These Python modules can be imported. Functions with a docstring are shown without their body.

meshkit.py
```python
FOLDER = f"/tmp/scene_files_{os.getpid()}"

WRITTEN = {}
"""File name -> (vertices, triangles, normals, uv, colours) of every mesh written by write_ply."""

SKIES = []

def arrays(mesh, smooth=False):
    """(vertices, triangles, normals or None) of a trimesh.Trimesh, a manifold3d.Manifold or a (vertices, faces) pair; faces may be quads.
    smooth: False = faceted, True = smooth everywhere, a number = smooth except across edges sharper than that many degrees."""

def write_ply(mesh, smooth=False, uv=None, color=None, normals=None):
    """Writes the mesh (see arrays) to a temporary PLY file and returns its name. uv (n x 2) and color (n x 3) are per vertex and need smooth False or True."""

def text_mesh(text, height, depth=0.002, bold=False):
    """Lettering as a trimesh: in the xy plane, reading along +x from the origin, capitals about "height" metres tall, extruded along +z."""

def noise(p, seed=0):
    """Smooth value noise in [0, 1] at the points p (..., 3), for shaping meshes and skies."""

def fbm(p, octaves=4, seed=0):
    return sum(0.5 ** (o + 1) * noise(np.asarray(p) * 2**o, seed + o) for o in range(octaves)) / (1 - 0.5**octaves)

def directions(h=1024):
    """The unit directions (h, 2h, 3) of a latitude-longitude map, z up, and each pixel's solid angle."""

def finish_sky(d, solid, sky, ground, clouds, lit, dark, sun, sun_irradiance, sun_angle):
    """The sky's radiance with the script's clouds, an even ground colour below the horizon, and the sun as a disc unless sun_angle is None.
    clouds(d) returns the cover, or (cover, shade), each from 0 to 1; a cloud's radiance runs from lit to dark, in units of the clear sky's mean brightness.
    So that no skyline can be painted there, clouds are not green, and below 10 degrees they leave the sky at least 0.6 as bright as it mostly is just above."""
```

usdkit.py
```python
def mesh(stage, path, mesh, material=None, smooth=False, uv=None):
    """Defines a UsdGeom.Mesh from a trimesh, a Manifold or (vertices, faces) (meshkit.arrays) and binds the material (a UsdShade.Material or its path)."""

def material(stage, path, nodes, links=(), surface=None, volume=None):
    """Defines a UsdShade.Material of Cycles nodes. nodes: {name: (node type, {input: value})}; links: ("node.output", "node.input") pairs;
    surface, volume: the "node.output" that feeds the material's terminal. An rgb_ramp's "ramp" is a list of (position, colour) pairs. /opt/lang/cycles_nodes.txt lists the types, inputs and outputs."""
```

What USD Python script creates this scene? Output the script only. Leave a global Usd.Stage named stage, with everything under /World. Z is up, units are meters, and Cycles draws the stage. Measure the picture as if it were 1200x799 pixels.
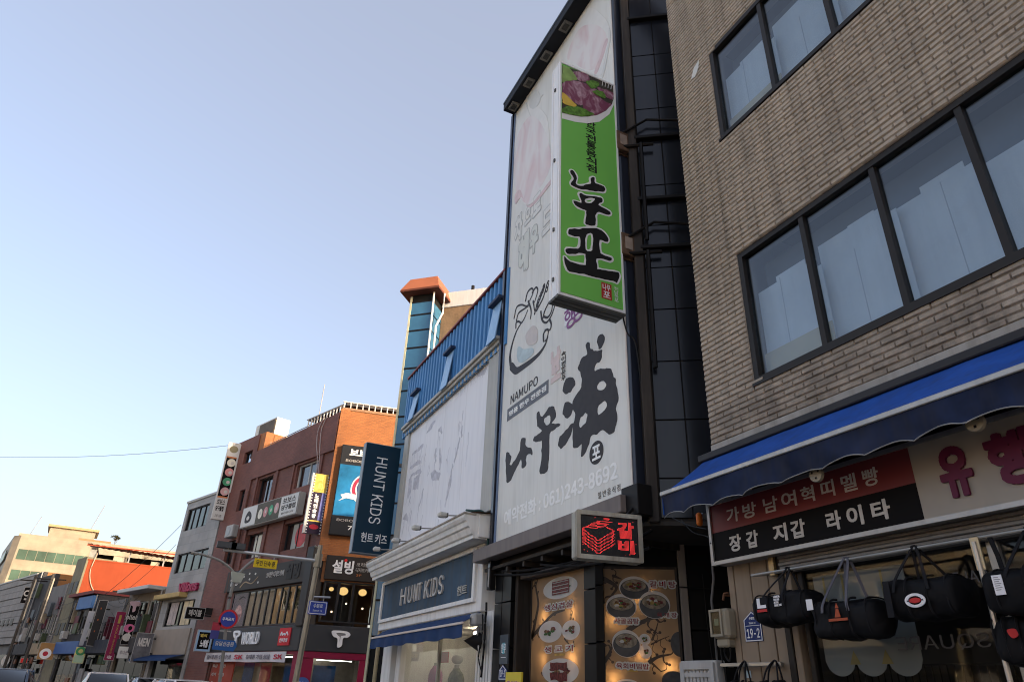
import math, glob, random
import numpy as np, trimesh, usdkit, meshkit
from pxr import Usd, UsdGeom, UsdLux, UsdShade, Gf, Sdf
from shapely.geometry import Polygon, Point, LineString, MultiPolygon, box as sbox
from shapely import affinity, union_all, box as vbox
from shapely.ops import unary_union

random.seed(7); RNG = np.random.default_rng(7)
stage = Usd.Stage.CreateInMemory()
UsdGeom.SetStageUpAxis(stage, UsdGeom.Tokens.z); UsdGeom.SetStageMetersPerUnit(stage, 1.0)
UsdGeom.Xform.Define(stage, '/World')

# ---------------------------------------------------------------- camera
FPX, PITCH, ROLL, YAW = 792.0, math.radians(27.42), math.radians(2.42), math.radians(24.9)
EYE = np.array([0.0, 0.0, 1.4])
FW = np.array([math.sin(YAW) * math.cos(PITCH), math.cos(YAW) * math.cos(PITCH), math.sin(PITCH)])
_r = np.cross(FW, [0, 0, 1.0]); _r /= np.linalg.norm(_r); _u = np.cross(_r, FW)
RT = _r * math.cos(ROLL) + _u * math.sin(ROLL)
UP = -_r * math.sin(ROLL) + _u * math.cos(ROLL)
cam = UsdGeom.Camera.Define(stage, '/World/camera')
cam.CreateHorizontalApertureAttr(36.0); cam.CreateVerticalApertureAttr(36.0 * 681 / 1024)
cam.CreateFocalLengthAttr(36.0 * FPX / 1200); cam.CreateClippingRangeAttr(Gf.Vec2f(0.05, 2000))
cam.AddTransformOp().Set(Gf.Matrix4d(*RT, 0, *UP, 0, *(-FW), 0, *EYE, 1))
cam.CreateExposureAttr(EXPOSURE := 1.5)

# ---------------------------------------------------------------- sky and sun
SUN_AZ, SUN_EL = math.radians(143), math.radians(14)
sky = usdkit.material(stage, '/World/Looks/sky_look', {
    'sky': ('sky_texture', {'sky_type': 'single_scattering', 'sun_disc': False, 'sun_elevation': SUN_EL, 'sun_rotation': SUN_AZ,
                            'air_density': 1.0, 'aerosol_density': 5.0, 'ozone_density': 1.6}),
    'wb': ('mix_color', {'blend_type': 'multiply', 'fac': 1.0, 'b': (1.0, 0.92, 0.93), 'use_clamp_result': False}),
    'veil': ('mix_color', {'fac': 0.25, 'b': (2.6, 2.5, 2.5), 'use_clamp_result': False}),   # thin even high cloud over the whole sky
    'bg': ('background_shader', {'strength': 0.15})}, [('sky.color', 'wb.a'), ('wb.result', 'veil.a'), ('veil.result', 'bg.color')], surface='bg.background')
dome = UsdLux.DomeLight.Define(stage, '/World/sky')
UsdShade.MaterialBindingAPI.Apply(dome.GetPrim()).Bind(sky)
dome.GetPrim().SetCustomDataByKey('label', 'clear pale blue evening sky, whiter near the horizon')
dome.GetPrim().SetCustomDataByKey('category', 'sky'); dome.GetPrim().SetCustomDataByKey('kind', 'structure')
sun = UsdLux.DistantLight.Define(stage, '/World/sun')
sun.CreateIntensityAttr(0.5); sun.CreateAngleAttr(0.5); sun.CreateNormalizeAttr(True); sun.CreateColorAttr(Gf.Vec3f(1.0, 0.82, 0.60))
# +z of the light points at the sun
_sd = np.array([math.sin(SUN_AZ) * math.cos(SUN_EL), math.cos(SUN_AZ) * math.cos(SUN_EL), math.sin(SUN_EL)])
_sx = np.cross([0, 0, 1.0], _sd); _sx /= np.linalg.norm(_sx); _sy = np.cross(_sd, _sx)
sun.AddTransformOp().Set(Gf.Matrix4d(*_sx, 0, *_sy, 0, *_sd, 0, 0, 0, 0, 1))

# ---------------------------------------------------------------- materials
_mats = {}
def V(c, k=1.0): return tuple(min(1.0, max(0.0, x * k)) for x in c)
def mat(name, col, rough=0.6, var=0.12, sc=2.0, bump=0.0, bsc=60.0, metal=0.0, spec=0.16, streak=0.0, dirt=(0.12, 0.10, 0.08), island=0.0, zs=1.0, coat=0.0, foot=None):
    """painted / rendered / metal surface: soft tone variation, optional vertical dirt streaks and fine relief"""
    if name in _mats: return _mats[name]
    N = {'g': ('geometry', {}), 'mp': ('mapping', {'scale': (1, 1, zs)}),
         'n': ('noise_texture', {'scale': sc, 'detail': 6.0, 'roughness': 0.6}),
         'r': ('rgb_ramp', {'ramp': [(0.25, V(col, 1 - var)), (0.75, V(col, 1 + var))]}),
         'p': ('principled_bsdf', {'roughness': rough, 'metallic': metal, 'specular_ior_level': spec, 'coat_weight': coat})}
    L = [('g.position', 'mp.vector'), ('mp.vector', 'n.vector'), ('n.fac', 'r.fac')]
    out = 'r.color'
    if island:
        N['oi'] = ('object_info', {}); N['ad'] = ('math', {'math_type': 'add'}); N['fr'] = ('math', {'math_type': 'fraction'})
        N['ri'] = ('rgb_ramp', {'ramp': [(0, (1 - island,) * 3), (0.8, (1.0,) * 3), (1, (1 + island * 0.4, 1 + island * 0.35, 1 + island * 0.3))]})
        N['mi'] = ('mix_color', {'blend_type': 'multiply', 'fac': 1.0, 'use_clamp_result': False})
        L += [('oi.random', 'ad.value1'), ('g.random_per_island', 'ad.value2'), ('ad.value', 'fr.value1'), ('fr.value', 'ri.fac'), (out, 'mi.a'), ('ri.color', 'mi.b')]
        out = 'mi.result'
    if streak:
        N['m2'] = ('mapping', {'scale': (3.5, 3.5, 0.28)}); N['n2'] = ('noise_texture', {'scale': 2.2, 'detail': 7.0, 'roughness': 0.65})
        N['r2'] = ('rgb_ramp', {'ramp': [(0.45, (0, 0, 0)), (0.72, (streak,) * 3)]}); N['mx'] = ('mix_color', {'b': dirt})
        L += [('g.position', 'm2.vector'), ('m2.vector', 'n2.vector'), ('n2.fac', 'r2.fac'), ('r2.color', 'mx.fac'), (out, 'mx.a')]
        out = 'mx.result'
    if foot:                                                # grime that gathers along the foot of a wall, broken up by noise
        N['sx'] = ('separate_xyz', {}); N['mr'] = ('map_range', {'from_min': foot[0], 'from_max': foot[1], 'to_min': 0.75, 'to_max': 0.0, 'clamp': True}); N['n3'] = ('noise_texture', {'scale': 2.6, 'detail': 6.0, 'roughness': 0.65})
        N['r3'] = ('rgb_ramp', {'ramp': [(0.36, (0, 0, 0)), (0.62, (1, 1, 1))]}); N['mm'] = ('math', {'math_type': 'multiply'}); N['bw'] = ('rgb_to_bw', {}); N['mf'] = ('mix_color', {'b': dirt})
        L += [('g.position', 'sx.vector'), ('sx.z', 'mr.value'), ('g.position', 'n3.vector'), ('n3.fac', 'r3.fac'), ('r3.color', 'bw.color'), ('mr.result', 'mm.value1'), ('bw.val', 'mm.value2'), ('mm.value', 'mf.fac'), (out, 'mf.a')]
        out = 'mf.result'
    L.append((out, 'p.base_color'))
    if bump:
        N['nb'] = ('noise_texture', {'scale': bsc, 'detail': 4.0}); N['b'] = ('bump', {'strength': bump, 'distance': 0.01})
        L += [('g.position', 'nb.vector'), ('nb.fac', 'b.height'), ('b.normal', 'p.normal')]
    _mats[name] = usdkit.material(stage, '/World/Looks/' + name, N, L, surface='p.BSDF'); return _mats[name]

def glass(name, tint=(0.85, 0.9, 0.9), ior=1.5, rough=0.015, wave=0.0):
    f0 = ((ior - 1) / (ior + 1)) ** 2
    N = {'t': ('transparent_bsdf', {'color': tint}), 'gl': ('glossy_bsdf', {'color': (1, 1, 1), 'roughness': rough}), 'lw': ('layer_weight', {'blend': 0.5}),
         'pw': ('math', {'math_type': 'power', 'value2': 5.0}), 'f': ('math', {'math_type': 'multiply_add', 'value2': 1 - f0, 'value3': f0}), 'm': ('mix_closure', {})}
    L = [('lw.facing', 'pw.value1'), ('pw.value', 'f.value1'), ('f.value', 'm.fac'), ('t.BSDF', 'm.closure1'), ('gl.BSDF', 'm.closure2')]
    if wave:
        N['g'] = ('geometry', {}); N['n'] = ('noise_texture', {'scale': 1.3, 'detail': 2.0}); N['b'] = ('bump', {'strength': wave, 'distance': 0.02})
        L += [('g.position', 'n.vector'), ('n.fac', 'b.height'), ('b.normal', 'gl.normal')]
    _mats[name] = usdkit.material(stage, '/World/Looks/' + name, N, L, surface='m.closure'); return _mats[name]

def emit(name, col, k):
    _mats[name] = usdkit.material(stage, '/World/Looks/' + name, {'e': ('emission', {'color': col, 'strength': k})}, surface='e.emission'); return _mats[name]

def film(name, col, var=0.15, sc=4.0, tr=0.6):
    """back-lit print: diffuse outside, lets the lamps behind it through"""
    N = {'g': ('geometry', {}), 'n': ('noise_texture', {'scale': sc, 'detail': 5.0}),
         'r': ('rgb_ramp', {'ramp': [(0.3, V(col, 1 - var)), (0.7, V(col, 1 + var))]}),
         'd': ('principled_bsdf', {'roughness': 0.35}), 't': ('translucent_bsdf', {}), 'm': ('mix_closure', {'fac': tr})}
    L = [('g.position', 'n.vector'), ('n.fac', 'r.fac'), ('r.color', 'd.base_color'), ('r.color', 't.color'), ('d.BSDF', 'm.closure1'), ('t.BSDF', 'm.closure2')]
    _mats[name] = usdkit.material(stage, '/World/Looks/' + name, N, L, surface='m.closure'); return _mats[name]

def brickmat(name, c1, c2, mortar, bw=0.2, rh=0.067, u=(1, 0), rough=0.75):
    """far-off brickwork: u is the horizontal direction of the wall"""
    N = {'g': ('geometry', {}), 's': ('separate_xyz', {}), 'ax': ('math', {'math_type': 'multiply', 'value2': u[0]}), 'ay': ('math', {'math_type': 'multiply_add', 'value2': u[1]}),
         'c': ('combine_xyz', {}), 'b': ('brick_texture', {'scale': 1.0, 'color1': c1, 'color2': c2, 'mortar': mortar, 'brick_width': bw, 'row_height': rh, 'mortar_size': 0.006}),
         'n': ('noise_texture', {'scale': 0.7, 'detail': 5.0}), 'r': ('rgb_ramp', {'ramp': [(0.3, (0.75, 0.75, 0.75)), (0.7, (1.1, 1.1, 1.1))]}),
         'm': ('mix_color', {'blend_type': 'multiply', 'fac': 1.0, 'use_clamp_result': False}), 'bp': ('bump', {'strength': 0.6, 'distance': 0.01, 'invert': True}), 'p': ('principled_bsdf', {'roughness': rough})}
    L = [('g.position', 's.vector'), ('s.x', 'ax.value1'), ('s.y', 'ay.value1'), ('ax.value', 'ay.value3'), ('ay.value', 'c.x'), ('s.z', 'c.y'), ('c.vector', 'b.vector'),
         ('g.position', 'n.vector'), ('n.fac', 'r.fac'), ('b.color', 'm.a'), ('r.color', 'm.b'), ('m.result', 'p.base_color'), ('b.fac', 'bp.height'), ('bp.normal', 'p.normal')]
    _mats[name] = usdkit.material(stage, '/World/Looks/' + name, N, L, surface='p.BSDF'); return _mats[name]

# ---------------------------------------------------------------- objects
_names = {}
def numbered(parent, name):
    k = _names.get((parent, name), 0); _names[(parent, name)] = k + 1
    return f'{parent}/{name}' if k == 0 else f'{parent}/{name}_{k:03d}'
def cat(ms):
    if isinstance(ms, (list, tuple)) and not (len(ms) == 2 and isinstance(ms[0], np.ndarray)):
        ms = [m for m in ms if m is not None and len(m.faces)]
        return trimesh.util.concatenate(ms) if len(ms) > 1 else ms[0]
    return ms
JOINED = ('print', 'lettering', 'wire', 'cable', 'stub', 'seam', 'groove', 'hole')
class Node:
    def __init__(s, path, loc): s.path, s.loc = path, np.asarray(loc, float)
    def add(s, name, ms, m, label=None, kind=None, smooth=False):
        if isinstance(ms, list) and 1 < len(ms) <= 12 and kind is None and not any(w in name for w in JOINED):
            return [s.add(name, m_, m, label, None, smooth) for m_ in ms if m_ is not None][0]
        ms = cat(ms); p = numbered(s.path, name)
        prim = usdkit.mesh(stage, p, (np.asarray(ms.vertices) - s.loc, np.asarray(ms.faces)), m, smooth=smooth).GetPrim()
        if label: prim.SetCustomDataByKey('label', label)
        if kind: prim.SetCustomDataByKey('kind', kind)
        return Node(p, s.loc)
def tag(prim, label, category, group=None, kind=None):
    for k, v in (('label', label), ('category', category), ('group', group), ('kind', kind)):
        if v: prim.SetCustomDataByKey(k, v)
def thing(name, label, category, loc=(0, 0, 0), group=None, kind=None):
    p = numbered('/World', name); x = UsdGeom.Xform.Define(stage, p); x.AddTranslateOp().Set(Gf.Vec3d(*map(float, loc)))
    tag(x.GetPrim(), label, category, group, kind); return Node(p, loc)
def single(name, ms, m, label, category, kind=None, smooth=False, group=None):
    n = Node('/World', (0, 0, 0)).add(name, ms, m, smooth=smooth); tag(stage.GetPrimAtPath(n.path), label, category, group, kind); return n

# ---------------------------------------------------------------- geometry helpers
def tri(v, f): return trimesh.Trimesh(np.asarray(v, float), np.asarray(f), process=False)
def extr(poly, h):
    ps = [g for g in getattr(poly, 'geoms', [poly]) if g.geom_type == 'Polygon' and g.area > 1e-9]
    return [trimesh.creation.extrude_polygon(g, h, engine='earcut') for g in ps]
def ray(x, y): return RT * (x - 600) / FPX - UP * (y - 399.5) / FPX + FW
class Plane:
    """a wall plane: s runs to the right as seen from outside, z up, o outwards; az is the compass bearing of +s"""
    def __init__(s, o, az):
        a = math.radians(az); s.u = np.array([math.sin(a), math.cos(a), 0]); s.n = np.array([s.u[1], -s.u[0], 0]); s.o = np.array([o[0], o[1], 0.0])
        s.M = np.eye(4); s.M[:3, 0] = s.u; s.M[:3, 1] = [0, 0, 1]; s.M[:3, 2] = s.n; s.M[:3, 3] = s.o
    def pt(s, a, z, o=0.0): return s.o + s.u * a + s.n * o + np.array([0, 0, z])
    def uv(s, x, y, o=0.0):
        d = ray(x, y); p = s.o + s.n * o; q = EYE + d * (np.dot(p - EYE, s.n) / np.dot(d, s.n)); return float((q - s.o) @ s.u), float(q[2])
    def box(s, s0, s1, z0, z1, o0, o1, ch=0.0):
        s0, s1 = min(s0, s1), max(s0, s1); z0, z1 = min(z0, z1), max(z0, z1); o0, o1 = min(o0, o1), max(o0, o1)
        if ch > 0:
            import manifold3d as m3
            pts = []
            for a in (s0, s1):
                for b in (z0, z1):
                    for c in (o0, o1):
                        sa, sb, sc_ = (1 if a == s0 else -1), (1 if b == z0 else -1), (1 if c == o0 else -1)
                        pts += [(a + sa * ch, b + sb * ch, c), (a + sa * ch, b, c + sc_ * ch), (a, b + sb * ch, c + sc_ * ch)]
            m = m3.Manifold.hull_points(np.array(pts)).to_mesh(); m = trimesh.Trimesh(m.vert_properties[:, :3], m.tri_verts, process=False)
        else:
            m = trimesh.creation.box(bounds=[[s0, z0, o0], [s1, z1, o1]])
        m.apply_transform(s.M); return m
    def poly(s, p, o0, o1):
        ms = extr(p, o1 - o0)
        if not ms: return None
        m = trimesh.util.concatenate(ms) if len(ms) > 1 else ms[0]
        m.vertices = np.asarray(m.vertices) + [0, 0, o0]; m.apply_transform(s.M); return m
    def trace(s, pts, o=0.0, ox=0, oy=0, sc=1.0):
        return Polygon([s.uv(ox + x / sc, oy + y / sc, o) for x, y in pts]).buffer(0)
    def line(s, pts, o=0.0, ox=0, oy=0, sc=1.0): return [s.uv(ox + x / sc, oy + y / sc, o) for x, y in pts]
def tube(pts, r, k=6):
    pts = np.asarray(pts, float); n = len(pts); V_, F_ = [], []
    rr = np.broadcast_to(r, n)
    for i in range(n):
        t = pts[min(i + 1, n - 1)] - pts[max(i - 1, 0)]; t /= np.linalg.norm(t) + 1e-12
        a = np.cross(t, [0, 0, 1.0]); a = np.cross(t, [1.0, 0, 0]) if np.linalg.norm(a) < 1e-3 else a
        a /= np.linalg.norm(a); b = np.cross(t, a)
        for j in range(k): V_.append(pts[i] + rr[i] * (a * math.cos(2 * math.pi * j / k) + b * math.sin(2 * math.pi * j / k)))
    for i in range(n - 1):
        for j in range(k):
            p, q = i * k + j, i * k + (j + 1) % k; F_ += [(p, q, q + k), (p, q + k, p + k)]
    c0, c1 = len(V_), len(V_) + 1; V_ += [pts[0], pts[-1]]
    for j in range(k): F_ += [(c0, (j + 1) % k, j), (c1, (n - 1) * k + j, (n - 1) * k + (j + 1) % k)]
    m = tri(V_, F_); m.fix_normals() if n < 3 else None; return m
def strap(pts, w, t, wdir):
    """flat band through pts, width w along wdir"""
    pts = np.asarray(pts, float); wd = np.asarray(wdir, float); wd /= np.linalg.norm(wd); V_, F_ = [], []
    for i in range(len(pts)):
        d = pts[min(i + 1, len(pts) - 1)] - pts[max(i - 1, 0)]; nn = np.cross(d, wd); nn /= np.linalg.norm(nn) + 1e-12
        for a, b in ((-1, -1), (1, -1), (1, 1), (-1, 1)): V_.append(pts[i] + wd * a * w / 2 + nn * b * t / 2)
    for i in range(len(pts) - 1):
        for j in range(4):
            p, q = i * 4 + j, i * 4 + (j + 1) % 4; F_ += [(p, q, q + 4), (p, q + 4, p + 4)]
    return tri(V_, F_)
def sag(a, b, d, n=10):
    a, b = np.asarray(a, float), np.asarray(b, float); t = np.linspace(0, 1, n)[:, None]
    p = a + (b - a) * t; p[:, 2] -= d * 4 * (t * (1 - t))[:, 0]; return p
def curve(pts, n=6):
    """Catmull-Rom through points"""
    p = np.asarray(pts, float); p = np.vstack([2 * p[0] - p[1], p, 2 * p[-1] - p[-2]]); out = []
    for i in range(1, len(p) - 2):
        for t in np.linspace(0, 1, n, endpoint=False):
            out.append(0.5 * ((2 * p[i]) + (-p[i - 1] + p[i + 1]) * t + (2 * p[i - 1] - 5 * p[i] + 4 * p[i + 1] - p[i + 2]) * t * t + (-p[i - 1] + 3 * p[i] - 3 * p[i + 1] + p[i + 2]) * t ** 3))
    out.append(p[-2]); return np.array(out)
def smoothpoly(pts, n=5):
    p = list(pts); c = curve(p + [p[0], p[1], p[2]], n); k = n; return Polygon(c[k:len(p) * n + k]).buffer(0)
def brush(pts, w0, w1=None, n=6):
    """stroke polygon through 2d points with a width that runs w0 -> w1"""
    c = curve(pts, n); w = np.linspace(w0, w1 if w1 is not None else w0, len(c)); return unary_union([LineString([c[i], c[i + 1]]).buffer((w[i] + w[i + 1]) / 4) for i in range(len(c) - 1)])
_fonts = {}
def glyphs(text, bold=0, px=64, latin=None):
    """lettering as shapes in font pixels, baseline at 0"""
    from PIL import Image, ImageDraw, ImageFont
    key = (px, latin)
    if key not in _fonts:
        pat = 'Inter.woff2' if latin == 'inter' else 'Noto Sans CJK*'
        _fonts[key] = ImageFont.truetype(glob.glob('/opt/blender-*/*/datafiles/fonts/' + pat)[0], px)
    f = _fonts[key]; x0, y0, x1, y1 = f.getbbox(text, anchor='ls', stroke_width=bold)
    im = Image.new('L', (x1 - x0 + 8, y1 - y0 + 8)); ImageDraw.Draw(im).text((4 - x0, 4 - y0), text, 255, font=f, anchor='ls', stroke_width=bold)
    on = np.pad(np.asarray(im) > 127, ((0, 0), (1, 1))).astype(np.int8); rows, st = np.nonzero(np.diff(on, axis=1) == 1); en = np.nonzero(np.diff(on, axis=1) == -1)[1]
    g = union_all(vbox(st, -rows - 1, en, -rows)).buffer(0.5).buffer(-0.5).simplify(0.6); return g
def fit(g, s0, s1, z0, z1):
    x0, y0, x1, y1 = g.bounds; kx, ky = (s1 - s0) / (x1 - x0), (z1 - z0) / (y1 - y0)
    return affinity.affine_transform(g, [kx, 0, 0, ky, s0 - x0 * kx, z0 - y0 * ky])
def text(s, s0, s1, z0, z1, bold=2, px=64, latin=None): return fit(glyphs(s, bold, px, latin), s0, s1, z0, z1)
def vtext(s, s0, s1, z0, z1, bold=2, px=48, gap=0.12):
    """one character above the other"""
    n = len(s); h = (z1 - z0) / n; out = []
    for i, ch in enumerate(s):
        if ch == ' ': continue
        out.append(text(ch, s0, s1, z1 - (i + 1) * h + h * gap, z1 - i * h, bold, px))
    return unary_union(out)
def rtext(s, s0, s1, z0, z1, bold=2, px=64, latin=None):
    """lettering turned a quarter clockwise (reads downwards)"""
    return fit(affinity.rotate(glyphs(s, bold, px, latin), -90, origin=(0, 0)), s0, s1, z0, z1)
def rect(s0, s1, z0, z1): return sbox(min(s0, s1), min(z0, z1), max(s0, s1), max(z0, z1))
def frame_of(r, w): return r.difference(r.buffer(-w, join_style=2))
def ell(cx, cz, rx, rz, n=20): return affinity.translate(affinity.scale(Point(0, 0).buffer(1, max(3, n // 4)), rx, rz, origin=(0, 0)), cx, cz)
def loft(rings, close=True):
    """rings: list of (n,3) arrays of equal length"""
    k = len(rings[0]); V_ = np.vstack(rings); F_ = []
    for i in range(len(rings) - 1):
        for j in range(k):
            p, q = i * k + j, i * k + (j + 1) % k; F_ += [(p, q, q + k), (p, q + k, p + k)]
    if close:
        c0 = len(V_); V_ = np.vstack([V_, rings[0].mean(0), rings[-1].mean(0)])
        for j in range(k): F_ += [(c0, (j + 1) % k, j), (c0 + 1, (len(rings) - 1) * k + j, (len(rings) - 1) * k + (j + 1) % k)]
    m = tri(V_, F_); m.fix_normals(); return m
def window(T, P, s0, s1, z0, z1, fm, gm, back=None, fw=0.06, mull=(), o=-0.06, name='window', behind=0.35, transoms=()):
    """a window part with frame, mullions, panes (and what stands behind the glass) as sub-parts"""
    W = T.add(name, P.poly(frame_of(rect(s0, s1, z0, z1), fw), o - 0.04, o + 0.05), fm)
    xs = [s0 + fw] + list(mull) + [s1 - fw]
    for m in mull: W.add('mullion', P.box(m - fw * 0.45, m + fw * 0.45, z0 + fw, z1 - fw, o - 0.035, o + 0.04), fm)
    for t in transoms: W.add('transom', P.box(s0 + fw, s1 - fw, t - fw * 0.35, t + fw * 0.35, o - 0.03, o + 0.03), fm)
    for a, b in zip(xs[:-1], xs[1:]): W.add('pane', P.box(a + 0.001, b - 0.001, z0 + fw, z1 - fw, o - 0.008, o), gm)
    if back is not None: W.add('room_back', P.box(s0, s1, z0, z1, o - behind - 0.02, o - behind), back)
    return W
def wall_with_holes(P, outer, holes, o0, o1): return P.poly(outer.difference(unary_union(holes)) if holes else outer, o0, o1)

# ================================================================ ground, road, pavements
asphalt = mat('asphalt', (0.05, 0.05, 0.052), 0.85, 0.2, 1.2, bump=0.4, bsc=120)
paving = mat('paving', (0.26, 0.25, 0.24), 0.8, 0.15, 1.5, bump=0.2)
kerbstone = mat('kerbstone', (0.34, 0.33, 0.31), 0.8, 0.15)
earth = mat('earth', (0.16, 0.15, 0.13), 0.9, 0.2, 0.3)
def slab(pts, z0, z1): m = trimesh.util.concatenate(extr(Polygon(pts), z1 - z0)); m.apply_translation([0, 0, z0]); return m
single('ground', slab([(-900, -900), (900, -900), (900, 900), (-900, 900)], -0.6, -0.16), earth, 'grey earth under the town', 'ground', 'structure')
ROADR = [(2.6, -30), (2.6, 29), (0.2, 34.5), (-1.4, 41), (-14, 76), (-40, 150)]
ROADL = [(-7.4, -30), (-7.4, 24), (-10.2, 32), (-13, 44), (-26, 78), (-52, 150)]
single('road', slab(ROADR + ROADL[::-1], -0.155, -0.12), asphalt, 'grey asphalt road between the shop rows', 'road', 'structure')
def strip(line, w):
    from shapely.geometry import LineString as LS
    return trimesh.util.concatenate(extr(LS(line).buffer(w, single_sided=True, join_style=2), 0.115))
pv = strip(ROADR[::-1], 4.5); pv.apply_translation([0, 0, -0.118]); single('pavement', pv, paving, 'grey paved footpath in front of the shops on the right', 'pavement', 'structure')
pv = strip(ROADL, 4.5); pv.apply_translation([0, 0, -0.118]); single('pavement', pv, paving, 'grey paved footpath on the far left side of the road', 'pavement', 'structure')
for ln, sd in ((ROADR, 1), (ROADL, -1)):
    kb = trimesh.util.concatenate(extr(LineString([(x - sd * 0.085, y) for x, y in ln]).buffer(0.075, cap_style=2, join_style=2), 0.15)); kb.apply_translation([0, 0, -0.145])
    single('kerb', kb, kerbstone, 'pale stone kerb along the right footpath' if sd > 0 else 'pale stone kerb along the left footpath', 'kerb', 'structure')

# ================================================================ brick building on the right
A = Plane((5, 0), 180)                                   # street wall plane, s = -y
tile_m = mat('beige_tile', (0.385, 0.325, 0.26), 0.6, 0.10, 1.1, bump=0.5, bsc=70, island=0.13, streak=0.5, dirt=(0.10, 0.085, 0.07), foot=(3.9, 4.9))
mortar = mat('grey_mortar', (0.24, 0.21, 0.18), 0.9, 0.1)
bronze = mat('bronze_frame', (0.018, 0.015, 0.013), 0.45, 0.1, spec=0.2)
black = mat('black_void', (0.012, 0.012, 0.012), 0.8, 0.05)
dimroom = mat('dim_room', (0.10, 0.10, 0.11), 0.9, 0.1)
pane = glass('window_glass', (0.80, 0.86, 0.90), 1.6)
board = mat('white_board', (0.60, 0.61, 0.64), 0.7, 0.10, 1.5, streak=0.3, dirt=(0.42, 0.44, 0.46))
board2 = mat('tan_board', (0.50, 0.42, 0.30), 0.7, 0.1)
bboard = mat('grey_board', (0.13, 0.15, 0.19), 0.7, 0.1)
bseam = mat('board_shadow_gap', (0.42, 0.43, 0.45), 0.7)
concrete = mat('concrete', (0.30, 0.29, 0.27), 0.85, 0.2, 1.0, bump=0.3, streak=0.5)
BT = thing('brick_building', 'beige split tile building with dark framed ribbon windows above the blue awning', 'building', (5, 0, 0))
WIN = [rect(-4.73, 2.6, 4.33, 5.95), rect(-4.73, 2.6, 7.71, 9.32), rect(-4.73, 2.6, 11.05, 12.6)]
wallrect = rect(-5.46, 4.0, 3.84, 13.4)
BT.add('wall', [wall_with_holes(A, wallrect, WIN, -0.25, 0.0), A.box(-5.46, -5.21, 0, 13.4, -9.0, -0.25), A.box(3.75, 4.0, 0, 13.4, -9, -0.25), A.box(-5.2, 3.7, 0, 13.3, -9, -8.7), A.box(-5.2, 3.7, 13.1, 13.35, -8.7, -0.25)], mortar)
BT.add('floor_slab', [A.box(-5.2, 3.7, 3.6, 3.84, -8.7, -0.02), A.box(-5.2, 3.7, 6.9, 7.1, -8.7, -0.27), A.box(-5.2, 3.7, 10.2, 10.4, -8.7, -0.27)], dimroom)
BT.add('wall_foot', A.box(-5.46, 4.0, 3.80, 3.87, -0.02, 0.022, 0.006), concrete, 'dirty grey concrete strip under the lowest tiles')
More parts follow.
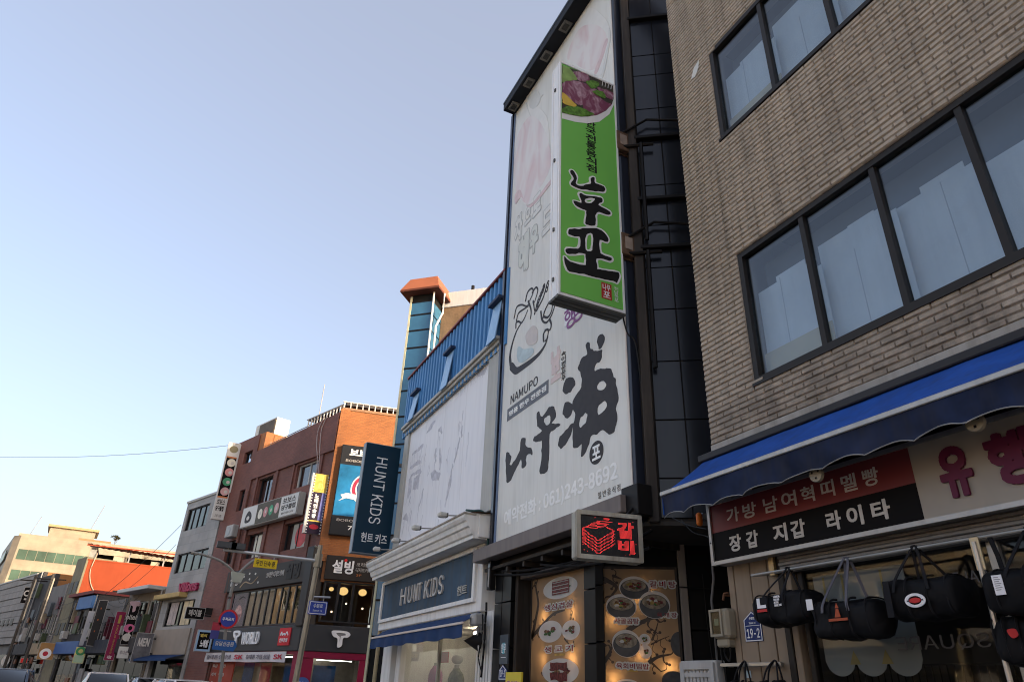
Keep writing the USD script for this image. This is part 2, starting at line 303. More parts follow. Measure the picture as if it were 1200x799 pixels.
# split tiles, one by one where they are large in view, the rest joined
TW, TH, J = 0.243, 0.0635, 0.008
free = wallrect.difference(unary_union(WIN)); cand = []
z, row = 3.875, 0
while z < 12.0:
    s = -5.455 - (TW / 2 if row % 2 else 0)
    while s < 1.0:
        a, b = max(s, -5.455), s + TW - J
        if b > a + 0.03:
            for w in [None]:
                piece = rect(a, b, z, z + TH - J)
                cut = piece
                for W in WIN:
                    if W.intersects(piece): cut = cut.difference(W)
                if not cut.is_empty and cut.area > 0.0008:
                    x0, y0, x1, y1 = cut.bounds
                    if y1 - y0 > 0.012 and x1 - x0 > 0.02: cand.append((x0, x1, y0, y1))
        s += TW
    z += TH; row += 1
def tilemesh(a, b, c, d, rr):
    h = 0.013 + 0.005 * rr; e = min(0.009, (b - a) / 3, (d - c) / 3); t0, t1 = 0.004 * rr, 0.002
    v = [(a, c, 0.001), (b, c, 0.001), (b, d, 0.001), (a, d, 0.001), (a + e * .5, c + e, h + t0), (b - e * .5, c + e, h - t1), (b - e * .5, d - e * 1.3, h), (a + e * .5, d - e * 1.3, h - t0)]
    f = [(4, 5, 6), (4, 6, 7), (0, 1, 5), (0, 5, 4), (1, 2, 6), (1, 6, 5), (2, 3, 7), (2, 7, 6), (3, 0, 4), (3, 4, 7)]
    m = tri(v, f); m.apply_transform(A.M); return m
def seen(s, z):
    p = A.pt(s, z) - EYE; w = p @ FW
    if w < 0.1: return -1
    x, y = 600 + FPX * (p @ RT) / w, 399.5 - FPX * (p @ UP) / w
    return 1 / w if -20 < x < 1210 and -20 < y < 810 else -1
order = sorted(range(len(cand)), key=lambda i: -seen((cand[i][0] + cand[i][1]) / 2, cand[i][2]))
rest = []
for k, i in enumerate(order):
    m = tilemesh(*cand[i], RNG.random())
    if k < 300: BT.add('tile', m, tile_m)
    else: rest.append(m)
BT.add('tile_field', rest, tile_m, 'beige split tiles of the upper wall', kind='stuff')
for (z0, z1, ms) in ((4.33, 5.95, (-3.83, -2.985, -2.15, -1.32, -0.5, 0.4, 1.3)), (7.71, 9.32, (-3.83, -2.985, -2.15, -1.32, -0.5, 0.4, 1.3)), (11.05, 12.6, (-3.83, -2.985, -2.15, -1.32))):
    W = window(BT, A, -4.73, 2.6, z0, z1, bronze, pane, None, 0.065, ms, -0.05)
    W.add('sill', A.box(-4.74, 2.6, z0 - 0.03, z0 + 0.001, -0.05, 0.03), bronze)
    xs = [-4.66] + list(ms) + [2.5]; hh = z1 - z0
    for i, (a, b) in enumerate(zip(xs[:-1], xs[1:])):
        top = z0 + hh * (0.70, 0.78, 0.72, 0.64, 0.75, 0.7, 0.72, 0.7)[i % 8]
        o = -0.19 - 0.03 * (i % 3)
        W.add('board', A.box(a - 0.02, b - 0.05, z0 + 0.05 + (0.30 if i == 0 and z0 < 5 else 0), top, o - 0.01, o), board)
        if i == 0: W.add('board', A.box(a - 0.02, b + 0.02, z0 + 0.02, z0 + 0.36, o + 0.03, o + 0.04), board2, 'tan board low in the window')
        W.add('board', A.box(a + 0.22 + 0.1 * (i % 2), a + 0.62, z0 + 0.1, top + 0.10 - 0.05 * (i % 2), o - 0.05, o - 0.04), board)
        W.add('board', A.box(b - 0.2, b + 0.02, z0 + 0.02, top - 0.12, o + 0.012, o + 0.02), board)
        W.add('board_seam', A.box(a + (.36 + .07 * (i % 3)) * (b - a), a + (.36 + .07 * (i % 3)) * (b - a) + 0.008, z0 + 0.05, z0 + hh * (.72 - .1 * (i % 2)), o + 0.001, o + 0.003), bseam)
    W.add('blind', A.box(-4.7, 2.5, z0 + hh * 0.5, z1 - 0.03, -0.40, -0.38), bboard)
    W.add('room_back', A.box(-5.1, 2.6, z0 - 0.3, z1 + 0.4, -1.6, -1.55), dimroom)

chip = mat('paint_chip', (0.62, 0.62, 0.60), 0.7, 0.1)
s_, z_ = A.uv(816, 85)
BT.add('paint_patch', A.poly(Polygon([(s_ - .10, z_ - .05), (s_ - .02, z_ + .10), (s_ + .10, z_ + .14), (s_ + .06, z_), (s_ - .02, z_ - .08)]), 0.0175, 0.0185), chip, 'worn white paint patch on the tiles')
# ---------------------------------------------------------------- awning of the bag shop
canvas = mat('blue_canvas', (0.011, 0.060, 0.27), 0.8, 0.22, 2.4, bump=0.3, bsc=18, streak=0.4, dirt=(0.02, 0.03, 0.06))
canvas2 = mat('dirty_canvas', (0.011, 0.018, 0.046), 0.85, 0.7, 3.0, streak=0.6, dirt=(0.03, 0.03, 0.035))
alu = mat('aluminium', (0.36, 0.35, 0.33), 0.4, 0.12, 3.0, metal=0.6, streak=0.3)
steel = mat('grey_steel', (0.30, 0.30, 0.30), 0.45, 0.15, 3.0, metal=0.5)
AW = thing('shop_awning', 'bright blue canvas awning with scalloped dirty valance over the bag shop', 'awning', (4.5, 0, 3.4))
def cloth(P, s0, s1, n, f):                             # f(t,s) -> (z,o) profile list
    rings = []
    for s in np.linspace(s0, s1, n): rings.append([P.pt(s, z, o) for z, o in f(s)])
    k = len(rings[0]); V_ = np.vstack(rings); F_ = []
    for i in range(n - 1):
        for j in range(k - 1): p = i * k + j; F_ += [(p, p + k, p + k + 1), (p, p + k + 1, p + 1)]
    return tri(V_, F_)
def canopy_prof(s):
    w = 0.012 * math.sin(s * 4.1) + 0.01 * math.sin(s * 9.7 + 1)
    out = [(3.73 - (3.73 - 3.275) * t - 0.06 * t * (1 - t) + w * math.sin(math.pi * t), 0.03 + 0.60 * t) for t in np.linspace(0, 1, 9)]
    return out + [(z - 0.006, o - 0.004) for z, o in out[::-1]]
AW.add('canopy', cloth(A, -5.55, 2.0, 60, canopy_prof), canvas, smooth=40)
AW.add('front_bar', A.box(-5.58, 2.0, 3.245, 3.288, 0.615, 0.66, 0.006), alu)
def val_prof(s):
    zb = 3.045 + 0.04 * abs(math.sin(math.pi * s / 0.40 + 0.3 * math.sin(s * 2.3))) ** 0.7 - 0.03 + 0.012 * math.sin(s * 1.7); o = 0.645 + 0.018 * math.sin(s * 7) * 1.0
    a = [(3.25, 0.645), (3.20, 0.645 + 0.5 * (o - 0.645)), (3.13, o), (zb, o + 0.010 * math.sin(s * 17))]
    return a + [(z, q - 0.004) for z, q in a[::-1]]
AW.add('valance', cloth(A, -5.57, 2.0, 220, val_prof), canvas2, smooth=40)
AW.add('valance_hem', tube([A.pt(s, val_prof(s)[3][0], val_prof(s)[3][1]) for s in np.linspace(-5.57, 2.0, 200)], 0.0045, 5), alu)
sv = []
for o in np.linspace(0.06, 0.64, 16):
    zt_ = 3.72 - 0.70 * (o - 0.03) - 0.03; zb_ = 3.05 + 0.30 * (1 - o / 0.64) + 0.02 * math.sin(o * 30)
    sv.append([A.pt(-5.565, zt_, o), A.pt(-5.565, zb_, o), A.pt(-5.56, zb_, o), A.pt(-5.56, zt_, o)])
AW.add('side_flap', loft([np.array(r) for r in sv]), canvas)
for s in (-4.35, -2.45, -0.6):
    AW.add('arm', [tube([A.pt(s, 3.5, 0.04), A.pt(s + 0.30, 3.36, 0.35), A.pt(s, 3.28, 0.62)], 0.02, 8)], alu)
ivory = mat('ivory_plastic', (0.27, 0.24, 0.18), 0.5, 0.1)
for px_, py_ in ((957, 556), (1143, 495)):
    s, z = A.uv(px_, py_, 0.56); c = A.pt(s, z - 0.0, 0.56)
    d = trimesh.creation.cylinder(0.06, 0.03, sections=24); d.apply_transform(A.M[:4, :4] @ np.eye(4)); d.apply_translation(c - A.o)
    p = AW.add('roller_disc', d, ivory, 'round ivory roller cap')
    p.add('hole', [A.box(s + a - 0.008, s + a + 0.008, z + b - 0.008, z + b + 0.008, 0.572, 0.578) for a, b in ((-0.03, 0.02), (0.03, 0.02), (0, -0.03))], black)
AW.add('cassette', A.box(-5.6, 2.0, 3.70, 3.775, 0.02, 0.10, 0.01), mat('dark_metal', (0.03, 0.03, 0.032), 0.5, 0.1))

# ---------------------------------------------------------------- shop signboard
SG = thing('shop_signboard', 'long shop sign with maroon and black panels and large plum letters beside white', 'sign', (4.8, 0, 2.9))
silver = mat('silver_frame', (0.33, 0.33, 0.33), 0.35, 0.1, 2.0, metal=0.5, streak=0.25)
maroon = mat('sign_maroon', (0.17, 0.035, 0.04), 0.35, 0.08, streak=0.2, dirt=(0.10, 0.04, 0.04)); sblack = mat('sign_black', (0.0045, 0.004, 0.0045), 0.5, 0.1, spec=0.07)
cream = mat('sign_cream', (0.32, 0.295, 0.26), 0.35, 0.06, streak=0.3, dirt=(0.30, 0.27, 0.22)); plum = mat('plum_letter', (0.11, 0.012, 0.045), 0.4, 0.1)
offwhite = mat('offwhite_letter', (0.50, 0.48, 0.45), 0.45, 0.08)
S0, S1, Z0, Z1, OF = -5.42, 2.0, 2.585, 3.20, 0.18
SG.add('box_body', A.box(S0 + 0.01, S1, Z0 + 0.01, Z1 - 0.01, -0.02, OF - 0.02), steel)
SG.add('frame', A.poly(frame_of(rect(S0, S1, Z0, Z1), 0.035), OF - 0.03, OF + 0.018), silver)
sm, zm = A.uv(1073, 565, OF); sm2 = sm
SG.add('maroon_panel', A.box(S0 + 0.03, sm2, 2.895, Z1 - 0.03, OF - 0.02, OF), maroon)
SG.add('black_panel', A.box(S0 + 0.03, sm2, Z0 + 0.03, 2.895, OF - 0.02, OF), sblack)
SG.add('cream_panel', A.box(sm2, S1 - 0.03, Z0 + 0.03, Z1 - 0.03, OF - 0.02, OF - 0.001), cream)
_lay = {}
def put(T, name, P, g, o, m, h=0.004, label=None):
    k = _lay[T.path] = _lay.get(T.path, 0) + 1                # every print a hair prouder than the one before
    return T.add(name, P.poly(g, o + 0.001, o + 0.001 + min(h, 0.002) + 0.00008 * (k % 90) if h < 0.01 else o + 0.001 + h), m, label)
def srange(P, xl, xr, y, o=0.0): return P.uv(xl, y, o)[0], P.uv(xr, y, o)[0]
for ch, xl, xr in (('가', 849, 867), ('방', 868, 888), ('남', 893, 914), ('여', 915, 937), ('혁', 939, 959), ('띠', 964, 984), ('멜', 989, 1012), ('빵', 1016, 1040)):
    a, b = srange(A, xl, xr, 595, OF); put(SG, 'letter', A, text(ch, a + .10 * (b - a), b - .08 * (b - a), 2.955, 3.095, 1), OF, offwhite)
for ch, xl, xr in (('장', 851, 868), ('갑', 871, 888), ('지', 903, 923), ('갑', 924, 945), ('라', 967, 989), ('이', 992, 1016), ('타', 1022, 1050)):
    a, b = srange(A, xl, xr, 615, OF); put(SG, 'letter', A, text(ch, a + .10 * (b - a), b - .08 * (b - a), 2.68, 2.835, 2), OF, offwhite)
for ch, xl, xr in (('유', 1096, 1143), ('행', 1155, 1225)):
    a, b = srange(A, xl, xr, 545, OF); put(SG, 'letter', A, text(ch, a + .08 * (b - a), b - .08 * (b - a), 2.72, 3.08, 3), OF, plum, 0.02)

# ---------------------------------------------------------------- bag shop front (ground floor)
SF = thing('bag_shop_front', 'bag shop front with ribbed shutter box, tan siding and dark glass under the sign', 'shop front', (5, -2, 0))
tan = mat('tan_siding', (0.235, 0.185, 0.135), 0.5, 0.12, 1.2, streak=0.4, dirt=(0.12, 0.09, 0.06)); shut = mat('shutter_metal', (0.19, 0.185, 0.18), 0.5, 0.1, metal=0.3, streak=0.4)
shopglass = glass('shop_glass', (0.78, 0.80, 0.80), 1.30, 0.02)
xs = [-5.42, -5.33, -5.11, -4.89, -4.76]
for a, b in zip(xs[:-1], xs[1:]): SF.add('siding_panel', A.box(a + 0.006, b - 0.006, 0.02, 2.6, -0.05, 0.012, 0.004), tan)
SF.add('siding_backing', A.box(-5.44, -4.7, 0.0, 2.62, -0.15, -0.04), black)
SF.add('jamb', A.box(-4.76, -4.69, 0.0, 2.6, -0.1, 0.03, 0.006), bronze)
SF.add('jamb', A.box(-4.69, -4.62, 0.0, 2.46, -0.1, 0.015, 0.006), tan)
for k in range(4): SF.add('shutter_slat', A.box(-4.70, 2, 2.475 + k * 0.03, 2.503 + k * 0.03, 0.0 + 0.012 * (k % 2), 0.05 + 0.012 * (k % 2), 0.006), shut)
SF.add('shutter_box', A.box(-4.75, 2, 2.49, 2.60, -0.2, 0.0), shut)
SF.add('shutter_rail', A.box(-4.76, 2, 2.448, 2.472, -0.02, 0.07, 0.004), alu)
for s, w in ((-4.55, 0.05), (-2.86, 0.075), (-1.2, 0.05)): SF.add('mullion', A.box(s - w / 2, s + w / 2, 0.1, 2.448, -0.10, -0.02, 0.006), alu if w > 0.06 else bronze)
for a, b in ((-4.525, -2.9), (-2.82, -1.225), (-1.175, 2.0)): SF.add('pane', A.box(a, b, 0.1, 2.44, -0.065, -0.055), shopglass)
SF.add('shop_floor', A.box(-4.7, 2, -0.1, 0.0, -4.5, 0.0), mat('shop_floor', (0.2, 0.18, 0.16), 0.6)); SF.add('back_wall', A.box(-4.7, 2, 0, 2.6, -4.5, -4.4), dimroom); SF.add('ceiling', A.box(-4.7, 2, 2.6, 2.68, -4.5, -0.2), dimroom); SF.add('side_wall', A.box(-4.75, -4.69, 0, 2.6, -4.5, -0.15), dimroom)
paper = mat('white_paper', (0.33, 0.34, 0.34), 0.6, 0.08); gold = mat('gold_trim', (0.42, 0.33, 0.14), 0.4, 0.1)
# scalloped paper valance behind the glass
sc = []
for k in range(3): a = -4.46 + k * 0.29; sc += [(a + 0.29 * t, 1.665 - 0.11 * math.sqrt(max(0, math.sin(math.pi * t))) + 0.06) for t in np.linspace(0, 1, 12)]
pp = Polygon([(-4.46, 2.40)] + sc + [(-3.59, 2.40)]).buffer(0)
SF.add('scalloped_paper', A.poly(pp, -0.085, -0.08), paper)
for k in (1, 2): SF.add('gold_point', A.poly(Polygon([(-4.46 + k * 0.29 - 0.05, 1.70), (-4.46 + k * 0.29 + 0.05, 1.70), (-4.46 + k * 0.29, 1.80)]), -0.079, -0.076), gold)
for s in (-4.17, -3.80, -4.36): SF.add('gold_strip', A.box(s, s + 0.02, 2.05, 2.38, -0.079, -0.076), gold)
lt = affinity.scale(text('SQUARE', -3.75, -3.05, 1.78, 1.88, 0, 64, 'inter'), -1, 1)
greyprint = mat('grey_print', (0.085, 0.085, 0.09), 0.5, 0.1)
SF.add('glass_lettering', A.poly(lt, -0.052, -0.050), greyprint, 'SQUARE seen in mirror writing on the glass')
SF.add('upper_lettering', A.poly(affinity.scale(text('SALE', -3.2, -2.95, 2.2, 2.28, 0, 48, 'inter'), -1, 1), -0.052, -0.050), greyprint)
gridm = mat('black_wire', (0.015, 0.015, 0.015), 0.5, 0.1)
SF.add('wire_rack', [A.box(-4.5, -2.95, 1.70, 1.712, -0.35, -0.338)] + [A.box(-4.5 + 0.06 * k, -4.494 + 0.06 * k, 1.1, 1.70, -0.35, -0.344) for k in range(26)], gridm)

for k in range(5):
    Wb = SF.add('stock_bag', A.box(-4.4 + k * .62, -3.9 + k * .62, .5 + .2 * (k % 2), 1.25 + .25 * (k % 3), -1.5, -1.1, .08), (black, mat('stock_brown', (.06, .035, .02), .6), mat('stock_grey', (.07, .07, .075), .6))[k % 3])
SF.add('stock_shelf', [A.box(-4.5, 1.5, z_, z_ + .03, -4.3, -3.8) for z_ in (.8, 1.4, 2.0)], dimroom)
for k in range(14): SF.add('stock_box', A.box(-4.3 + k * .4, -4.02 + k * .4, 1.43, 1.43 + .18 + .12 * (k % 3), -4.25, -3.95), (_mats['stock_brown'], _mats['stock_grey'], maroon)[k % 3])
# hanging rail and lower rack
galv = mat('galvanised', (0.42, 0.40, 0.36), 0.35, 0.12, 4.0, metal=0.8)
HR = thing('hanging_rail', 'thin metal rail under the shutter that the bags hang from', 'rail', (4.7, -3, 2.4))
HR.add('bar', tube([A.pt(-4.86, 2.425, 0.24), A.pt(2, 2.425, 0.24)], 0.011, 8), galv)
for s in (-4.86, -2.86, -1.0): HR.add('bracket', tube([A.pt(s, 2.46, 0.0), A.pt(s, 2.425, 0.24)], 0.012, 6), galv)
HR.add('end_block', A.box(-4.81, -4.75, 2.43, 2.60, 0.02, 0.07, 0.006), mat('brass_block', (0.36, 0.27, 0.15), 0.4, 0.1, metal=0.6))
PO = thing('support_pole', 'bare metal prop leaning on the rail between the black bags', 'pole', (4.7, 2.8, 0))
PO.add('pole', tube([A.pt(-2.80, 0.0, 0.30), A.pt(-2.80, 2.40, 0.26)], 0.016, 8), galv); PO.add('flat_end', A.box(-2.83, -2.77, 2.22, 2.43, 0.245, 0.262, 0.003), mat('worn_brass', (0.40, 0.33, 0.22), 0.35, 0.2, metal=0.7))
LR = thing('lower_rack', 'low metal bar on the tan siding with bags under it', 'rail', (4.9, 5.2, 1.7))
LR.add('bar', A.box(-5.56, -4.80, 1.69, 1.722, 0.06, 0.09, 0.004), galv); LR.add('bracket', A.box(-5.5, -5.47, 1.69, 1.72, 0.0, 0.07), galv); LR.add('bracket', A.box(-4.86, -4.83, 1.69, 1.72, 0.0, 0.07), galv)

# ---------------------------------------------------------------- bags
nyl = mat('black_nylon', (0.0055, 0.0055, 0.0065), 0.6, 0.2, 5.0, bump=0.25, bsc=40, spec=0.12); nyl2 = mat('black_webbing', (0.010, 0.010, 0.012), 0.7, 0.1, bump=0.4, bsc=250)
tagw = mat('white_tag', (0.72, 0.72, 0.74), 0.5, 0.03); redm = mat('badge_red', (0.45, 0.03, 0.03), 0.5, 0.05); orangered = mat('badge_orange', (0.34, 0.07, 0.03), 0.5, 0.1)
def duffel(T, sa, sb, zb, zt, oc, w, seed, rnd=0.35):
    n = 26; rings = []; L = sb - sa; hh = (zt - zb) / 2; zc = (zb + zt) / 2
    for i in range(n):
        t = i / (n - 1); e = min(t, 1 - t) * 2; k = (1 - max(0, 1 - e / rnd) ** 3.2) if e < rnd else 1.0; k = max(k, 0.02) ** 0.5
        ring = []
        for j in range(28):
            a = 2 * math.pi * j / 28; c_, s_ = math.cos(a), math.sin(a); p = 0.55
            ring.append(A.pt(sa + L * t, zc + hh * k * math.copysign(abs(s_) ** p, s_) - 0.012 * math.sin(math.pi * t), oc + w / 2 * k * math.copysign(abs(c_) ** p, c_)))
        rings.append(np.array(ring))
    m = loft(rings); v = np.asarray(m.vertices); d = (meshkit.fbm(v * [9, 9, 9] + seed * 7, 4, seed) - 0.5) * 0.075; ctr = A.pt((sa + sb) / 2, zc, oc)
    dirn = v - ctr; dirn[:, 1] *= 0.3; dirn /= np.linalg.norm(dirn, axis=1, keepdims=True) + 1e-9
    m.vertices = v + dirn * d[:, None]; T.add('body', m, nyl, smooth=50)
    # side piping rings, zip
    for t in (0.13, 0.87):
        s = sa + L * t; T.add('piping', tube([A.pt(s, zc + (hh + .004) * 0.96 * math.copysign(abs(math.sin(q)) ** .55, math.sin(q)), oc + (w / 2 + .004) * 0.96 * math.copysign(abs(math.cos(q)) ** .55, math.cos(q))) for q in np.linspace(0, 2 * math.pi, 29)], 0.006, 5), nyl2)
    for t in (0.36, 0.64):
        s = sa + L * t; T.add('strap', tube([A.pt(s, zc + (hh + .006) * math.copysign(abs(math.sin(q)) ** .55, math.sin(q)), oc + (w / 2 + .006) * math.copysign(abs(math.cos(q)) ** .55, math.cos(q))) for q in np.linspace(-1.5, 1.5, 16)], 0.008, 4), nyl2)
    T.add('zip', strap([A.pt(s, zt + 0.004 - 0.012 * math.sin(math.pi * (s - sa) / L), oc) for s in np.linspace(sa + 0.1 * L, sb - 0.1 * L, 10)], 0.025, 0.005, A.n), nyl2)
def handles(T, sm_, ap, zt, zb, oc, w, wd, m=None):
    for q in (-1, 1):
        T.add('handle', strap(curve([A.pt(sm_ - wd, zb, oc + q * w), A.pt(sm_ - wd * 0.85, zt - 0.02, oc + q * w * 0.85), A.pt(ap - 0.03, 2.40, 0.24 + q * 0.02), A.pt(ap, 2.445, 0.24 + q * 0.012), A.pt(ap + 0.03, 2.40, 0.24 + q * 0.02), A.pt(sm_ + wd * 0.85, zt - 0.02, oc + q * w * 0.85), A.pt(sm_ + wd, zb, oc + q * w)], 5), 0.028, 0.005, A.u + 0.25 * A.n), m or nyl2)
G_ = 'black bags hung from the shop rail'
B = thing('duffel_bag', 'small black duffel bag with red and white L patch, nearest the tan siding', 'bag', A.pt(-4.46, 1.99, 0.26), G_)
duffel(B, -4.80, -4.12, 2.0, 2.235, 0.26, 0.26, 1); handles(B, -4.5, -4.43, 2.24, 2.12, 0.26, 0.135, 0.12)
o = 0.404
B.add('patch', A.box(-4.68, -4.55, 2.09, 2.20, o - 0.01, o), nyl2); B.add('letter_L', A.poly(Polygon([(-4.665, 2.195), (-4.63, 2.195), (-4.63, 2.14), (-4.565, 2.14), (-4.565, 2.115), (-4.665, 2.115)]), o, o + 0.003), tagw); B.add('red_bar', A.box(-4.67, -4.56, 2.085, 2.107, o, o + 0.003), redm)
B.add('print', [A.poly(text(t, -4.475, -4.475 + w_, z_, z_ + 0.017, 1, 32, 'inter'), o - 0.004, o) for t, w_, z_ in (('LINEA', 0.07, 2.185), ('SPORTS BAG', 0.06, 2.162), ('ACTIVE', 0.05, 2.140), ('TRAVEL 1985', 0.08, 2.118))], tagw)
B = thing('duffel_bag', 'low hung black duffel bag with orange triangle print and striped handles', 'bag', A.pt(-3.8, 1.85, 0.28), G_)
duffel(B, -4.14, -3.52, 1.855, 2.125, 0.28, 0.28, 2); stripe = mat('striped_webbing', (0.10, 0.10, 0.12), 0.7, 0.2)
handles(B, -3.86, -3.83, 2.14, 2.03, 0.28, 0.145, 0.12, stripe)
o = 0.436
B.add('triangle_print', [A.poly(p_, o - 0.006, o) for p_ in (Polygon([(-3.86, 1.99), (-3.84, 2.05), (-3.82, 2.05), (-3.81, 1.99)]), Polygon([(-3.845, 2.055), (-3.83, 2.09), (-3.815, 2.055)]), rect(-3.92, -3.75, 1.965, 1.983))], orangered)
B.add('swing_tag', A.box(-4.12, -4.06, 2.06, 2.14, 0.42, 0.424), tagw)
B = thing('duffel_bag', 'large black holdall with white and red oval badge, third along the rail', 'bag', A.pt(-3.2, 1.95, 0.28), G_)
duffel(B, -3.47, -2.91, 1.955, 2.215, 0.26, 0.28, 3, 0.25); handles(B, -3.22, -3.24, 2.23, 2.12, 0.26, 0.155, 0.13)
o = 0.424; cs, cz = A.uv(1072, 703, o)
B.add('oval_badge', A.poly(ell(cs, cz, 0.075, 0.045, 40).difference(ell(cs, cz, 0.062, 0.032, 40)), o - 0.008, o), tagw); B.add('badge_centre', A.poly(ell(cs, cz, 0.042, 0.017, 32), o - 0.008, o), redm)
B.add('badge_lettering', [A.poly(affinity.rotate(rect(cs + 0.055 * math.cos(q) - 0.005, cs + 0.055 * math.cos(q) + 0.005, cz + 0.033 * math.sin(q) - 0.006, cz + 0.033 * math.sin(q) + 0.006), math.degrees(q)), o - 0.008, o + 0.001) for q in np.linspace(0.3, 2.85, 9).tolist() + np.linspace(3.5, 5.95, 9).tolist()], tagw)
B.add('strap', strap([A.pt(-3.40, 2.20, 0.41), A.pt(-3.40, 1.96, 0.42)], 0.05, 0.006, A.u), nyl2)
B = thing('duffel_bag', 'boxy black travel bag with long white price tag, right of the metal prop', 'bag', A.pt(-2.4, 1.93, 0.28), G_)
duffel(B, -2.76, -1.95, 1.93, 2.20, 0.28, 0.30, 4, 0.2); handles(B, -2.46, -2.46, 2.2, 2.1, 0.28, 0.155, 0.12)
B.add('price_tag', A.box(-2.645, -2.585, 2.035, 2.15, 0.442, 0.446), tagw); B.add('tag_print', [A.box(-2.635, -2.605 + 0.01 * (k % 2), 2.135 - k * 0.012, 2.138 - k * 0.012, 0.446, 0.447) for k in range(7)], greyprint)
B.add('price_tag', A.box(-2.335, -2.315, 2.05, 2.12, 0.442, 0.446), tagw)
B = thing('backpack', 'black backpack with red badge hanging low at the right edge', 'bag', A.pt(-2.5, 1.6, 0.25), G_)
s_, z_ = A.uv(1188, 742, 0.30)
duffel(B, s_ - 0.16, s_ + 0.14, z_ - 0.16, z_ + 0.11, 0.2, 0.2, 5, 0.6); B.add('badge', A.poly(smoothpoly([(s_ - 0.03, z_ + 0.02), (s_ + 0.02, z_ + 0.025), (s_ + 0.03, z_ - 0.01), (s_ - 0.01, z_ - 0.025)]), 0.304, 0.31), redm)
B.add('shoulder_strap', strap([A.pt(s_, z_ + 0.1, 0.2), A.pt(s_ - 0.01, 2.3, 0.22), A.pt(s_ - 0.02, 2.43, 0.24)], 0.03, 0.006, A.u), nyl2)
for k, (sa, sb) in enumerate(((-5.38, -5.08), (-5.02, -4.70))):
    B = thing('handbag', ('black handbag on the low bar, left one under the number plate', 'black handbag on the low bar, right one beside the shop jamb')[k], 'bag', A.pt((sa + sb) / 2, 1.3, 0.14), 'handbags under the low bar')
    duffel(B, sa, sb, 1.32, 1.565, 0.14, 0.13, 8 + k, 0.5)
    for q in (-1, 1): B.add('handle', tube(curve([A.pt(sa + 0.07, 1.55, 0.14 + q * 0.03), A.pt(sa + 0.1, 1.66, 0.12 + q * 0.015), A.pt((sa + sb) / 2, 1.722 + 0.012, 0.085), A.pt(sb - 0.1, 1.66, 0.12 + q * 0.015), A.pt(sb - 0.07, 1.55, 0.14 + q * 0.03)], 5), 0.008, 5), nyl2)

# ---------------------------------------------------------------- meter, number plate, cabinet, lamp, pipes
EM = thing('electric_meter', 'ivory electricity meter box with glass front on the tan siding', 'meter', A.pt(-5.48, 1.9, 0.02))
mo = 0.06
EM.add('body', A.box(-5.60, -5.36, 1.935, 2.20, 0.0, 0.12, 0.025), ivory); EM.add('cover', A.poly(frame_of(rect(-5.60, -5.43, 1.95, 2.195).buffer(0.0), 0.022), 0.12, 0.135), ivory)
EM.add('base', A.box(-5.57, -5.40, 1.86, 1.937, 0.0, 0.10, 0.015), ivory); EM.add('window', A.box(-5.58, -5.45, 1.972, 2.173, 0.12, 0.126), glass('meter_glass', (0.5, 0.5, 0.46), 1.6)); EM.add('dial', A.box(-5.545, -5.485, 2.05, 2.11, 0.119, 0.1235), mat('dial_green', (0.42, 0.55, 0.42), 0.4))
NP = thing('number_plate', 'navy house shaped number plate 19-2 on the tan siding', 'sign', A.pt(-5.12, 1.9, 0.015)); navy = mat('plate_navy', (0.018, 0.035, 0.13), 0.4, 0.05)
a, b = -5.255, -5.035; house = Polygon([(a, 1.90), (b, 1.90), (b, 2.09), ((a + b) / 2, 2.16), (a, 2.09)])
NP.add('plate', A.poly(house, 0.013, 0.02), navy); NP.add('border', A.poly(house.buffer(-0.004).difference(house.buffer(-0.012)), 0.02, 0.022), tagw); NP.add('number', A.poly(text('19-2', a + 0.03, b - 0.03, 1.93, 2.01, 1, 64, 'inter'), 0.02, 0.023), tagw); NP.add('rule', A.box(a + 0.02, b - 0.02, 2.033, 2.037, 0.02, 0.022), tagw)
NP.add('small_print', [A.poly(text('수문로', a + 0.075, b - 0.075, 2.085, 2.11, 1, 48), 0.02, 0.023), A.poly(text('Sumun-ro', a + 0.07, b - 0.07, 2.05, 2.068, 0, 32, 'inter'), 0.02, 0.023)], tagw)
ST = single('sticker', A.box(-5.31, -5.24, 1.60, 1.66, 0.0135, 0.015), mat('sticker_blue', (0.40, 0.50, 0.56), 0.4, 0.2, 30), 'small pale blue sticker on the siding under the number plate', 'sticker')
UC = thing('louvred_cabinet', 'pale painted louvred cabinet at the foot of the siding by the dark wall', 'cabinet', A.pt(-5.85, 0.8, 0.2)); palew = mat('pale_paint', (0.36, 0.36, 0.35), 0.5, 0.08, streak=0.3)
UC.add('body', A.box(-6.14, -5.60, 0.6, 1.75, -0.02, 0.10, 0.01), palew); UC.add('frame', A.poly(frame_of(rect(-6.12, -5.62, 0.62, 1.73), 0.06), 0.10, 0.125), palew)
for k in range(8): UC.add('slat', A.box(-6.05 + k * 0.055, -6.01 + k * 0.055, 0.7, 1.66, 0.10, 0.112, 0.003), palew)
UC.add('rail', A.box(-6.06, -5.68, 1.60, 1.64, 0.112, 0.122), palew)
OL = thing('warning_lamp', 'small orange lamp on the dark wall under the awning corner', 'lamp', A.pt(-5.62, 2.95, 0.1)); s_, z_ = A.uv(820, 604, 0.05)
cyl = trimesh.creation.capsule(0.075, 0.035, count=[12, 12]); cyl.apply_translation(A.pt(s_, z_ - 0.04, 0.06)); OL.add('lens', cyl, mat('amber', (0.55, 0.13, 0.015), 0.25, 0.1), smooth=True); OL.add('mount', A.box(s_ - 0.02, s_ + 0.02, z_ - 0.03, z_ + 0.03, -0.03, 0.03), steel)
cable = mat('black_cable', (0.014, 0.014, 0.014), 0.5, 0.1); pvc = mat('grey_conduit', (0.10, 0.10, 0.10), 0.5, 0.1)
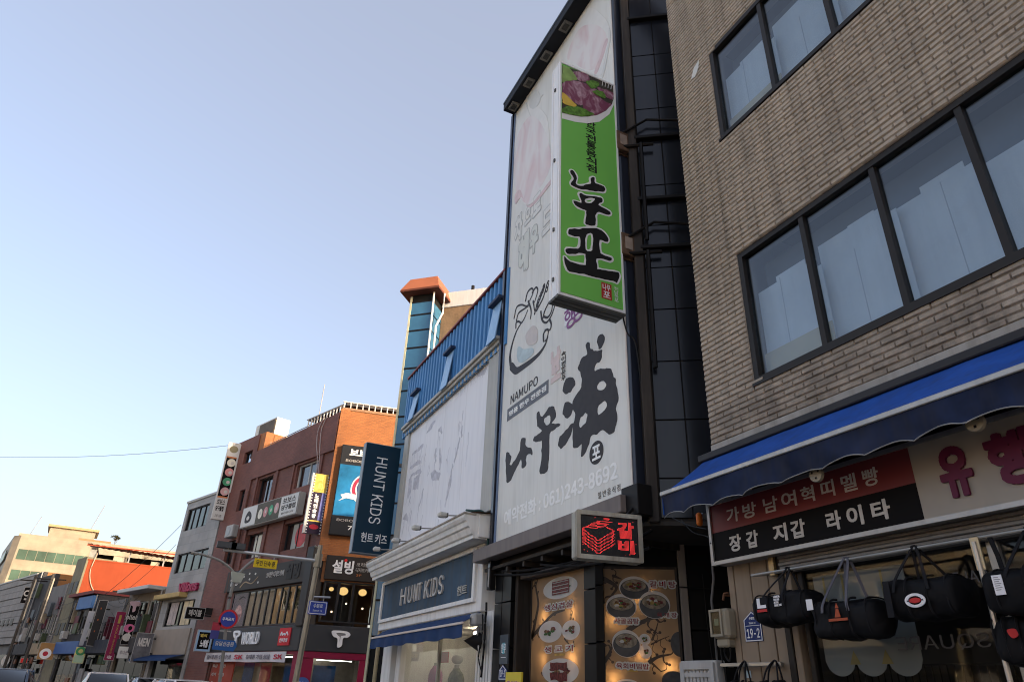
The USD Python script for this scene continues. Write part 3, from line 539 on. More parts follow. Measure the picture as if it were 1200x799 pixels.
single('conduit', tube([A.pt(-5.60, 3.3, 0.03), A.pt(-5.60, 2.5, 0.03), A.pt(-5.66, 2.3, 0.03), A.pt(-5.66, 0.5, 0.03)], 0.013, 6), pvc, 'thin grey conduit down the dark wall beside the meter', 'pipe')
single('cable', [tube(curve([A.pt(-5.50, 1.87, 0.06), A.pt(-5.52, 1.80, 0.05), A.pt(-5.47, 1.74, 0.05), A.pt(-5.44, 1.80, 0.05), A.pt(-5.43, 1.87, 0.06)], 6), 0.008, 5), tube(curve([A.pt(-5.56, 1.87, 0.06), A.pt(-5.57, 1.78, 0.05), A.pt(-5.55, 1.6, 0.04), A.pt(-5.55, 1.2, 0.04)], 6), 0.008, 5)], cable, 'black cables looping out of the electricity meter', 'cable')
single('cable', [tube(curve([A.pt(-5.95, 3.15, 0.1), A.pt(-5.75, 2.98, 0.12), A.pt(-5.55, 2.9, 0.1), A.pt(-5.40, 2.8, 0.2)], 6), 0.007, 5), tube(curve([A.pt(-6.1, 3.2, 0.1), A.pt(-5.8, 3.06, 0.14), A.pt(-5.45, 2.95, 0.2)], 6), 0.006, 5)], cable, 'loose cables drooping under the blue awning corner', 'cable')
VT = thing('tap', 'small brown hose tap on the siding above the meter', 'tap', A.pt(-5.47, 2.3, 0.03)); s_, z_ = A.uv(850, 697, 0.05)
rust = mat('rust', (0.15, 0.07, 0.04), 0.8, 0.3, 8)
VT.add('body', tube([A.pt(s_, z_, 0.0), A.pt(s_, z_, 0.07), A.pt(s_, z_ - 0.05, 0.085)], 0.012, 7), rust); VT.add('wheel', A.box(s_ - 0.03, s_ + 0.03, z_ + 0.015, z_ + 0.025, 0.03, 0.05), rust)

# ================================================================ dark restaurant building with the big billboard
CH = Plane((5.05, 6.9), 125)                             # splayed upper wall
CG = Plane((5.30, 8.20), 125)                            # splayed recessed ground floor wall
dpanel = mat('dark_panel', (0.010, 0.012, 0.018), 0.2, 0.35, 0.8, spec=0.38, streak=0.25, dirt=(0.025, 0.025, 0.028)); dtile = mat('dark_tile', (0.006, 0.006, 0.0065), 0.35, 0.25, 1.5, spec=0.1)
djoint = mat('dark_joint', (0.030, 0.026, 0.023), 0.8, 0.1); steelb = mat('black_steel', (0.010, 0.009, 0.009), 0.5, 0.2, spec=0.15); brownst = mat('brown_steel', (0.034, 0.028, 0.024), 0.55, 0.25, 2.0, streak=0.4)
rustbox = mat('rusty_box', (0.12, 0.075, 0.05), 0.75, 0.4, 6.0); beam_m = mat('brown_beam', (0.16, 0.135, 0.125), 0.5, 0.12, 1.5, streak=0.35, dirt=(0.06, 0.05, 0.05))
DB = thing('restaurant_building', 'dark panelled restaurant building behind the tall white billboard', 'building', (6, 9, 0))
def prism(pts, z0, z1): m = trimesh.util.concatenate(extr(Polygon(pts), z1 - z0)); m.apply_translation([0, 0, z0]); return m
DB.add('wall', prism([(5.13, 11.22), (5.13, 6.85), (7.1, 5.50), (14, 5.50), (14, 11.22)], 3.30, 14.05), djoint)
DB.add('ground_wall', [prism([(5.42, 11.22), (5.42, 10.62), (6.2, 10.62), (6.2, 11.22)], -0.1, 3.3), prism([(5.46, 8.75), (5.40, 8.22), (6.6, 7.38), (7.3, 6.4), (7.3, 5.5), (14, 5.5), (14, 11.2), (6.0, 11.2), (5.9, 8.75)], -0.1, 3.3)], black)
zs = [3.36, 3.86, 4.64, 5.49, 6.31, 7.02, 7.79, 8.57, 9.50, 10.22, 11.02, 11.52, 12.43, 13.3, 14.0]; ts = [0.25, 0.64, 1.04, 1.44, 1.84, 2.3]
for z0, z1 in zip(zs[:-1], zs[1:]):
    for t0, t1 in zip(ts[:-1], ts[1:]): DB.add('wall_panel', CH.box(t0 + 0.007, t1 - 0.007, z0 + 0.007, z1 - 0.007, -0.02, 0.012 + 0.004 * RNG.random(), 0.004), dpanel)
DB.add('column', CH.box(0.10, 0.235, 3.3, 14.05, -0.02, 0.09, 0.01), brownst)
DB.add('column', A.box(-6.95, -6.87, 3.3, 14.05, -0.14, 0.0, 0.006), mat('navy_steel', (0.016, 0.020, 0.033), 0.4, 0.2, spec=0.3))
for z in (9.53, 8.26, 7.35, 12.44): DB.add('steel_bar', CH.box(0.2, 2.2, z - 0.025, z + 0.035, 0.01, 0.10, 0.006), steelb)
for z in (9.45, 7.35):
    DB.add('strut', [tube([A.pt(-6.85, z + 0.1, 0.1), CH.pt(0.42, z + 0.42, 0.12), CH.pt(1.5, z + 0.28, 0.10)], 0.022, 6), tube([CH.pt(0.3, z - 0.1, 0.14), CH.pt(0.3, z - 2.0, 0.12)], 0.03, 6), tube([A.pt(-6.85, z - 0.12, 0.08), CH.pt(0.5, z - 0.12, 0.12)], 0.03, 6)], steelb)
# recessed ground floor: beam, soffit, tiled column
DB.add('beam', A.box(-11.62, -6.95, 3.42, 3.64, -0.05, 0.20, 0.008), beam_m)
DB.add('beam_return', A.box(-7.05, -6.70, 3.36, 3.74, -0.10, 0.12, 0.008), steelb)
DB.add('soffit', prism([(4.99, 11.5), (4.99, 7.0), (5.13, 6.8), (7.1, 5.48), (9, 5.48), (9, 11.5)], 3.27, 3.32), mat('soffit_dark', (0.05, 0.045, 0.04), 0.8, 0.3))
for k in range(7): DB.add('soffit_slat', A.box(-11.3 + k * 0.62, -11.24 + k * 0.62, 3.19, 3.27, -1.2, -0.02), brownst)
for a, z, b, z2 in ((-11.2, 3.2, -8.0, 3.12), (-10.9, 3.22, -7.3, 3.18), (-9.5, 3.15, -7.0, 3.05)): DB.add('loose_pipe', tube(sag(A.pt(a, z, -0.05), A.pt(b, z2, -0.25), 0.1), 0.018, 6), steelb)
for z0, z1 in ((-0.1, 0.62), (0.63, 1.32), (1.33, 2.02), (2.03, 2.72), (2.73, 3.28)):
    DB.add('column_tile', A.box(-11.24, -10.96, z0 + 0.004, z1 - 0.004, -0.42, -0.10, 0.004), dtile); DB.add('column_tile', A.box(-10.95, -10.62, z0 + 0.004, z1 - 0.004, -0.42, -0.105, 0.004), dtile)
    DB.add('column_tile', A.box(-8.72, -8.42, z0 + 0.004, z1 - 0.004, -0.46, -0.34, 0.004), dtile); DB.add('column_tile', CG.box(-0.08, 0.03, z0 + 0.004, z1 - 0.004, -0.1, 0.10, 0.004), dtile)
DB.add('door_post', A.box(-10.62, -10.52, 0, 3.28, -0.42, -0.18, 0.006), brownst)
ps = CG.uv(800, 700, 0.05)[0]
DB.add('door_post', CG.box(ps - 0.03, ps + 0.07, 0, 3.3, -0.1, 0.08, 0.006), mat('grey_post', (0.22, 0.20, 0.18), 0.5, 0.15, streak=0.4))
for k, (t0, t1) in enumerate(((ps + 0.08, ps + 0.62), (ps + 0.63, ps + 1.2))):
    for z0, z1 in ((0.0, 1.1), (1.11, 2.2), (2.21, 3.28)): DB.add('wall_panel', CG.box(t0 + 0.004, t1 - 0.004, z0, z1 - 0.008, -0.05, 0.02, 0.004), dtile)
DB.add('cable_run', [tube([CG.pt(ps - 0.05, 2.72, 0.1), CG.pt(ps + 0.5, 2.70, 0.05)], 0.008, 5), tube(curve([CG.pt(ps + 0.28, 2.9, 0.04), CG.pt(ps + 0.29, 2.2, 0.05), CG.pt(ps + 0.33, 1.6, 0.04), CG.pt(ps + 0.35, 1.3, 0.04)]), 0.006, 5)], cable)
DB.add('lintel', A.box(-10.6, -8.4, 3.06, 3.12, -0.42, -0.22, 0.005), beam_m)
DB.add('roof_gutter', A.box(-11.25, -11.15, 3.3, 14.0, -0.10, 0.06, 0.006), dpanel)

# ---------------------------------------------------------------- billboard
bbw = mat('billboard_sheet', (0.67, 0.675, 0.64), 0.5, 0.05, 0.7, streak=0.32, dirt=(0.40, 0.40, 0.36)); ink = mat('print_charcoal', (0.028, 0.023, 0.023), 0.5, 0.25, 9.0)
palew2 = mat('faded_white', (0.82, 0.83, 0.81), 0.5, 0.04, 3.0); ghost = mat('faded_grey', (0.40, 0.41, 0.40), 0.5, 0.15, 6); ghostfill = mat('faded_green_grey', (0.58, 0.60, 0.55), 0.5, 0.1)
BB = thing('billboard', 'tall white billboard with black brush lettering and faded beef pictures', 'billboard', (5, 9, 3.6))
bl, br_, bz0, bz1 = -11.10, -6.95, 3.66, 14.02
wob = [(bl + (br_ - bl) * t, bz0 + 0.03 * math.sin(t * 9) * t + 0.02 * math.sin(t * 23)) for t in np.linspace(0, 1, 30)]
BB.add('sheet', A.poly(Polygon([(bl, bz1)] + wob + [(br_, bz1)]), -0.12, 0.0), bbw)
BB.add('edge_trim', [A.box(br_ - 0.035, br_ + 0.005, bz0 + 0.02, bz1, -0.1, 0.012, 0.004)], mat('edge_white', (0.68, 0.66, 0.62), 0.5, 0.1, 2, streak=0.5, dirt=(0.28, 0.15, 0.08)))
BB.add('edge_trim', [A.box(bl - 0.05, bl + 0.01, bz0, bz1, -0.12, 0.02, 0.004)], mat('edge_blue', (0.16, 0.22, 0.34), 0.5, 0.15))
BB.add('eave', A.box(-11.17, -4.9, 14.0, 14.21, 0.0, 0.31, 0.008), mat('eave_dark', (0.012, 0.014, 0.018), 0.6, 0.2)); BB.add('eave_cap', A.box(-11.18, -4.9, 14.205, 14.26, -0.14, 0.325, 0.008), mat('eave_slate', (0.085, 0.11, 0.15), 0.5, 0.1))
lampf = mat('floodlight_grey', (0.15, 0.145, 0.13), 0.5, 0.2, 8)
for x_, y_ in ((601, 124), (618, 96), (637, 64), (658.5, 29), (683, -12), (712, -60)):
    d = ray(x_, y_); k = (14.0 - 1.4) / d[2]; q = EYE + d * k; s_ = -q[1]
    f = BB.add('floodlight', A.box(s_ - 0.14, s_ + 0.14, 13.97, 14.001, 0.06, 0.25, 0.006), lampf); f.add('lens', A.box(s_ - 0.08, s_ + 0.08, 13.962, 13.972, 0.10, 0.21), mat('lens_grey', (0.05, 0.05, 0.045), 0.2, 0.5, 20))
O = 0.0
def bp(name, pts, ox, oy, sc, m, h=0.003, sm=0, label=None):
    p = A.trace(pts, O, ox, oy, sc)
    if sm: c = A.line(pts, O, ox, oy, sc); p = smoothpoly(c, 4)
    return put(BB, name, A, p, O, m, h, label)
def pol(pts, holes=(), ox=560, oy=320, sc=2.854):
    p = smoothpoly(A.line(pts, O, ox, oy, sc), 3)
    for h in holes: p = p.difference(smoothpoly(A.line(h, O, ox, oy, sc), 3))
    e = p.boundary.segmentize(0.03); return p
def ragged(p, a=0.006, seed=0):
    def rg(r):
        c = np.array(LineString(r.coords).segmentize(0.035).coords)[:-1]
        n = meshkit.noise(np.c_[c * 14, np.full(len(c), seed)], seed) - 0.5; n2 = meshkit.noise(np.c_[c * 14, np.full(len(c), seed + 5)], seed + 1) - 0.5
        return c + np.c_[n, n2] * a * 6
    ps_ = []
    for g in getattr(p, 'geoms', [p]):
        if g.geom_type == 'Polygon': ps_.append(Polygon(rg(g.exterior), [rg(h) for h in g.interiors]).buffer(0))
    return unary_union(ps_)
na = pol([(95, 600), (112, 612), (106, 642), (122, 628), (140, 592), (144, 556), (158, 550), (161, 580), (180, 585), (182, 605), (164, 610), (160, 645), (148, 650), (145, 622), (128, 655), (110, 690), (95, 692)])
mu = pol([(196, 470), (206, 465), (215, 480), (240, 447), (257, 450), (262, 480), (248, 503), (278, 503), (262, 520), (240, 537), (239, 600), (231, 662), (206, 668), (211, 635), (214, 580), (212, 560), (186, 562), (190, 545), (215, 528), (199, 512)], [[(222, 487), (240, 474), (241, 500), (226, 508)]])
po = [pol([(283, 392), (293, 358), (310, 347), (326, 360), (320, 385), (298, 403)]), pol([(285, 472), (289, 440), (305, 430), (321, 442), (314, 470), (296, 486)]), pol([(268, 576), (275, 545), (300, 520), (319, 500), (311, 540), (296, 572), (278, 586)]), pol([(399, 222), (412, 205), (425, 212), (419, 240), (405, 253)]),
      pol([(362, 240), (370, 229), (378, 256), (400, 258), (416, 256), (411, 290), (395, 303), (390, 325), (410, 320), (440, 318), (456, 342), (465, 382), (470, 420), (463, 450), (465, 492), (458, 530), (438, 540), (418, 527), (398, 537), (384, 540), (374, 562), (362, 596), (346, 612), (349, 572), (334, 582), (322, 582), (318, 558), (319, 510), (326, 480), (317, 448), (322, 418), (346, 380), (345, 342), (335, 318), (346, 288), (366, 270)],
          [[(400, 374), (414, 362), (429, 374), (420, 390), (404, 392)], [(404, 444), (424, 426), (433, 440), (425, 460), (402, 472)], [(340, 494), (354, 471), (366, 474), (360, 500), (342, 516)]])]
for k, g in enumerate([na, mu] + po): put(BB, 'brush_stroke', A, ragged(g, 0.006, k), O, ink)
cc = A.uv(699, 530, O); c1 = A.uv(706.5, 529, O); c2 = A.uv(699, 516.5, O); rx, rz = abs(c1[0] - cc[0]) + 0.02, abs(c2[1] - cc[1])
put(BB, 'round_seal', A, ell(cc[0], cc[1], rx, rz, 48), O, ink); put(BB, 'seal_letter', A, text('포', cc[0] - rx * .6, cc[0] + rx * .6, cc[1] - rz * .62, cc[1] + rz * .62, 2), O + 0.003, palew2)
def lineup(txt, x0, x1, yb, yt, m, bold=2, o=O, latin=None, T=BB, P=A, name='lettering'):
    """x0,x1: ends on the picture; yb,yt: bottom and top at the left end"""
    a, z0 = P.uv(x0, yb, o); b = P.uv(x1, yb, o)[0]; z1 = P.uv(x0, yt, o)[1]
    return put(T, name, P, text(txt, a, b, z0, z1, bold, 64, latin), o, m)
# NAMUPO and the dark band
a, zb = A.uv(597, 476, O); b, zt = A.uv(631, 440, O); z1 = A.uv(597, 463, O)[1]
put(BB, 'lettering', A, text('NAMUPO', -10.72, -9.62, A.uv(597, 475)[1], A.uv(597, 465)[1], 1), O, ink)
zA, zB = A.uv(594.5, 494, O)[1], A.uv(594.5, 480, O)[1]; sA, sB = A.uv(594.5, 488, O)[0], A.uv(643, 453, O)[0]
put(BB, 'dark_band', A, rect(sA, sB, zA, zB), O, mat('band_grey', (0.12, 0.13, 0.15), 0.5, 0.15)); put(BB, 'lettering', A, text('명품 한우 전문점', sA + 0.08, sB - 0.08, zA + 0.07, zB - 0.07, 2), O + 0.003, palew2)
z0, z1 = A.uv(645, 597, O)[1], A.uv(645, 574, O)[1]
put(BB, 'faded_lettering', A, text('예약전화 : 061)243-8692', -10.78, -7.28, z0, z1, 2), O, palew2)
z0, z1 = A.uv(713, 580, O)[1], A.uv(713, 572, O)[1]; s0, s1 = A.uv(701, 580, O)[0], A.uv(727, 568, O)[0]
put(BB, 'lettering', A, text('일 반 음 식 점', s0, s1, z0, z1, 0), O, ink)
# bull and pot drawing
DX = (590, 310, 6.15)
def stroke(pts, w0, w1=None, ox=590, oy=310, sc=6.15, m=ink, name='line_drawing', n=5): return put(BB, name, A, brush(A.line(pts, O, ox, oy, sc), w0, w1, n), O, m, 0.003)
stroke([(135, 412), (95, 480), (65, 570), (48, 660), (58, 740), (85, 768)], 0.03, 0.12); stroke([(60, 735), (90, 765), (130, 745), (200, 695), (260, 640), (300, 580), (320, 525)], 0.17, 0.03)
for pts in ([(78, 385), (95, 310), (130, 290), (165, 300), (185, 285)], [(95, 400), (110, 350), (150, 320), (180, 300)], [(90, 455), (92, 420), (110, 410), (130, 420), (150, 390), (175, 330)], [(160, 260), (175, 200), (205, 172), (215, 200), (190, 260)], [(210, 200), (235, 165), (248, 190), (225, 270)], [(225, 355), (240, 300), (262, 250), (285, 180), (298, 140)], [(240, 330), (262, 290), (290, 230), (318, 130), (330, 120)], [(285, 385), (300, 330), (330, 270), (350, 225)], [(270, 340), (280, 400), (310, 418), (345, 370), (370, 300)], [(290, 375), (320, 380), (345, 340), (355, 290)], [(335, 400), (345, 430), (335, 470), (300, 470)], [(290, 550), (290, 500), (310, 470), (325, 475), (315, 530), (300, 552)], [(180, 265), (200, 330), (195, 390)], [(215, 265), (225, 330)]):
    stroke(pts, 0.05, 0.03)
for x_, y_ in ((252, 265), (262, 240), (272, 215), (283, 190), (292, 160), (245, 290), (312, 180), (318, 150)): c = A.uv(590 + x_ / 6.15, 310 + y_ / 6.15, O); put(BB, 'line_drawing', A, ell(*c, 0.05, 0.06, 16).difference(ell(*c, 0.025, 0.03, 12)), O, ink)
put(BB, 'pale_print', A, smoothpoly(A.line([(110, 590), (150, 610), (210, 600), (215, 640), (150, 700), (110, 700), (98, 650)], O, *DX)), O, mat('pale_blue_print', (0.43, 0.53, 0.56), 0.5, 0.2, 5), 0.002)
put(BB, 'pale_print', A, smoothpoly(A.line([(170, 490), (215, 440), (245, 470), (240, 560), (180, 580), (160, 530)], O, *DX)), O, mat('pale_pink_print', (0.55, 0.505, 0.48), 0.5, 0.1, 5), 0.002)
put(BB, 'white_triangle', A, A.trace([(445, 290), (600, 325), (442, 450)], O, *DX), O, mat('print_white', (0.74, 0.75, 0.78), 0.5, 0.04), 0.002)
violet = mat('print_violet', (0.22, 0.08, 0.22), 0.5, 0.2)
for ch, x_, y_ in (('행', 480, 375), ('생', 530, 330)): c = A.uv(590 + x_ / 6.15, 310 + y_ / 6.15, O); put(BB, 'violet_letter', A, text(ch, c[0] - 0.18, c[0] + 0.18, c[1] - 0.22, c[1] + 0.22, 1), O + 0.003, violet)
sealp = mat('faded_seal_pink', (0.64, 0.53, 0.51), 0.5, 0.12, 8)
for y0_, y1_, ch in ((655, 715, '남'), (715, 790, '포')): c0 = A.uv(590 + 378 / 6.15, 310 + (y0_ + y1_) / 2 / 6.15, O); put(BB, 'faded_seal', A, text(ch, c0[0] - 0.17, c0[0] + 0.17, c0[1] - 0.22, c0[1] + 0.22, 4), O, sealp)
c0 = A.uv(661.5, 411, O); c1 = A.uv(659.5, 447, O); put(BB, 'small_lettering', A, vtext('속이편한한우', (c0[0] + c1[0]) / 2 - 0.07, (c0[0] + c1[0]) / 2 + 0.07, c1[1], c0[1], 0, 40), O, ink)
# faded outlined lettering under the beef
for ch, x_, y_, w_, h_ in (('차', 103, 270, .17, .36), ('으', 165, 182, .14, .22), ('로', 225, 110, .18, .26), ('드', 292, 215, .19, .30), ('해', 135, 440, .24, .50), ('우', 205, 345, .18, .34)):
    c = A.uv(590 + x_ / 5.71, 220 + y_ / 5.71, O); g = text(ch, c[0] - w_, c[0] + w_, c[1] - h_, c[1] + h_, 4)
    put(BB, 'outlined_letter', A, g.buffer(0.014).difference(g.buffer(-0.004)), O, ghost, 0.003); put(BB, 'outlined_letter_fill', A, g.buffer(-0.006), O, ghostfill if y_ > 300 else bbw, 0.0015)
# faded beef pictures
def beefmat(name, base, fat, sc, zs, lo=0.42, hi=0.62):
    N = {'g': ('geometry', {}), 'm': ('mapping', {'scale': (1, 1, zs)}), 'n': ('noise_texture', {'scale': sc, 'detail': 6.0, 'distortion': 1.2}), 'r': ('rgb_ramp', {'ramp': [(lo, base), (hi, fat)]}), 'p': ('principled_bsdf', {'roughness': 0.5})}
    _mats[name] = usdkit.material(stage, '/World/Looks/' + name, N, [('g.position', 'm.vector'), ('m.vector', 'n.vector'), ('n.fac', 'r.fac'), ('r.color', 'p.base_color')], surface='p.BSDF'); return _mats[name]
fb = beefmat('faded_beef', (0.60, 0.46, 0.46), (0.67, 0.64, 0.62), 1.6, 0.5, 0.32, 0.60); fb2 = mat('faded_rind', (0.675, 0.675, 0.65), 0.5, 0.06, 4); fb3 = mat('faded_rose', (0.60, 0.47, 0.475), 0.5, 0.2, 6); fb4 = mat('faded_shadow', (0.58, 0.59, 0.57), 0.5, 0.1)
B4 = (600, 0, 6.146)
bp('faded_beef_picture', [(560, 60), (650, 110), (700, 190), (695, 300), (665, 450), (640, 545), (560, 520), (440, 470), (400, 460), (390, 390), (430, 280), (480, 150)], *B4, fb2, 0.001, 1)
bp('faded_beef_picture', [(500, 200), (600, 180), (670, 230), (680, 300), (640, 420), (600, 500), (520, 500), (430, 440), (400, 420), (430, 310)], *B4, fb, 0.002, 1)
bp('faded_beef_picture', [(690, 280), (685, 330), (620, 520), (595, 520), (640, 400), (670, 300)], *B4, fb3, 0.003, 1)
bp('faded_beef_picture', [(700, 200), (712, 260), (690, 400), (660, 550), (648, 545), (680, 390), (697, 280)], *B4, fb4, 0.003, 1)
C7 = (560, 0, 2.423)
bp('faded_beef_picture', [(112, 345), (150, 300), (195, 330), (205, 420), (212, 500), (150, 580), (118, 560), (104, 480)], *C7, fb2, 0.001, 1)
bp('faded_beef_picture', [(110, 400), (150, 330), (190, 370), (208, 470), (160, 560), (140, 580), (106, 530)], *C7, fb, 0.002, 1)
bp('faded_beef_picture', [(106, 555), (122, 540), (145, 585), (212, 505), (213, 515), (150, 590), (125, 560), (108, 580)], *C7, fb3, 0.003, 1)
bp('faded_beef_picture', [(150, 262), (170, 258), (178, 285), (160, 310), (146, 300)], *C7, fb4, 0.001, 1)
for pts in ([(140, 275), (160, 295), (185, 270)], [(135, 290), (150, 330)], [(165, 240), (185, 215)]): put(BB, 'faded_beef_picture', A, brush(A.line(pts, O, *C7), 0.05, 0.02), O, fb4, 0.004)

# ---------------------------------------------------------------- green blade sign
GP = Plane((0, 6.80), 90)
GS = thing('green_blade_sign', 'tall green projecting sign with white edged black brush lettering and a beef picture', 'sign', (4.3, 6.8, 8.4))
green = mat('sign_green', (0.17, 0.50, 0.10), 0.35, 0.04, 1.0); swhite = mat('sign_white', (0.74, 0.75, 0.76), 0.4, 0.05, 2.0, streak=0.15, dirt=(0.4, 0.4, 0.4)); sgrey = mat('sign_base_grey', (0.10, 0.105, 0.10), 0.5, 0.15)
gx0, gx1, gz0, gz1 = 3.815, 4.885, 6.17, 10.66
GS.add('box_body', GP.box(gx0, gx1, gz0 + 0.02, gz1, -0.26, -0.012), swhite)
GS.add('power_cable', tube(curve([GP.pt(4.90, 6.3, -0.1), GP.pt(4.95, 5.9, -0.05), GP.pt(5.05, 5.7, 0.0), GP.pt(5.12, 4.5, 0.02)]), 0.012, 5), cable); GS.add('green_face', GP.box(gx0 + 0.012, gx1 - 0.012, gz0 + 0.06, gz1 - 0.012, -0.012, 0.0), green)
GS.add('edge_frame', GP.poly(frame_of(rect(gx0 - 0.006, gx1 + 0.006, gz0, gz1 + 0.006), 0.03), -0.02, 0.012), swhite)
for o in (-0.26, -0.17, -0.08): GS.add('base_rail', GP.box(gx0 - 0.01, gx1 + 0.02, gz0 - 0.03, gz0 + 0.02, o + 0.005, o + 0.083, 0.006), sgrey)
GS.add('side_seam', [GP.box(gx0 - 0.008, gx0, gz0, gz1, o, o + 0.02) for o in (-0.22, -0.06)], swhite)
for z in (10.1, 8.6, 7.3, 6.45): GS.add('bolt', GP.box(gx0 - 0.02, gx0, z, z + 0.06, -0.16, -0.12, 0.004), sgrey)
def gl(pts, ox, oy, sc): return GP.line(pts, 0, ox, oy, sc)
def gput(name, g, m, o=0.0, h=0.004): return put(GS, name, GP, g, o, m, h)
L5 = (640, 190, 4.44); gblack = mat('sign_ink', (0.016, 0.016, 0.017), 0.4, 0.2, 6)
gn = smoothpoly(gl([(125, 50), (138, 47), (158, 75), (153, 110), (177, 124), (228, 112), (230, 86), (250, 82), (256, 110), (300, 130), (301, 155), (268, 152), (225, 147), (180, 142), (140, 126), (128, 110), (141, 85)], *L5), 3)
gm = smoothpoly(gl([(170, 168), (186, 164), (206, 176), (280, 184), (291, 205), (272, 224), (330, 257), (325, 276), (262, 264), (258, 326), (240, 329), (203, 320), (210, 256), (165, 236), (144, 205), (186, 213)], *L5), 3).difference(smoothpoly(gl([(205, 194), (250, 191), (235, 214), (206, 212)], *L5), 3))
gp = unary_union([smoothpoly(gl([(120, 353), (150, 349), (185, 347), (225, 344), (285, 354), (320, 393), (316, 416), (281, 410), (285, 474), (340, 497), (331, 516), (264, 500), (262, 561), (205, 560), (206, 480), (150, 479), (110, 476), (108, 450), (165, 450), (174, 395), (150, 386), (118, 378)], *L5), 3).difference(smoothpoly(gl([(208, 380), (240, 377), (238, 455), (205, 456)], *L5), 3)), smoothpoly(gl([(95, 494), (125, 520), (210, 538), (290, 562), (376, 577), (370, 625), (345, 618), (225, 591), (155, 576), (108, 560)], *L5), 3)])
for k, g in enumerate((gn, gm, gp)):
    gput('letter_outline', g.buffer(0.028), swhite, 0.0, 0.003); gput('brush_letter', ragged(g, 0.004, k), gblack, 0.003, 0.004)
a, z1 = GP.uv(686, 139); b, z0 = GP.uv(693, 202); gput('small_lettering', vtext('한국전통음식점', a + 0.0, a + 0.19, z0, z1, 1, 48, 0.08), gblack)
c = GP.uv(640 + 314 / 4.44, 190 + 672 / 4.44); red = mat('seal_red', (0.38, 0.03, 0.03), 0.5, 0.1)
gput('red_seal', rect(c[0] - 0.085, c[0] + 0.085, c[1] - 0.13, c[1] + 0.13), red); gput('seal_letter', text('나무', c[0] - 0.065, c[0] + 0.065, c[1] + 0.01, c[1] + 0.11, 1), swhite, 0.004); gput('seal_letter', text('포', c[0] - 0.06, c[0] + 0.06, c[1] - 0.11, c[1] - 0.01, 1), swhite, 0.004)
gput('small_lettering', vtext('전남목포', c[0] + 0.13, c[0] + 0.20, c[1] - 0.13, c[1] + 0.12, 0, 32), swhite)
# beef picture at its head
B8 = (640, 60, 4.99); pic = Polygon(gl([(92, 86), (395, 186), (395, 275), (385, 310), (350, 350), (300, 375), (240, 385), (170, 380), (92, 362)], *B8)).buffer(0).intersection(rect(gx0 + .03, gx1 - .03, gz0, gz1 - .03))
gput('white_swoosh', Polygon(gl([(92, 86), (395, 186), (395, 315), (370, 370), (310, 415), (240, 424), (170, 415), (92, 395)], *B8)).buffer(0).intersection(rect(gx0 + .02, gx1 - .02, gz0, gz1 - .02)), swhite, 0.0, 0.002)
gput('picture_ground', pic, mat('picture_dark', (0.05, 0.045, 0.035), 0.4, 0.4, 9), 0.002, 0.001)
beef = beefmat('beef_print', (0.17, 0.028, 0.075), (0.50, 0.33, 0.40), 7.0, 0.6, 0.46, 0.72); leaf = mat('leaf_print', (0.10, 0.22, 0.035), 0.4, 0.7, 16); cuc = mat('cucumber_print', (0.22, 0.34, 0.10), 0.4, 0.3, 8); yel = mat('yellow_print', (0.60, 0.42, 0.07), 0.4, 0.2, 6); grill = mat('grill_print', (0.6, 0.6, 0.6), 0.4, 0.1)
for k, (pts, m) in enumerate((([(92, 190), (160, 175), (240, 195), (300, 235), (330, 265), (260, 285), (200, 320), (150, 295), (95, 280)], beef), ([(225, 270), (290, 262), (350, 300), (385, 320), (330, 372), (250, 378), (215, 330)], beef), ([(160, 120), (240, 140), (250, 175), (200, 180), (165, 150)], beef), ([(300, 215), (395, 250), (395, 290), (340, 262)], beef), ([(92, 90), (130, 95), (170, 150), (175, 172), (120, 178), (92, 180)], cuc), ([(235, 175), (290, 178), (310, 200), (270, 225), (240, 200)], leaf), ([(270, 235), (330, 240), (345, 280), (310, 270)], leaf), ([(92, 340), (130, 325), (180, 330), (240, 350), (280, 375), (200, 385), (92, 360)], leaf), ([(92, 245), (130, 275), (180, 325), (130, 322), (92, 300)], yel))):
    g = ragged(smoothpoly(gl(pts, *B8), 4).intersection(pic), 0.004, k)
    if not g.is_empty: gput('picture_print', g, m, 0.003 + 0.0008 * k, 0.001)
for k in range(4): g = brush(gl([(330 + 17 * k, 172 + 6 * k), (325 + 17 * k, 205 + 7 * k)], *B8), 0.012).intersection(pic); gput('picture_print', g, grill, 0.011, 0.001)
for x_, y_ in ((739, 169), (742, 288)):
    s_, z_ = GP.uv(x_, y_, 0.0); Kx = GS.add('bracket_box', GP.box(4.875, 5.10, z_ - 0.22, z_ + 0.17, -0.14, 0.03, 0.01), rustbox)
    Kx.add('bracket_plate', GP.box(4.93, 5.06, z_ - 0.12, z_ + 0.10, 0.03, 0.04, 0.003), mat('worn_plate', (0.30, 0.24, 0.20), 0.6, 0.3, 7)); Kx.add('bracket_arm', [GP.box(4.86, 5.3, z_ - 0.25, z_ - 0.20, -0.10, -0.05), GP.box(4.86, 5.3, z_ + 0.15, z_ + 0.19, -0.10, -0.05)], rustbox)

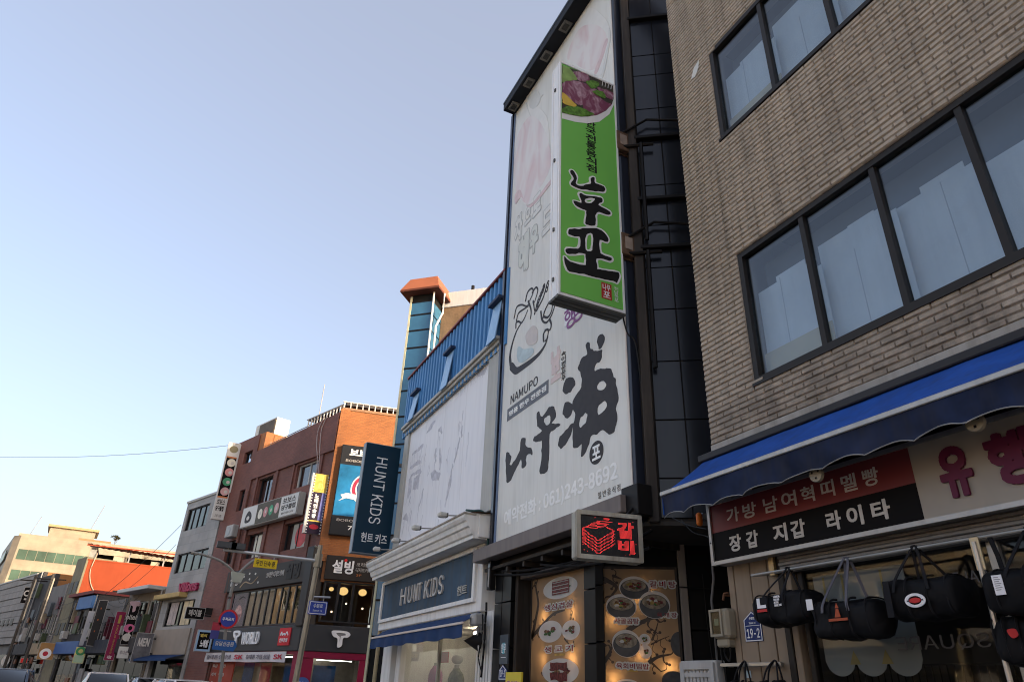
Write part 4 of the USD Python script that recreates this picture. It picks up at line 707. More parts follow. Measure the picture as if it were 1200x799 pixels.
# ---------------------------------------------------------------- LED sign
LD = Plane((4.30, 6.75), 102)
a, zt = LD.uv(675, 597); b, zb = LD.uv(754, 660)
a2, zt2 = LD.uv(754, 604); zt = (zt + zt2) / 2
LE = thing('led_sign', 'small square dot matrix sign with red lit pattern hanging at the billboard foot', 'sign', (4.3, 6.75, 3.0))
lef = mat('led_frame', (0.40, 0.39, 0.33), 0.5, 0.2, 5, streak=0.6, dirt=(0.12, 0.08, 0.04)); lface = mat('led_face', (0.018, 0.020, 0.022), 0.4, 0.1)
LE.add('box_body', LD.box(a, b, zb, zt, -0.18, -0.01, 0.02), lef); LE.add('frame', LD.poly(rect(a, b, zb, zt).buffer(-0.02).buffer(0.02).difference(rect(a, b, zb, zt).buffer(-0.05)), -0.01, 0.02), lef); LE.add('face', LD.box(a + 0.045, b - 0.045, zb + 0.045, zt - 0.045, -0.01, 0.0), lface)
nx, nz = 50, 36; fx, fz = a + 0.06, zb + 0.055; dx, dz = (b - a - 0.12) / nx, (zt - zb - 0.11) / nz
lit = np.zeros((nz, nx), bool)
def seg(P0, P1):
    for t in np.linspace(0, 1, 40):
        x, y = P0[0] + (P1[0] - P0[0]) * t, P0[1] + (P1[1] - P0[1]) * t; lit[int(np.clip(nz - 1 - y, 0, nz - 1)), int(np.clip(x, 0, nx - 1))] = True
for k in range(5): seg((1, 12 + k * 3), (15, 22 + k * 3)); seg((15, 22 + k * 3), (29, 12 + k * 3))
for k in range(1, 6): seg((1 + 2.5 * k, 12 - 1.3 * k + 1), (15 + 2.5 * k, 4 + 0.2 * k)) if False else seg((1 + 2.6 * k, 12 - 1.6 * k), (15 + 2.4 * k, 12 - 1.6 * k - 0.5 + (5 - k) * 0))
seg((1, 12), (15, 4)); seg((15, 4), (29, 12)); seg((1, 12), (3, 22)); seg((29, 12), (27, 22))
for yy in (1, 2): seg((20, yy), (26 - yy, yy))
gg = union_all([text('갈', 32, 47, nz - 19, nz - 3, 3), text('비', 32, 47, 3, nz - 20, 3)])
for iz in range(nz):
    for ix in range(nx):
        if ix > 30 and gg.contains(Point(ix + 0.5, iz + 0.5)): lit[iz, ix] = True
for x, y in ((2, 3), (5, 2), (9, 3), (38, 1), (42, 2), (47, 4), (48, 12), (1, 8), (46, 33), (20, 34), (12, 34)): lit[y, x] = True
def dots(mask, o):
    V_, F_ = [], []; k = 0
    for iz, ix in zip(*np.nonzero(mask)):
        c_, d_ = fx + (ix + 0.5) * dx, fz + (iz + 0.5) * dz; w, h = dx * 0.23, dz * 0.23
        V_ += [LD.pt(c_ - w, d_ - h, o), LD.pt(c_ + w, d_ - h, o), LD.pt(c_ + w, d_ + h, o), LD.pt(c_ - w, d_ + h, o), LD.pt(c_, d_, o + 0.003)]; F_ += [(k, k + 1, k + 4), (k + 1, k + 2, k + 4), (k + 2, k + 3, k + 4), (k + 3, k, k + 4)]; k += 5
    return tri(V_, F_)
LE.add('lit_dots', dots(lit, 0.001), emit('led_red', (1.0, 0.05, 0.05), 0.85), 'red lit dots', 'stuff'); LE.add('dark_dots', dots(~lit, 0.001), mat('led_off', (0.06, 0.062, 0.06), 0.3, 0.1), 'unlit dots', 'stuff')
LE.add('hanger', [tube([LD.pt(b - 0.15, zt, -0.1), A.pt(-6.85, 3.5, 0.05)], 0.02, 6), tube([LD.pt(b - 0.05, (zt + zb) / 2, -0.1), A.pt(-6.75, 3.2, -0.1)], 0.02, 6)], steelb)

# ---------------------------------------------------------------- back-lit menu panels
tube_e = emit('panel_lamp', (1.0, 0.88, 0.68), 46.0)
mtan = film('menu_tan', (0.40, 0.285, 0.17), 0.22, 1.6); mdark = film('menu_branch', (0.05, 0.03, 0.02), 0.2, 9, 0.4); mwhite = film('menu_plate', (0.82, 0.82, 0.80), 0.05); mbowl = film('menu_bowl', (0.07, 0.07, 0.075), 0.3, 9, 0.4); mred = film('menu_red', (0.32, 0.02, 0.04), 0.1); mmeat = film('menu_meat', (0.26, 0.05, 0.05), 0.7, 26); mgrn = film('menu_green', (0.07, 0.20, 0.05), 0.6, 24); mbrown = film('menu_brown', (0.28, 0.15, 0.07), 0.7, 26); myel = film('menu_yellow', (0.6, 0.45, 0.12), 0.3, 10); msoup = film('menu_soup', (0.45, 0.38, 0.28), 0.5, 22)
def lightbox(name, label, P, s0, s1, z0, z1, o, lamps):
    T = thing(name, label, 'light box', P.pt((s0 + s1) / 2, z0, o), 'menu light boxes')
    T.add('case', [P.box(s0 - 0.03, s0, z0, z1, o - 0.16, o + 0.012), P.box(s1, s1 + 0.03, z0, z1, o - 0.16, o + 0.012), P.box(s0 - 0.03, s1 + 0.03, z1, z1 + 0.03, o - 0.16, o + 0.012), P.box(s0 - 0.03, s1 + 0.03, z0 - 0.03, z0, o - 0.16, o + 0.012)], brownst); T.add('back', P.box(s0 - 0.03, s1 + 0.03, z0 - 0.03, z1 + 0.03, o - 0.18, o - 0.16), palew)
    T.add('face', P.box(s0, s1, z0, z1, o - 0.004, o), mtan)
    for (s, z, r) in lamps: m = trimesh.creation.icosphere(2, r); m.apply_translation(P.pt(s, z, o - 0.105)); T.add('lamp', m, tube_e)
    return T
def dish(T, P, o, cx, cz, rx, rz, kind, seed):
    r = random.Random(seed); q = lambda n, g, m, k: T.add(n, P.poly(g, o + 0.001 + k * 0.0006, o + 0.0015 + k * 0.0006), m)
    if kind == 'bowl':
        q('bowl_halo', ell(cx, cz, rx * 1.08, rz * 1.08, 32), mwhite, 0); q('bowl', ell(cx, cz - rz * 0.12, rx, rz * 0.92, 32), mbowl, 1); q('soup', ell(cx, cz + rz * 0.2, rx * 0.82, rz * 0.55, 32), msoup, 2)
    elif kind == 'plate': q('plate', ell(cx, cz, rx, rz, 36), mwhite, 1)
    n = 15 if kind == 'bowl' else 13
    for k in range(n):
        a_ = r.random() * 6.28; d_ = r.random() ** 0.5 * 0.45; x = cx + rx * d_ * math.cos(a_); z = cz + rz * (d_ * (0.6 if kind == 'bowl' else 0.8) * math.sin(a_) + (0.2 if kind == 'bowl' else 0))
        e = [(x + rx * 0.19 * math.cos(t) * (0.5 + 0.7 * r.random()), z + rz * 0.15 * math.sin(t) * (0.5 + 0.7 * r.random())) for t in np.linspace(0, 6.28, 9)[:-1]]
        q('food', Polygon(e).buffer(0), (mmeat, mbrown, mgrn, mmeat, myel, mwhite, mbrown)[k % 7] if kind == 'bowl' else (mbrown, mmeat, mgrn, mbrown, mmeat, mgrn)[k % 6], 3 + k)
def branch(T, P, o, pts, w, seed):
    r = random.Random(seed); g = [brush(pts, w, w * 0.35, 5)]; c = curve(pts, 4)
    for k in range(len(c) // 2):
        x, z = c[r.randrange(len(c))]; a_ = r.random() * 6.28; l = 0.05 + 0.09 * r.random(); g.append(brush([(x, z), (x + l * .6 * math.cos(a_), z + l * .6 * math.sin(a_)), (x + l * math.cos(a_ + .5), z + l * math.sin(a_ + .5))], w * 0.5, 0.006, 3)); g.append(ell(x + l * math.cos(a_ + .5), z + l * math.sin(a_ + .5), 0.02, 0.018, 8))
    T.add('branch_print', P.poly(unary_union(g), o + 0.0006, o + 0.0012), mdark)
o = -0.36; u_ = lambda x, y: A.uv(600 + x / 5.36, 650 + y / 5.36, o)
l0, l1 = u_(122, 500)[0], u_(478, 500)[0]; top = u_(300, 120)[1]
ML = lightbox('menu_light_box', 'narrow lit menu panel with meat plates, left of the black column', A, l0, l1, 0.7, top, o, [(l0 + (l1 - l0) * a_, z_, 0.035) for a_, z_ in ((.25, 2.45), (.75, 2.45), (.25, 1.85), (.75, 1.85), (.3, 1.2), (.7, 1.2))])
for pts, w, sd in (([u_(130, 500), u_(150, 400), u_(165, 300), u_(150, 200), u_(160, 160)], 0.09, 1), ([u_(125, 515), u_(200, 430), u_(260, 370), u_(330, 345)], 0.07, 2), ([u_(365, 400), u_(380, 360), u_(370, 345)], 0.03, 3), ([u_(330, 525), u_(360, 560), u_(395, 575)], 0.03, 4), ([u_(185, 740), u_(215, 780)], 0.04, 5)): branch(ML, A, o, pts, w, sd)
def pl(x, y, rx_, ry_): c = u_(x, y); e = u_(x + rx_, y); f = u_(x, y - ry_); return c[0], c[1], abs(e[0] - c[0]), abs(f[1] - c[1])
dish(ML, A, o, *pl(300, 205, 112, 68), 'plate', 11); g = rect(u_(255, 205)[0], u_(362, 205)[0], u_(305, 245)[1], u_(305, 160)[1]); ML.add('meat_slices', A.poly(g, o + .011, o + .012), mmeat)
ML.add('stripe', [A.poly(rect(g.bounds[0] + .02, g.bounds[2] - .02, g.bounds[1] + .05 * k + .02, g.bounds[1] + .05 * k + .028), o + .012, o + .013) for k in range(5)], mwhite)
dish(ML, A, o, *pl(240, 480, 75, 68), 'plate', 12); dish(ML, A, o, *pl(370, 470, 58, 62), 'plate', 13); dish(ML, A, o, *pl(300, 730, 120, 82), 'plate', 14)
for y0_, y1_ in ((675, 725), (735, 790)): ML.add('meat_slices', A.poly(ragged(rect(u_(245, 700)[0], u_(350, 700)[0], u_(300, y1_)[1], u_(300, y0_)[1]), 0.006, y0_), o + .011, o + .012), mmeat)
def mtext(T, P, uvf, t, x0, x1, y0, y1, o):
    s0, s1 = uvf(x0, y1)[0], uvf(x1, y1)[0]; z0, z1 = uvf((x0 + x1) / 2, y1)[1], uvf((x0 + x1) / 2, y0)[1]; g = text(t, s0, s1, z0, z1, 1); T.add('letter_halo', P.poly(g.buffer(0.018), o + .013, o + .014), mwhite); T.add('lettering', P.poly(g, o + .014, o + .0155), mred)
mtext(ML, A, u_, '생삼겹살', 208, 388, 300, 338, o); mtext(ML, A, u_, '생 고 기', 208, 388, 570, 608, o); ML.add('yellow_mark', A.poly(rect(u_(268, 625)[0], u_(332, 625)[0], u_(300, 632)[1], u_(300, 618)[1]), o + .002, o + .004), myel)
o2 = 0.03; v_ = lambda x, y: CG.uv(700 + x / 5.362, 650 + y / 5.362, o2)
r0, r1, rt = v_(38, 500)[0], v_(505, 400)[0], v_(260, 88)[1]
MR = lightbox('menu_light_box', 'wide lit menu panel with black soup bowls, beside the grey post', CG, r0, r1, 0.7, rt, o2, [(r0 + (r1 - r0) * a_, z_, 0.035) for a_, z_ in ((.15, 2.3), (.5, 2.62), (.12, 1.6), (.5, 1.9), (.85, 1.75), (.5, 1.2))])
def pr(x, y, rx_, ry_): c = v_(x, y); e = v_(x + rx_, y); f = v_(x, y - ry_); return c[0], c[1], abs(e[0] - c[0]), abs(f[1] - c[1])
for pts, w, sd in (([v_(45, 150), v_(120, 200), v_(85, 260)], 0.06, 21), ([v_(195, 470), v_(260, 430), v_(330, 400), v_(400, 390)], 0.07, 22), ([v_(345, 530), v_(365, 480), v_(385, 410)], 0.03, 23), ([v_(340, 560), v_(400, 530), v_(450, 510)], 0.02, 24), ([v_(330, 670), v_(380, 640), v_(450, 625)], 0.05, 25), ([v_(345, 680), v_(400, 730)], 0.03, 26), ([v_(45, 665), v_(70, 630), v_(85, 590)], 0.06, 27), ([v_(100, 130), v_(150, 150)], 0.04, 28)): branch(MR, CG, o2, pts, w, sd)
for k, (x, y, rx_, ry_) in enumerate(((232, 205, 90, 66), (150, 322, 90, 72), (358, 312, 92, 80))): dish(MR, CG, o2 + .0125 * (k == 2), *pr(x, y, rx_, ry_), 'bowl', 31 + k)
dish(MR, CG, o2, *pr(182, 555, 84, 80), 'bowl', 35); dish(MR, CG, o2, *pr(298, 530, 36, 36), 'plate', 36); dish(MR, CG, o2, *pr(302, 605, 40, 44), 'plate', 37); dish(MR, CG, o2, *pr(190, 830, 80, 48), 'bowl', 39)
cx_, cz_, rx_, rz_ = pr(515, 560, 55, 78); MR.add('bowl', CG.poly(ell(cx_, cz_, rx_, rz_, 28).intersection(rect(r0, r1, 0, 4)), o2 + .001, o2 + .002), mbowl)
cx_, cz_, rx_, rz_ = pr(480, 790, 75, 62); MR.add('bowl', CG.poly(ell(cx_, cz_, rx_, rz_, 28).intersection(rect(r0, r1, 0, 4)), o2 + .001, o2 + .002), mbowl)
for t, x0, x1, y0, y1 in (('갈 비 탕', 330, 492, 165, 205), ('사골곰탕', 108, 262, 398, 432), ('육 개 장', 375, 500, 362, 392), ('육회비빔밥', 120, 325, 680, 715)): mtext(MR, CG, v_, t, x0, x1, y0, y1, o2)
MR.add('yellow_mark', CG.poly(rect(v_(190, 727)[0], v_(255, 727)[0], v_(220, 733)[1], v_(220, 720)[1]), o2 + .002, o2 + .004), myel)

# ---------------------------------------------------------------- small things on the tiled column
w_ = lambda x, y: A.uv(540 + x / 6.71, 680 + y / 6.71, -0.09)
IS = thing('info_sign', 'slim grey information sign with small pictures on the black tiled column', 'sign', A.pt(-10.8, 1.6, -0.09)); s0, s1 = w_(312, 540)[0], w_(375, 540)[0]; z0, z1 = w_(340, 655)[1], w_(340, 425)[1]
IS.add('plate', A.box(s0, s1, z0, z1, -0.10, -0.075), mat('slate_plate', (0.06, 0.075, 0.09), 0.4, 0.1)); IS.add('picture', A.box(s0 + .1, s1 - .1, z1 - 0.28, z1 - 0.12, -0.075, -0.073), mat('picture_teal', (0.1, 0.35, 0.42), 0.4, 0.6, 14)); IS.add('lettering', A.poly(text('한우', s0 + .06, s1 - .06, z0 + 0.16, z0 + 0.30, 1), -0.075, -0.072), swhite); IS.add('rule', A.box(s0 + .06, s1 - .06, z0 + .09, z0 + .1, -0.075, -0.073), swhite)
NQ = thing('number_plate', 'dark house shaped number plate 19-1 low on the black tiled column', 'sign', A.pt(-10.9, 1.4, -0.09)); a, b = w_(300, 720)[0], w_(360, 720)[0]; zb_, zt_ = w_(330, 782)[1], w_(330, 658)[1]
hs = Polygon([(a, zb_), (b, zb_), (b, zt_ - .08), ((a + b) / 2, zt_), (a, zt_ - .08)]); NQ.add('plate', A.poly(hs, -0.10, -0.088), navy); NQ.add('border', A.poly(hs.buffer(-.01).difference(hs.buffer(-.022)), -0.088, -0.086), tagw); NQ.add('number', A.poly(text('19-1', a + .05, b - .05, zb_ + .05, zb_ + .15, 1, 64, 'inter'), -0.088, -0.085), tagw)
YN = thing('yellow_notice', 'yellow notice with violet lettering low on the black tiled column', 'sign', A.pt(-10.7, 1.3, -0.09)); a, b = w_(362, 750)[0], w_(485, 750)[0]; zt_ = w_(420, 718)[1]
YN.add('board', A.box(a, b, zt_ - 0.5, zt_, -0.10, -0.07), mat('notice_yellow', (0.62, 0.50, 0.05), 0.45, 0.08)); YN.add('lettering', A.poly(text('청년점포', a + .2, b - .06, zt_ - .24, zt_ - .12, 2), -0.07, -0.067), violet); YN.add('emblem', A.poly(smoothpoly([(a + .05, zt_ - .15), (a + .12, zt_ - .12), (a + .18, zt_ - .16), (a + .12, zt_ - .26)]), -0.07, -0.067), violet)
VL = thing('wall_lamp', 'slim white fluorescent lamp fixed at the left end of the dark beam', 'lamp', A.pt(-11.3, 3.0, 0.05)); s_, z_ = A.uv(573, 675, 0.03)
VL.add('case', A.box(s_ - .09, s_ + .05, z_ - .22, z_ + .22, -0.08, 0.03, .01), steelb); VL.add('tube', A.box(s_ + .0, s_ + .035, z_ - .18, z_ + .16, 0.03, 0.05, .008), palew)
single('cable', [tube(curve([A.pt(-11.32, 2.75, 0.02), A.pt(-11.29, 2.6, 0.03), A.pt(-11.33, 2.45, 0.02), A.pt(-11.3, 2.1, 0.03), A.pt(-11.36, 1.6, 0.03)], 6), 0.02, 6)], cable, 'black cable running down between the white shop and the tiled column', 'cable')

# ================================================================ white childrenswear shop with blue metal upper floor
wpaint = mat('white_paint', (0.74, 0.74, 0.72), 0.5, 0.06, 1.0, streak=0.35, dirt=(0.36, 0.33, 0.28)); bmetal = mat('blue_metal', (0.075, 0.24, 0.50), 0.45, 0.12, 0.8, streak=0.3, dirt=(0.03, 0.09, 0.20)); bhood = mat('pale_blue_panel', (0.26, 0.44, 0.66), 0.35, 0.08)
coping = mat('maroon_coping', (0.20, 0.045, 0.04), 0.5, 0.1); bare = mat('bare_sheet', (0.76, 0.765, 0.79), 0.5, 0.035, 0.6, streak=0.22, dirt=(0.45, 0.45, 0.50)); greyframe = mat('grey_frame', (0.42, 0.42, 0.39), 0.5, 0.08, streak=0.3); stain = mat('glue_stain', (0.50, 0.50, 0.55), 0.6, 0.3, 7.0)
HK = thing('clothes_shop_building', 'white shop building with blank white hoarding under a blue metal upper storey', 'building', (6, 14.5, 0))
HK.add('rear_wing', A.box(-17.7, -11.4, 0, 11.4, -17, -9.5), wpaint); HK.add('wall', [A.box(-17.75, -11.3, 2.6, 9.3, -8, -0.32), A.box(-17.75, -17.0, 0, 2.6, -6, -0.32), A.box(-17.75, -11.3, -0.1, 0.35, -4.5, -0.32), A.box(-11.95, -11.3, 0, 2.6, -6, -0.5)], wpaint)
s = -17.74; ribs = []
pts = []
while s < -11.2:
    pts += [(s, -0.02), (s + 0.09, -0.02), (s + 0.115, 0.03), (s + 0.20, 0.03), (s + 0.225, -0.02)]; s += 0.225
V_ = [];
for a, o in pts: V_ += [A.pt(a, 7.6, o), A.pt(a, 9.44, o)]
HK.add('ribbed_cladding', tri(V_, [f for i in range(len(pts) - 1) for f in ((2 * i, 2 * i + 2, 2 * i + 3), (2 * i, 2 * i + 3, 2 * i + 1))]), bmetal); HK.add('cladding_end', A.box(-17.78, -17.7, 7.6, 9.44, -8, 0.03), bmetal)
HK.add('coping', A.box(-17.82, -11.15, 9.43, 9.49, -0.25, 0.07, 0.008), coping); HK.add('roof', A.box(-17.75, -11.2, 9.3, 9.43, -8, -0.05), bmetal)
for a, b, z0, z1 in ((-17.0, -16.5, 7.8, 8.62), (-14.48, -13.98, 7.8, 8.80), (-11.72, -11.22, 7.8, 8.78)):
    W = HK.add('window', A.poly(frame_of(rect(a, b, z0, z1), 0.03), -0.02, 0.05), bmetal)
    V_ = [A.pt(a + .03, z1 - .05, 0.035), A.pt(b - .03, z1 - .05, 0.035), A.pt(b - .03, z0, 0.16), A.pt(a + .03, z0, 0.16)]; V2 = [v + A.n * 0.02 for v in V_]
    W.add('tilted_pane', tri(V_ + V2, [(4, 5, 6), (4, 6, 7), (0, 2, 1), (0, 3, 2), (0, 1, 5), (0, 5, 4), (1, 2, 6), (1, 6, 5), (2, 3, 7), (2, 7, 6), (3, 0, 4), (3, 4, 7)]), bhood); W.add('hood', A.box(a - .03, b + .03, z1 - .02, z1 + .05, 0, 0.16, .006), mat('hood_dark', (0.03, 0.045, 0.09), 0.5, 0.1))
# hoarding
HK.add('hoarding_sheet', A.box(-17.25, -11.88, 4.2, 7.66, -0.25, -0.06), bare)
st_ = random.Random(3); P4 = (460, 400, 3.329)
for pts in ([(135, 355), (150, 325), (165, 310), (150, 340)], [(60, 610), (65, 540), (75, 520), (72, 580)], [(85, 535), (105, 520), (100, 570), (80, 575)], [(150, 520), (160, 505), (185, 515), (180, 535), (155, 535)], [(165, 440), (170, 420), (168, 470)], [(185, 420), (190, 470), (183, 500)], [(205, 640), (215, 580), (235, 480), (225, 560), (210, 620)], [(68, 495), (100, 465), (110, 470), (80, 490)], [(42, 690), (55, 672), (60, 695)], [(180, 345), (190, 335), (192, 355)], [(330, 135), (365, 108), (360, 122)], [(240, 470), (262, 380), (250, 440)], [(75, 520), (110, 500), (112, 508)], [(105, 640), (120, 575), (112, 620)], [(268, 350), (272, 330), (270, 370)], [(78, 440), (120, 400), (118, 410)]):
    HK.add('glue_stain', A.poly(ragged(A.trace(pts, -0.06, *P4).buffer(0.03), 0.008, len(pts)), -0.0595, -0.058), stain)
sr_ = random.Random(12); sk = []
for k in range(46):
    a_ = -17.0 + 4.2 * sr_.random() ** 1.3; zt_ = 4.6 + 2.6 * sr_.random(); l_ = .12 + .5 * sr_.random(); w_0 = .012 + .03 * sr_.random()
    sk.append(ragged(brush([(a_, zt_), (a_ + sr_.uniform(-.06, .06), zt_ - l_ * .5), (a_ + sr_.uniform(-.08, .08), zt_ - l_)], w_0, w_0 * .3, 3), .004, k))
for k in range(24): a_ = -13.9 + k * .085; sk.append(brush([(a_, 7.6 - .02 * (k % 3)), (a_ + .02, 7.5 - .10 * sr_.random())], .02, .01, 2))
HK.add('streak_print', [A.poly(g_, -0.0598 + .0001 * (i_ % 9), -0.0588 + .0001 * (i_ % 9)) for i_, g_ in enumerate(sk)], stain, 'grey glue streaks left on the hoarding', kind='stuff')
for s_ in (-15.9, -14.55, -13.2): HK.add('sheet_seam', A.box(s_, s_ + .012, 4.2, 7.64, -.0598, -.0582), mat('seam_grey', (.62, .62, .64), .6))
for k, (a, b, z0, z1, o) in enumerate(((-17.62, -11.28, 7.62, 7.72, 0.02), (-17.64, -11.26, 7.72, 7.80, 0.08), (-17.66, -11.24, 7.80, 7.88, 0.13))): HK.add('top_moulding', A.box(a, b, z0, z1, -0.3, o, 0.01), greyframe)
HK.add('hoarding_post', A.box(-17.60, -17.24, 4.2, 7.62, -0.3, 0.0, 0.01), greyframe); HK.add('hoarding_post', A.box(-11.90, -11.30, 4.35, 7.70, -0.3, 0.0, 0.012), greyframe)
HK.add('torn_flashing', tri(*(lambda q: (q, [(i, i + 1, i + 2) if i % 2 == 0 else (i + 1, i, i + 2) for i in range(len(q) - 2)]))([A.pt(-12.6 + 0.13 * k, 4.28 + 0.05 * math.sin(k * 2.1) * (k % 2), 0.0 + 0.30 * (k % 2)) for k in range(12)])), rust)
# cornice: moulded profile
prof = [(0.0, 3.80), (0.33, 3.80), (0.33, 3.86), (0.37, 3.88), (0.40, 3.95), (0.41, 3.98), (0.45, 4.00), (0.47, 4.08), (0.50, 4.10), (0.53, 4.15), (0.53, 4.21), (0.0, 4.27)]
def sweep(P, prof, s0, s1):
    ra = [np.array([P.pt(s_, z, o) for o, z in prof]) for s_ in (s0, s1)]; return loft(ra)
HK.add('cornice', sweep(A, prof, -17.95, -11.34), wpaint); HK.add('cornice_flashing', A.box(-17.97, -11.32, 4.20, 4.235, 0.30, 0.545, .004), mat('rust_edge', (0.34, 0.30, 0.25), 0.7, 0.4, 5))
HK.add('cornice_end', A.box(-11.36, -11.30, 3.82, 4.22, -0.3, 0.25, .01), wpaint)
# sign box
HK.add('sign_box', A.box(-18.05, -11.62, 2.64, 3.80, -0.32, -0.005, 0.012), wpaint); HK.add('sign_border', A.poly(rect(-17.95, -11.85, 2.81, 3.75).difference(rect(-17.83, -11.95, 2.88, 3.69)), -0.005, 0.05), wpaint)
HK.add('sign_panel', A.box(-17.83, -11.95, 2.88, 3.69, -0.004, 0.008), mat('faded_blue_panel', (0.045, 0.078, 0.12), 0.6, 0.5, 0.9, spec=0.06, streak=0.75, dirt=(0.07, 0.072, 0.065)))
for ch, xl, xr in (('H', 469.8, 477.5), ('U', 478.5, 484.5), ('N', 485.2, 490.3), ('T', 489.8, 494.3), ('K', 497, 504), ('I', 504.3, 506), ('D', 507, 513), ('S', 513.3, 519.8)):
    a, b = srange(A, xl, xr, 694, 0.03); HK.add('letter', A.poly(text(ch, a + .06 * (b - a), b - .20 * (b - a), 3.10, 3.46, 0, 64, 'inter'), 0.008, 0.045), offwhite)
a, b = srange(A, 536, 547, 690, 0.02); HK.add('small_lettering', A.poly(text('헌트', a, b, 2.98, 3.15, 1), 0.008, 0.03), greyframe)
# awning
HA = thing('shop_awning', 'navy canvas awning with white bar under the childrenswear sign', 'awning', (4.8, 14, 2.4)); ncan = mat('navy_canvas', (0.011, 0.036, 0.11), 0.75, 0.25, 2.5, bump=0.15, bsc=25)
HA.add('canopy', cloth(A, -17.2, -11.55, 24, lambda s: [(2.62 - 0.19 * t, 0.0 + 0.34 * t) for t in np.linspace(0, 1, 5)] + [(2.615 - 0.19 * t, 0.34 * t) for t in np.linspace(1, 0, 5)]), ncan); HA.add('front_bar', A.box(-17.25, -11.5, 2.395, 2.435, 0.33, 0.375, .006), mat('pink_white_bar', (0.60, 0.52, 0.46), 0.5, 0.1))
HA.add('valance', cloth(A, -17.22, -11.52, 90, lambda s: [(2.40, 0.355), (2.30, 0.36 + 0.012 * math.sin(s * 9)), (2.19 + 0.012 * math.sin(s * 6), 0.36 + 0.02 * math.sin(s * 9)), (2.19 + 0.012 * math.sin(s * 6), 0.354 + 0.02 * math.sin(s * 9)), (2.40, 0.35)]), ncan, smooth=40)
# shop window
HK.add('shop_column', A.box(-11.98, -11.32, 0, 2.64, -0.45, -0.12, .01), wpaint); HK.add('column_groove', [A.box(-11.88 + 0.11 * k, -11.865 + 0.11 * k, 0.2, 2.4, -0.12, -0.112) for k in range(5)], greyframe)
HK.add('shop_column', A.box(-17.75, -17.05, 0, 2.64, -0.45, -0.12, .01), wpaint); HK.add('shop_column', A.box(-16.75, -16.45, 0, 2.64, -0.40, -0.16, .01), wpaint); HK.add('narrow_door', A.box(-17.05, -16.75, 0, 2.4, -0.36, -0.30), mat('grey_door', (0.30, 0.31, 0.31), 0.4))
showglass = glass('show_glass', (0.82, 0.84, 0.84), 1.24, 0.01, 0.03)
HK.add('display_pane', A.box(-16.45, -14.3, 0.35, 2.5, -0.30, -0.29), showglass); HK.add('display_pane', A.box(-14.24, -11.98, 0.35, 2.5, -0.30, -0.29), showglass); HK.add('display_mullion', A.box(-14.3, -14.24, 0.3, 2.6, -0.33, -0.26), alu)
HK.add('shop_floor', A.box(-17.4, -11.5, 0.2, 0.34, -4, -0.35), mat('pale_floor', (0.45, 0.42, 0.38), 0.5)); HK.add('back_wall', A.box(-17.4, -11.5, 0.3, 2.62, -4, -3.9), mat('shop_wall', (0.42, 0.34, 0.22), 0.7, 0.1)); HK.add('shelf', [A.box(-16.8, -12.2, z, z + .04, -3.9, -3.5) for z in (0.9, 1.5, 2.1)], palew)
HK.add('clothes_rail', [tube([A.pt(-16.2, 1.95, -2.5), A.pt(-12.4, 1.95, -2.5)], 0.015, 6)], alu)
HK.add('red_poster', A.box(-14.6, -14.0, 1.88, 2.08, -0.40, -0.38), mat('poster_red', (0.5, 0.03, 0.06), 0.5, 0.1))
warm = emit('warm_lamp', (1.0, 0.80, 0.55), 60.0)
for s_ in (-16.0, -14.6, -13.2): m = trimesh.creation.icosphere(2, 0.04); m.apply_translation(A.pt(s_, 2.5, -1.2)); HK.add('shop_lamp', m, warm)
gr_ = random.Random(4); gcol = [mat('garment_' + n_, c_, .8, .2, 4) for n_, c_ in (('rose', (.40, .12, .18)), ('denim', (.06, .10, .20)), ('cream', (.55, .50, .40)), ('olive', (.14, .15, .07)), ('black', (.02, .02, .02)), ('red', (.38, .03, .04)))]
for k in range(26): s_ = -16.1 + k * .143; HK.add('hung_garment', A.box(s_, s_ + .10, 1.15 + .25 * gr_.random(), 1.9, -2.75, -2.3, .02), gr_.choice(gcol))
for z_ in (.94, 1.54, 2.14):
    for k in range(9): s_ = -16.6 + k * .48; HK.add('folded_clothes', A.box(s_, s_ + .34, z_, z_ + .08 + .18 * gr_.random(), -3.85, -3.55, .02), gr_.choice(gcol))
# mannequins in the window
def torso(name, label, s_, o, zsh, col, extra=None):
    T = thing(name, label, 'mannequin', A.pt(s_, 0.3, o), None); rings = []
    for z, rx, ry in ((0.85, .20, .14), (1.0, .21, .15), (1.15, .20, .14), (1.3, .22, .14), (1.42, .235, .13), (1.49, .20, .11), (1.54, .11, .08), (1.58, .07, .065)):
        rings.append(np.array([A.pt(s_ + rx * math.cos(t), zsh - 1.54 + z, o + ry * math.sin(t)) for t in np.linspace(0, 2 * math.pi, 20, endpoint=False)]))
    T.add('jacket', loft(rings), col, smooth=50)
    for q in (-1, 1):
        ar = []
        for z, dx_, r in ((1.47, .19, .07), (1.38, .25, .075), (1.2, .285, .065), (1.0, .30, .058), (0.85, .29, .05)): ar.append(np.array([A.pt(s_ + q * dx_ + r * math.cos(t), zsh - 1.54 + z, o + r * math.sin(t)) for t in np.linspace(0, 2 * math.pi, 12, endpoint=False)]))
        T.add('sleeve', loft(ar), col, smooth=50)
    T.add('stand', tube([A.pt(s_, 0.3, o), A.pt(s_, zsh - 0.6, o)], 0.02, 8), alu); T.add('neck_cap', tube([A.pt(s_, zsh, o), A.pt(s_, zsh + 0.1, o)], 0.05, 10), extra or palew); return T
c1 = A.uv(466, 778, -0.62); torso('mannequin', 'mannequin in black jacket at the left of the shop window', c1[0], -0.62, c1[1], mat('jacket_black', (0.015, 0.017, 0.02), 0.7, 0.2))
c1 = A.uv(511, 782, -0.9); torso('mannequin', 'mannequin in pink top in the middle of the shop window', c1[0], -0.9, c1[1], mat('top_pink', (0.45, 0.14, 0.30), 0.8, 0.2))
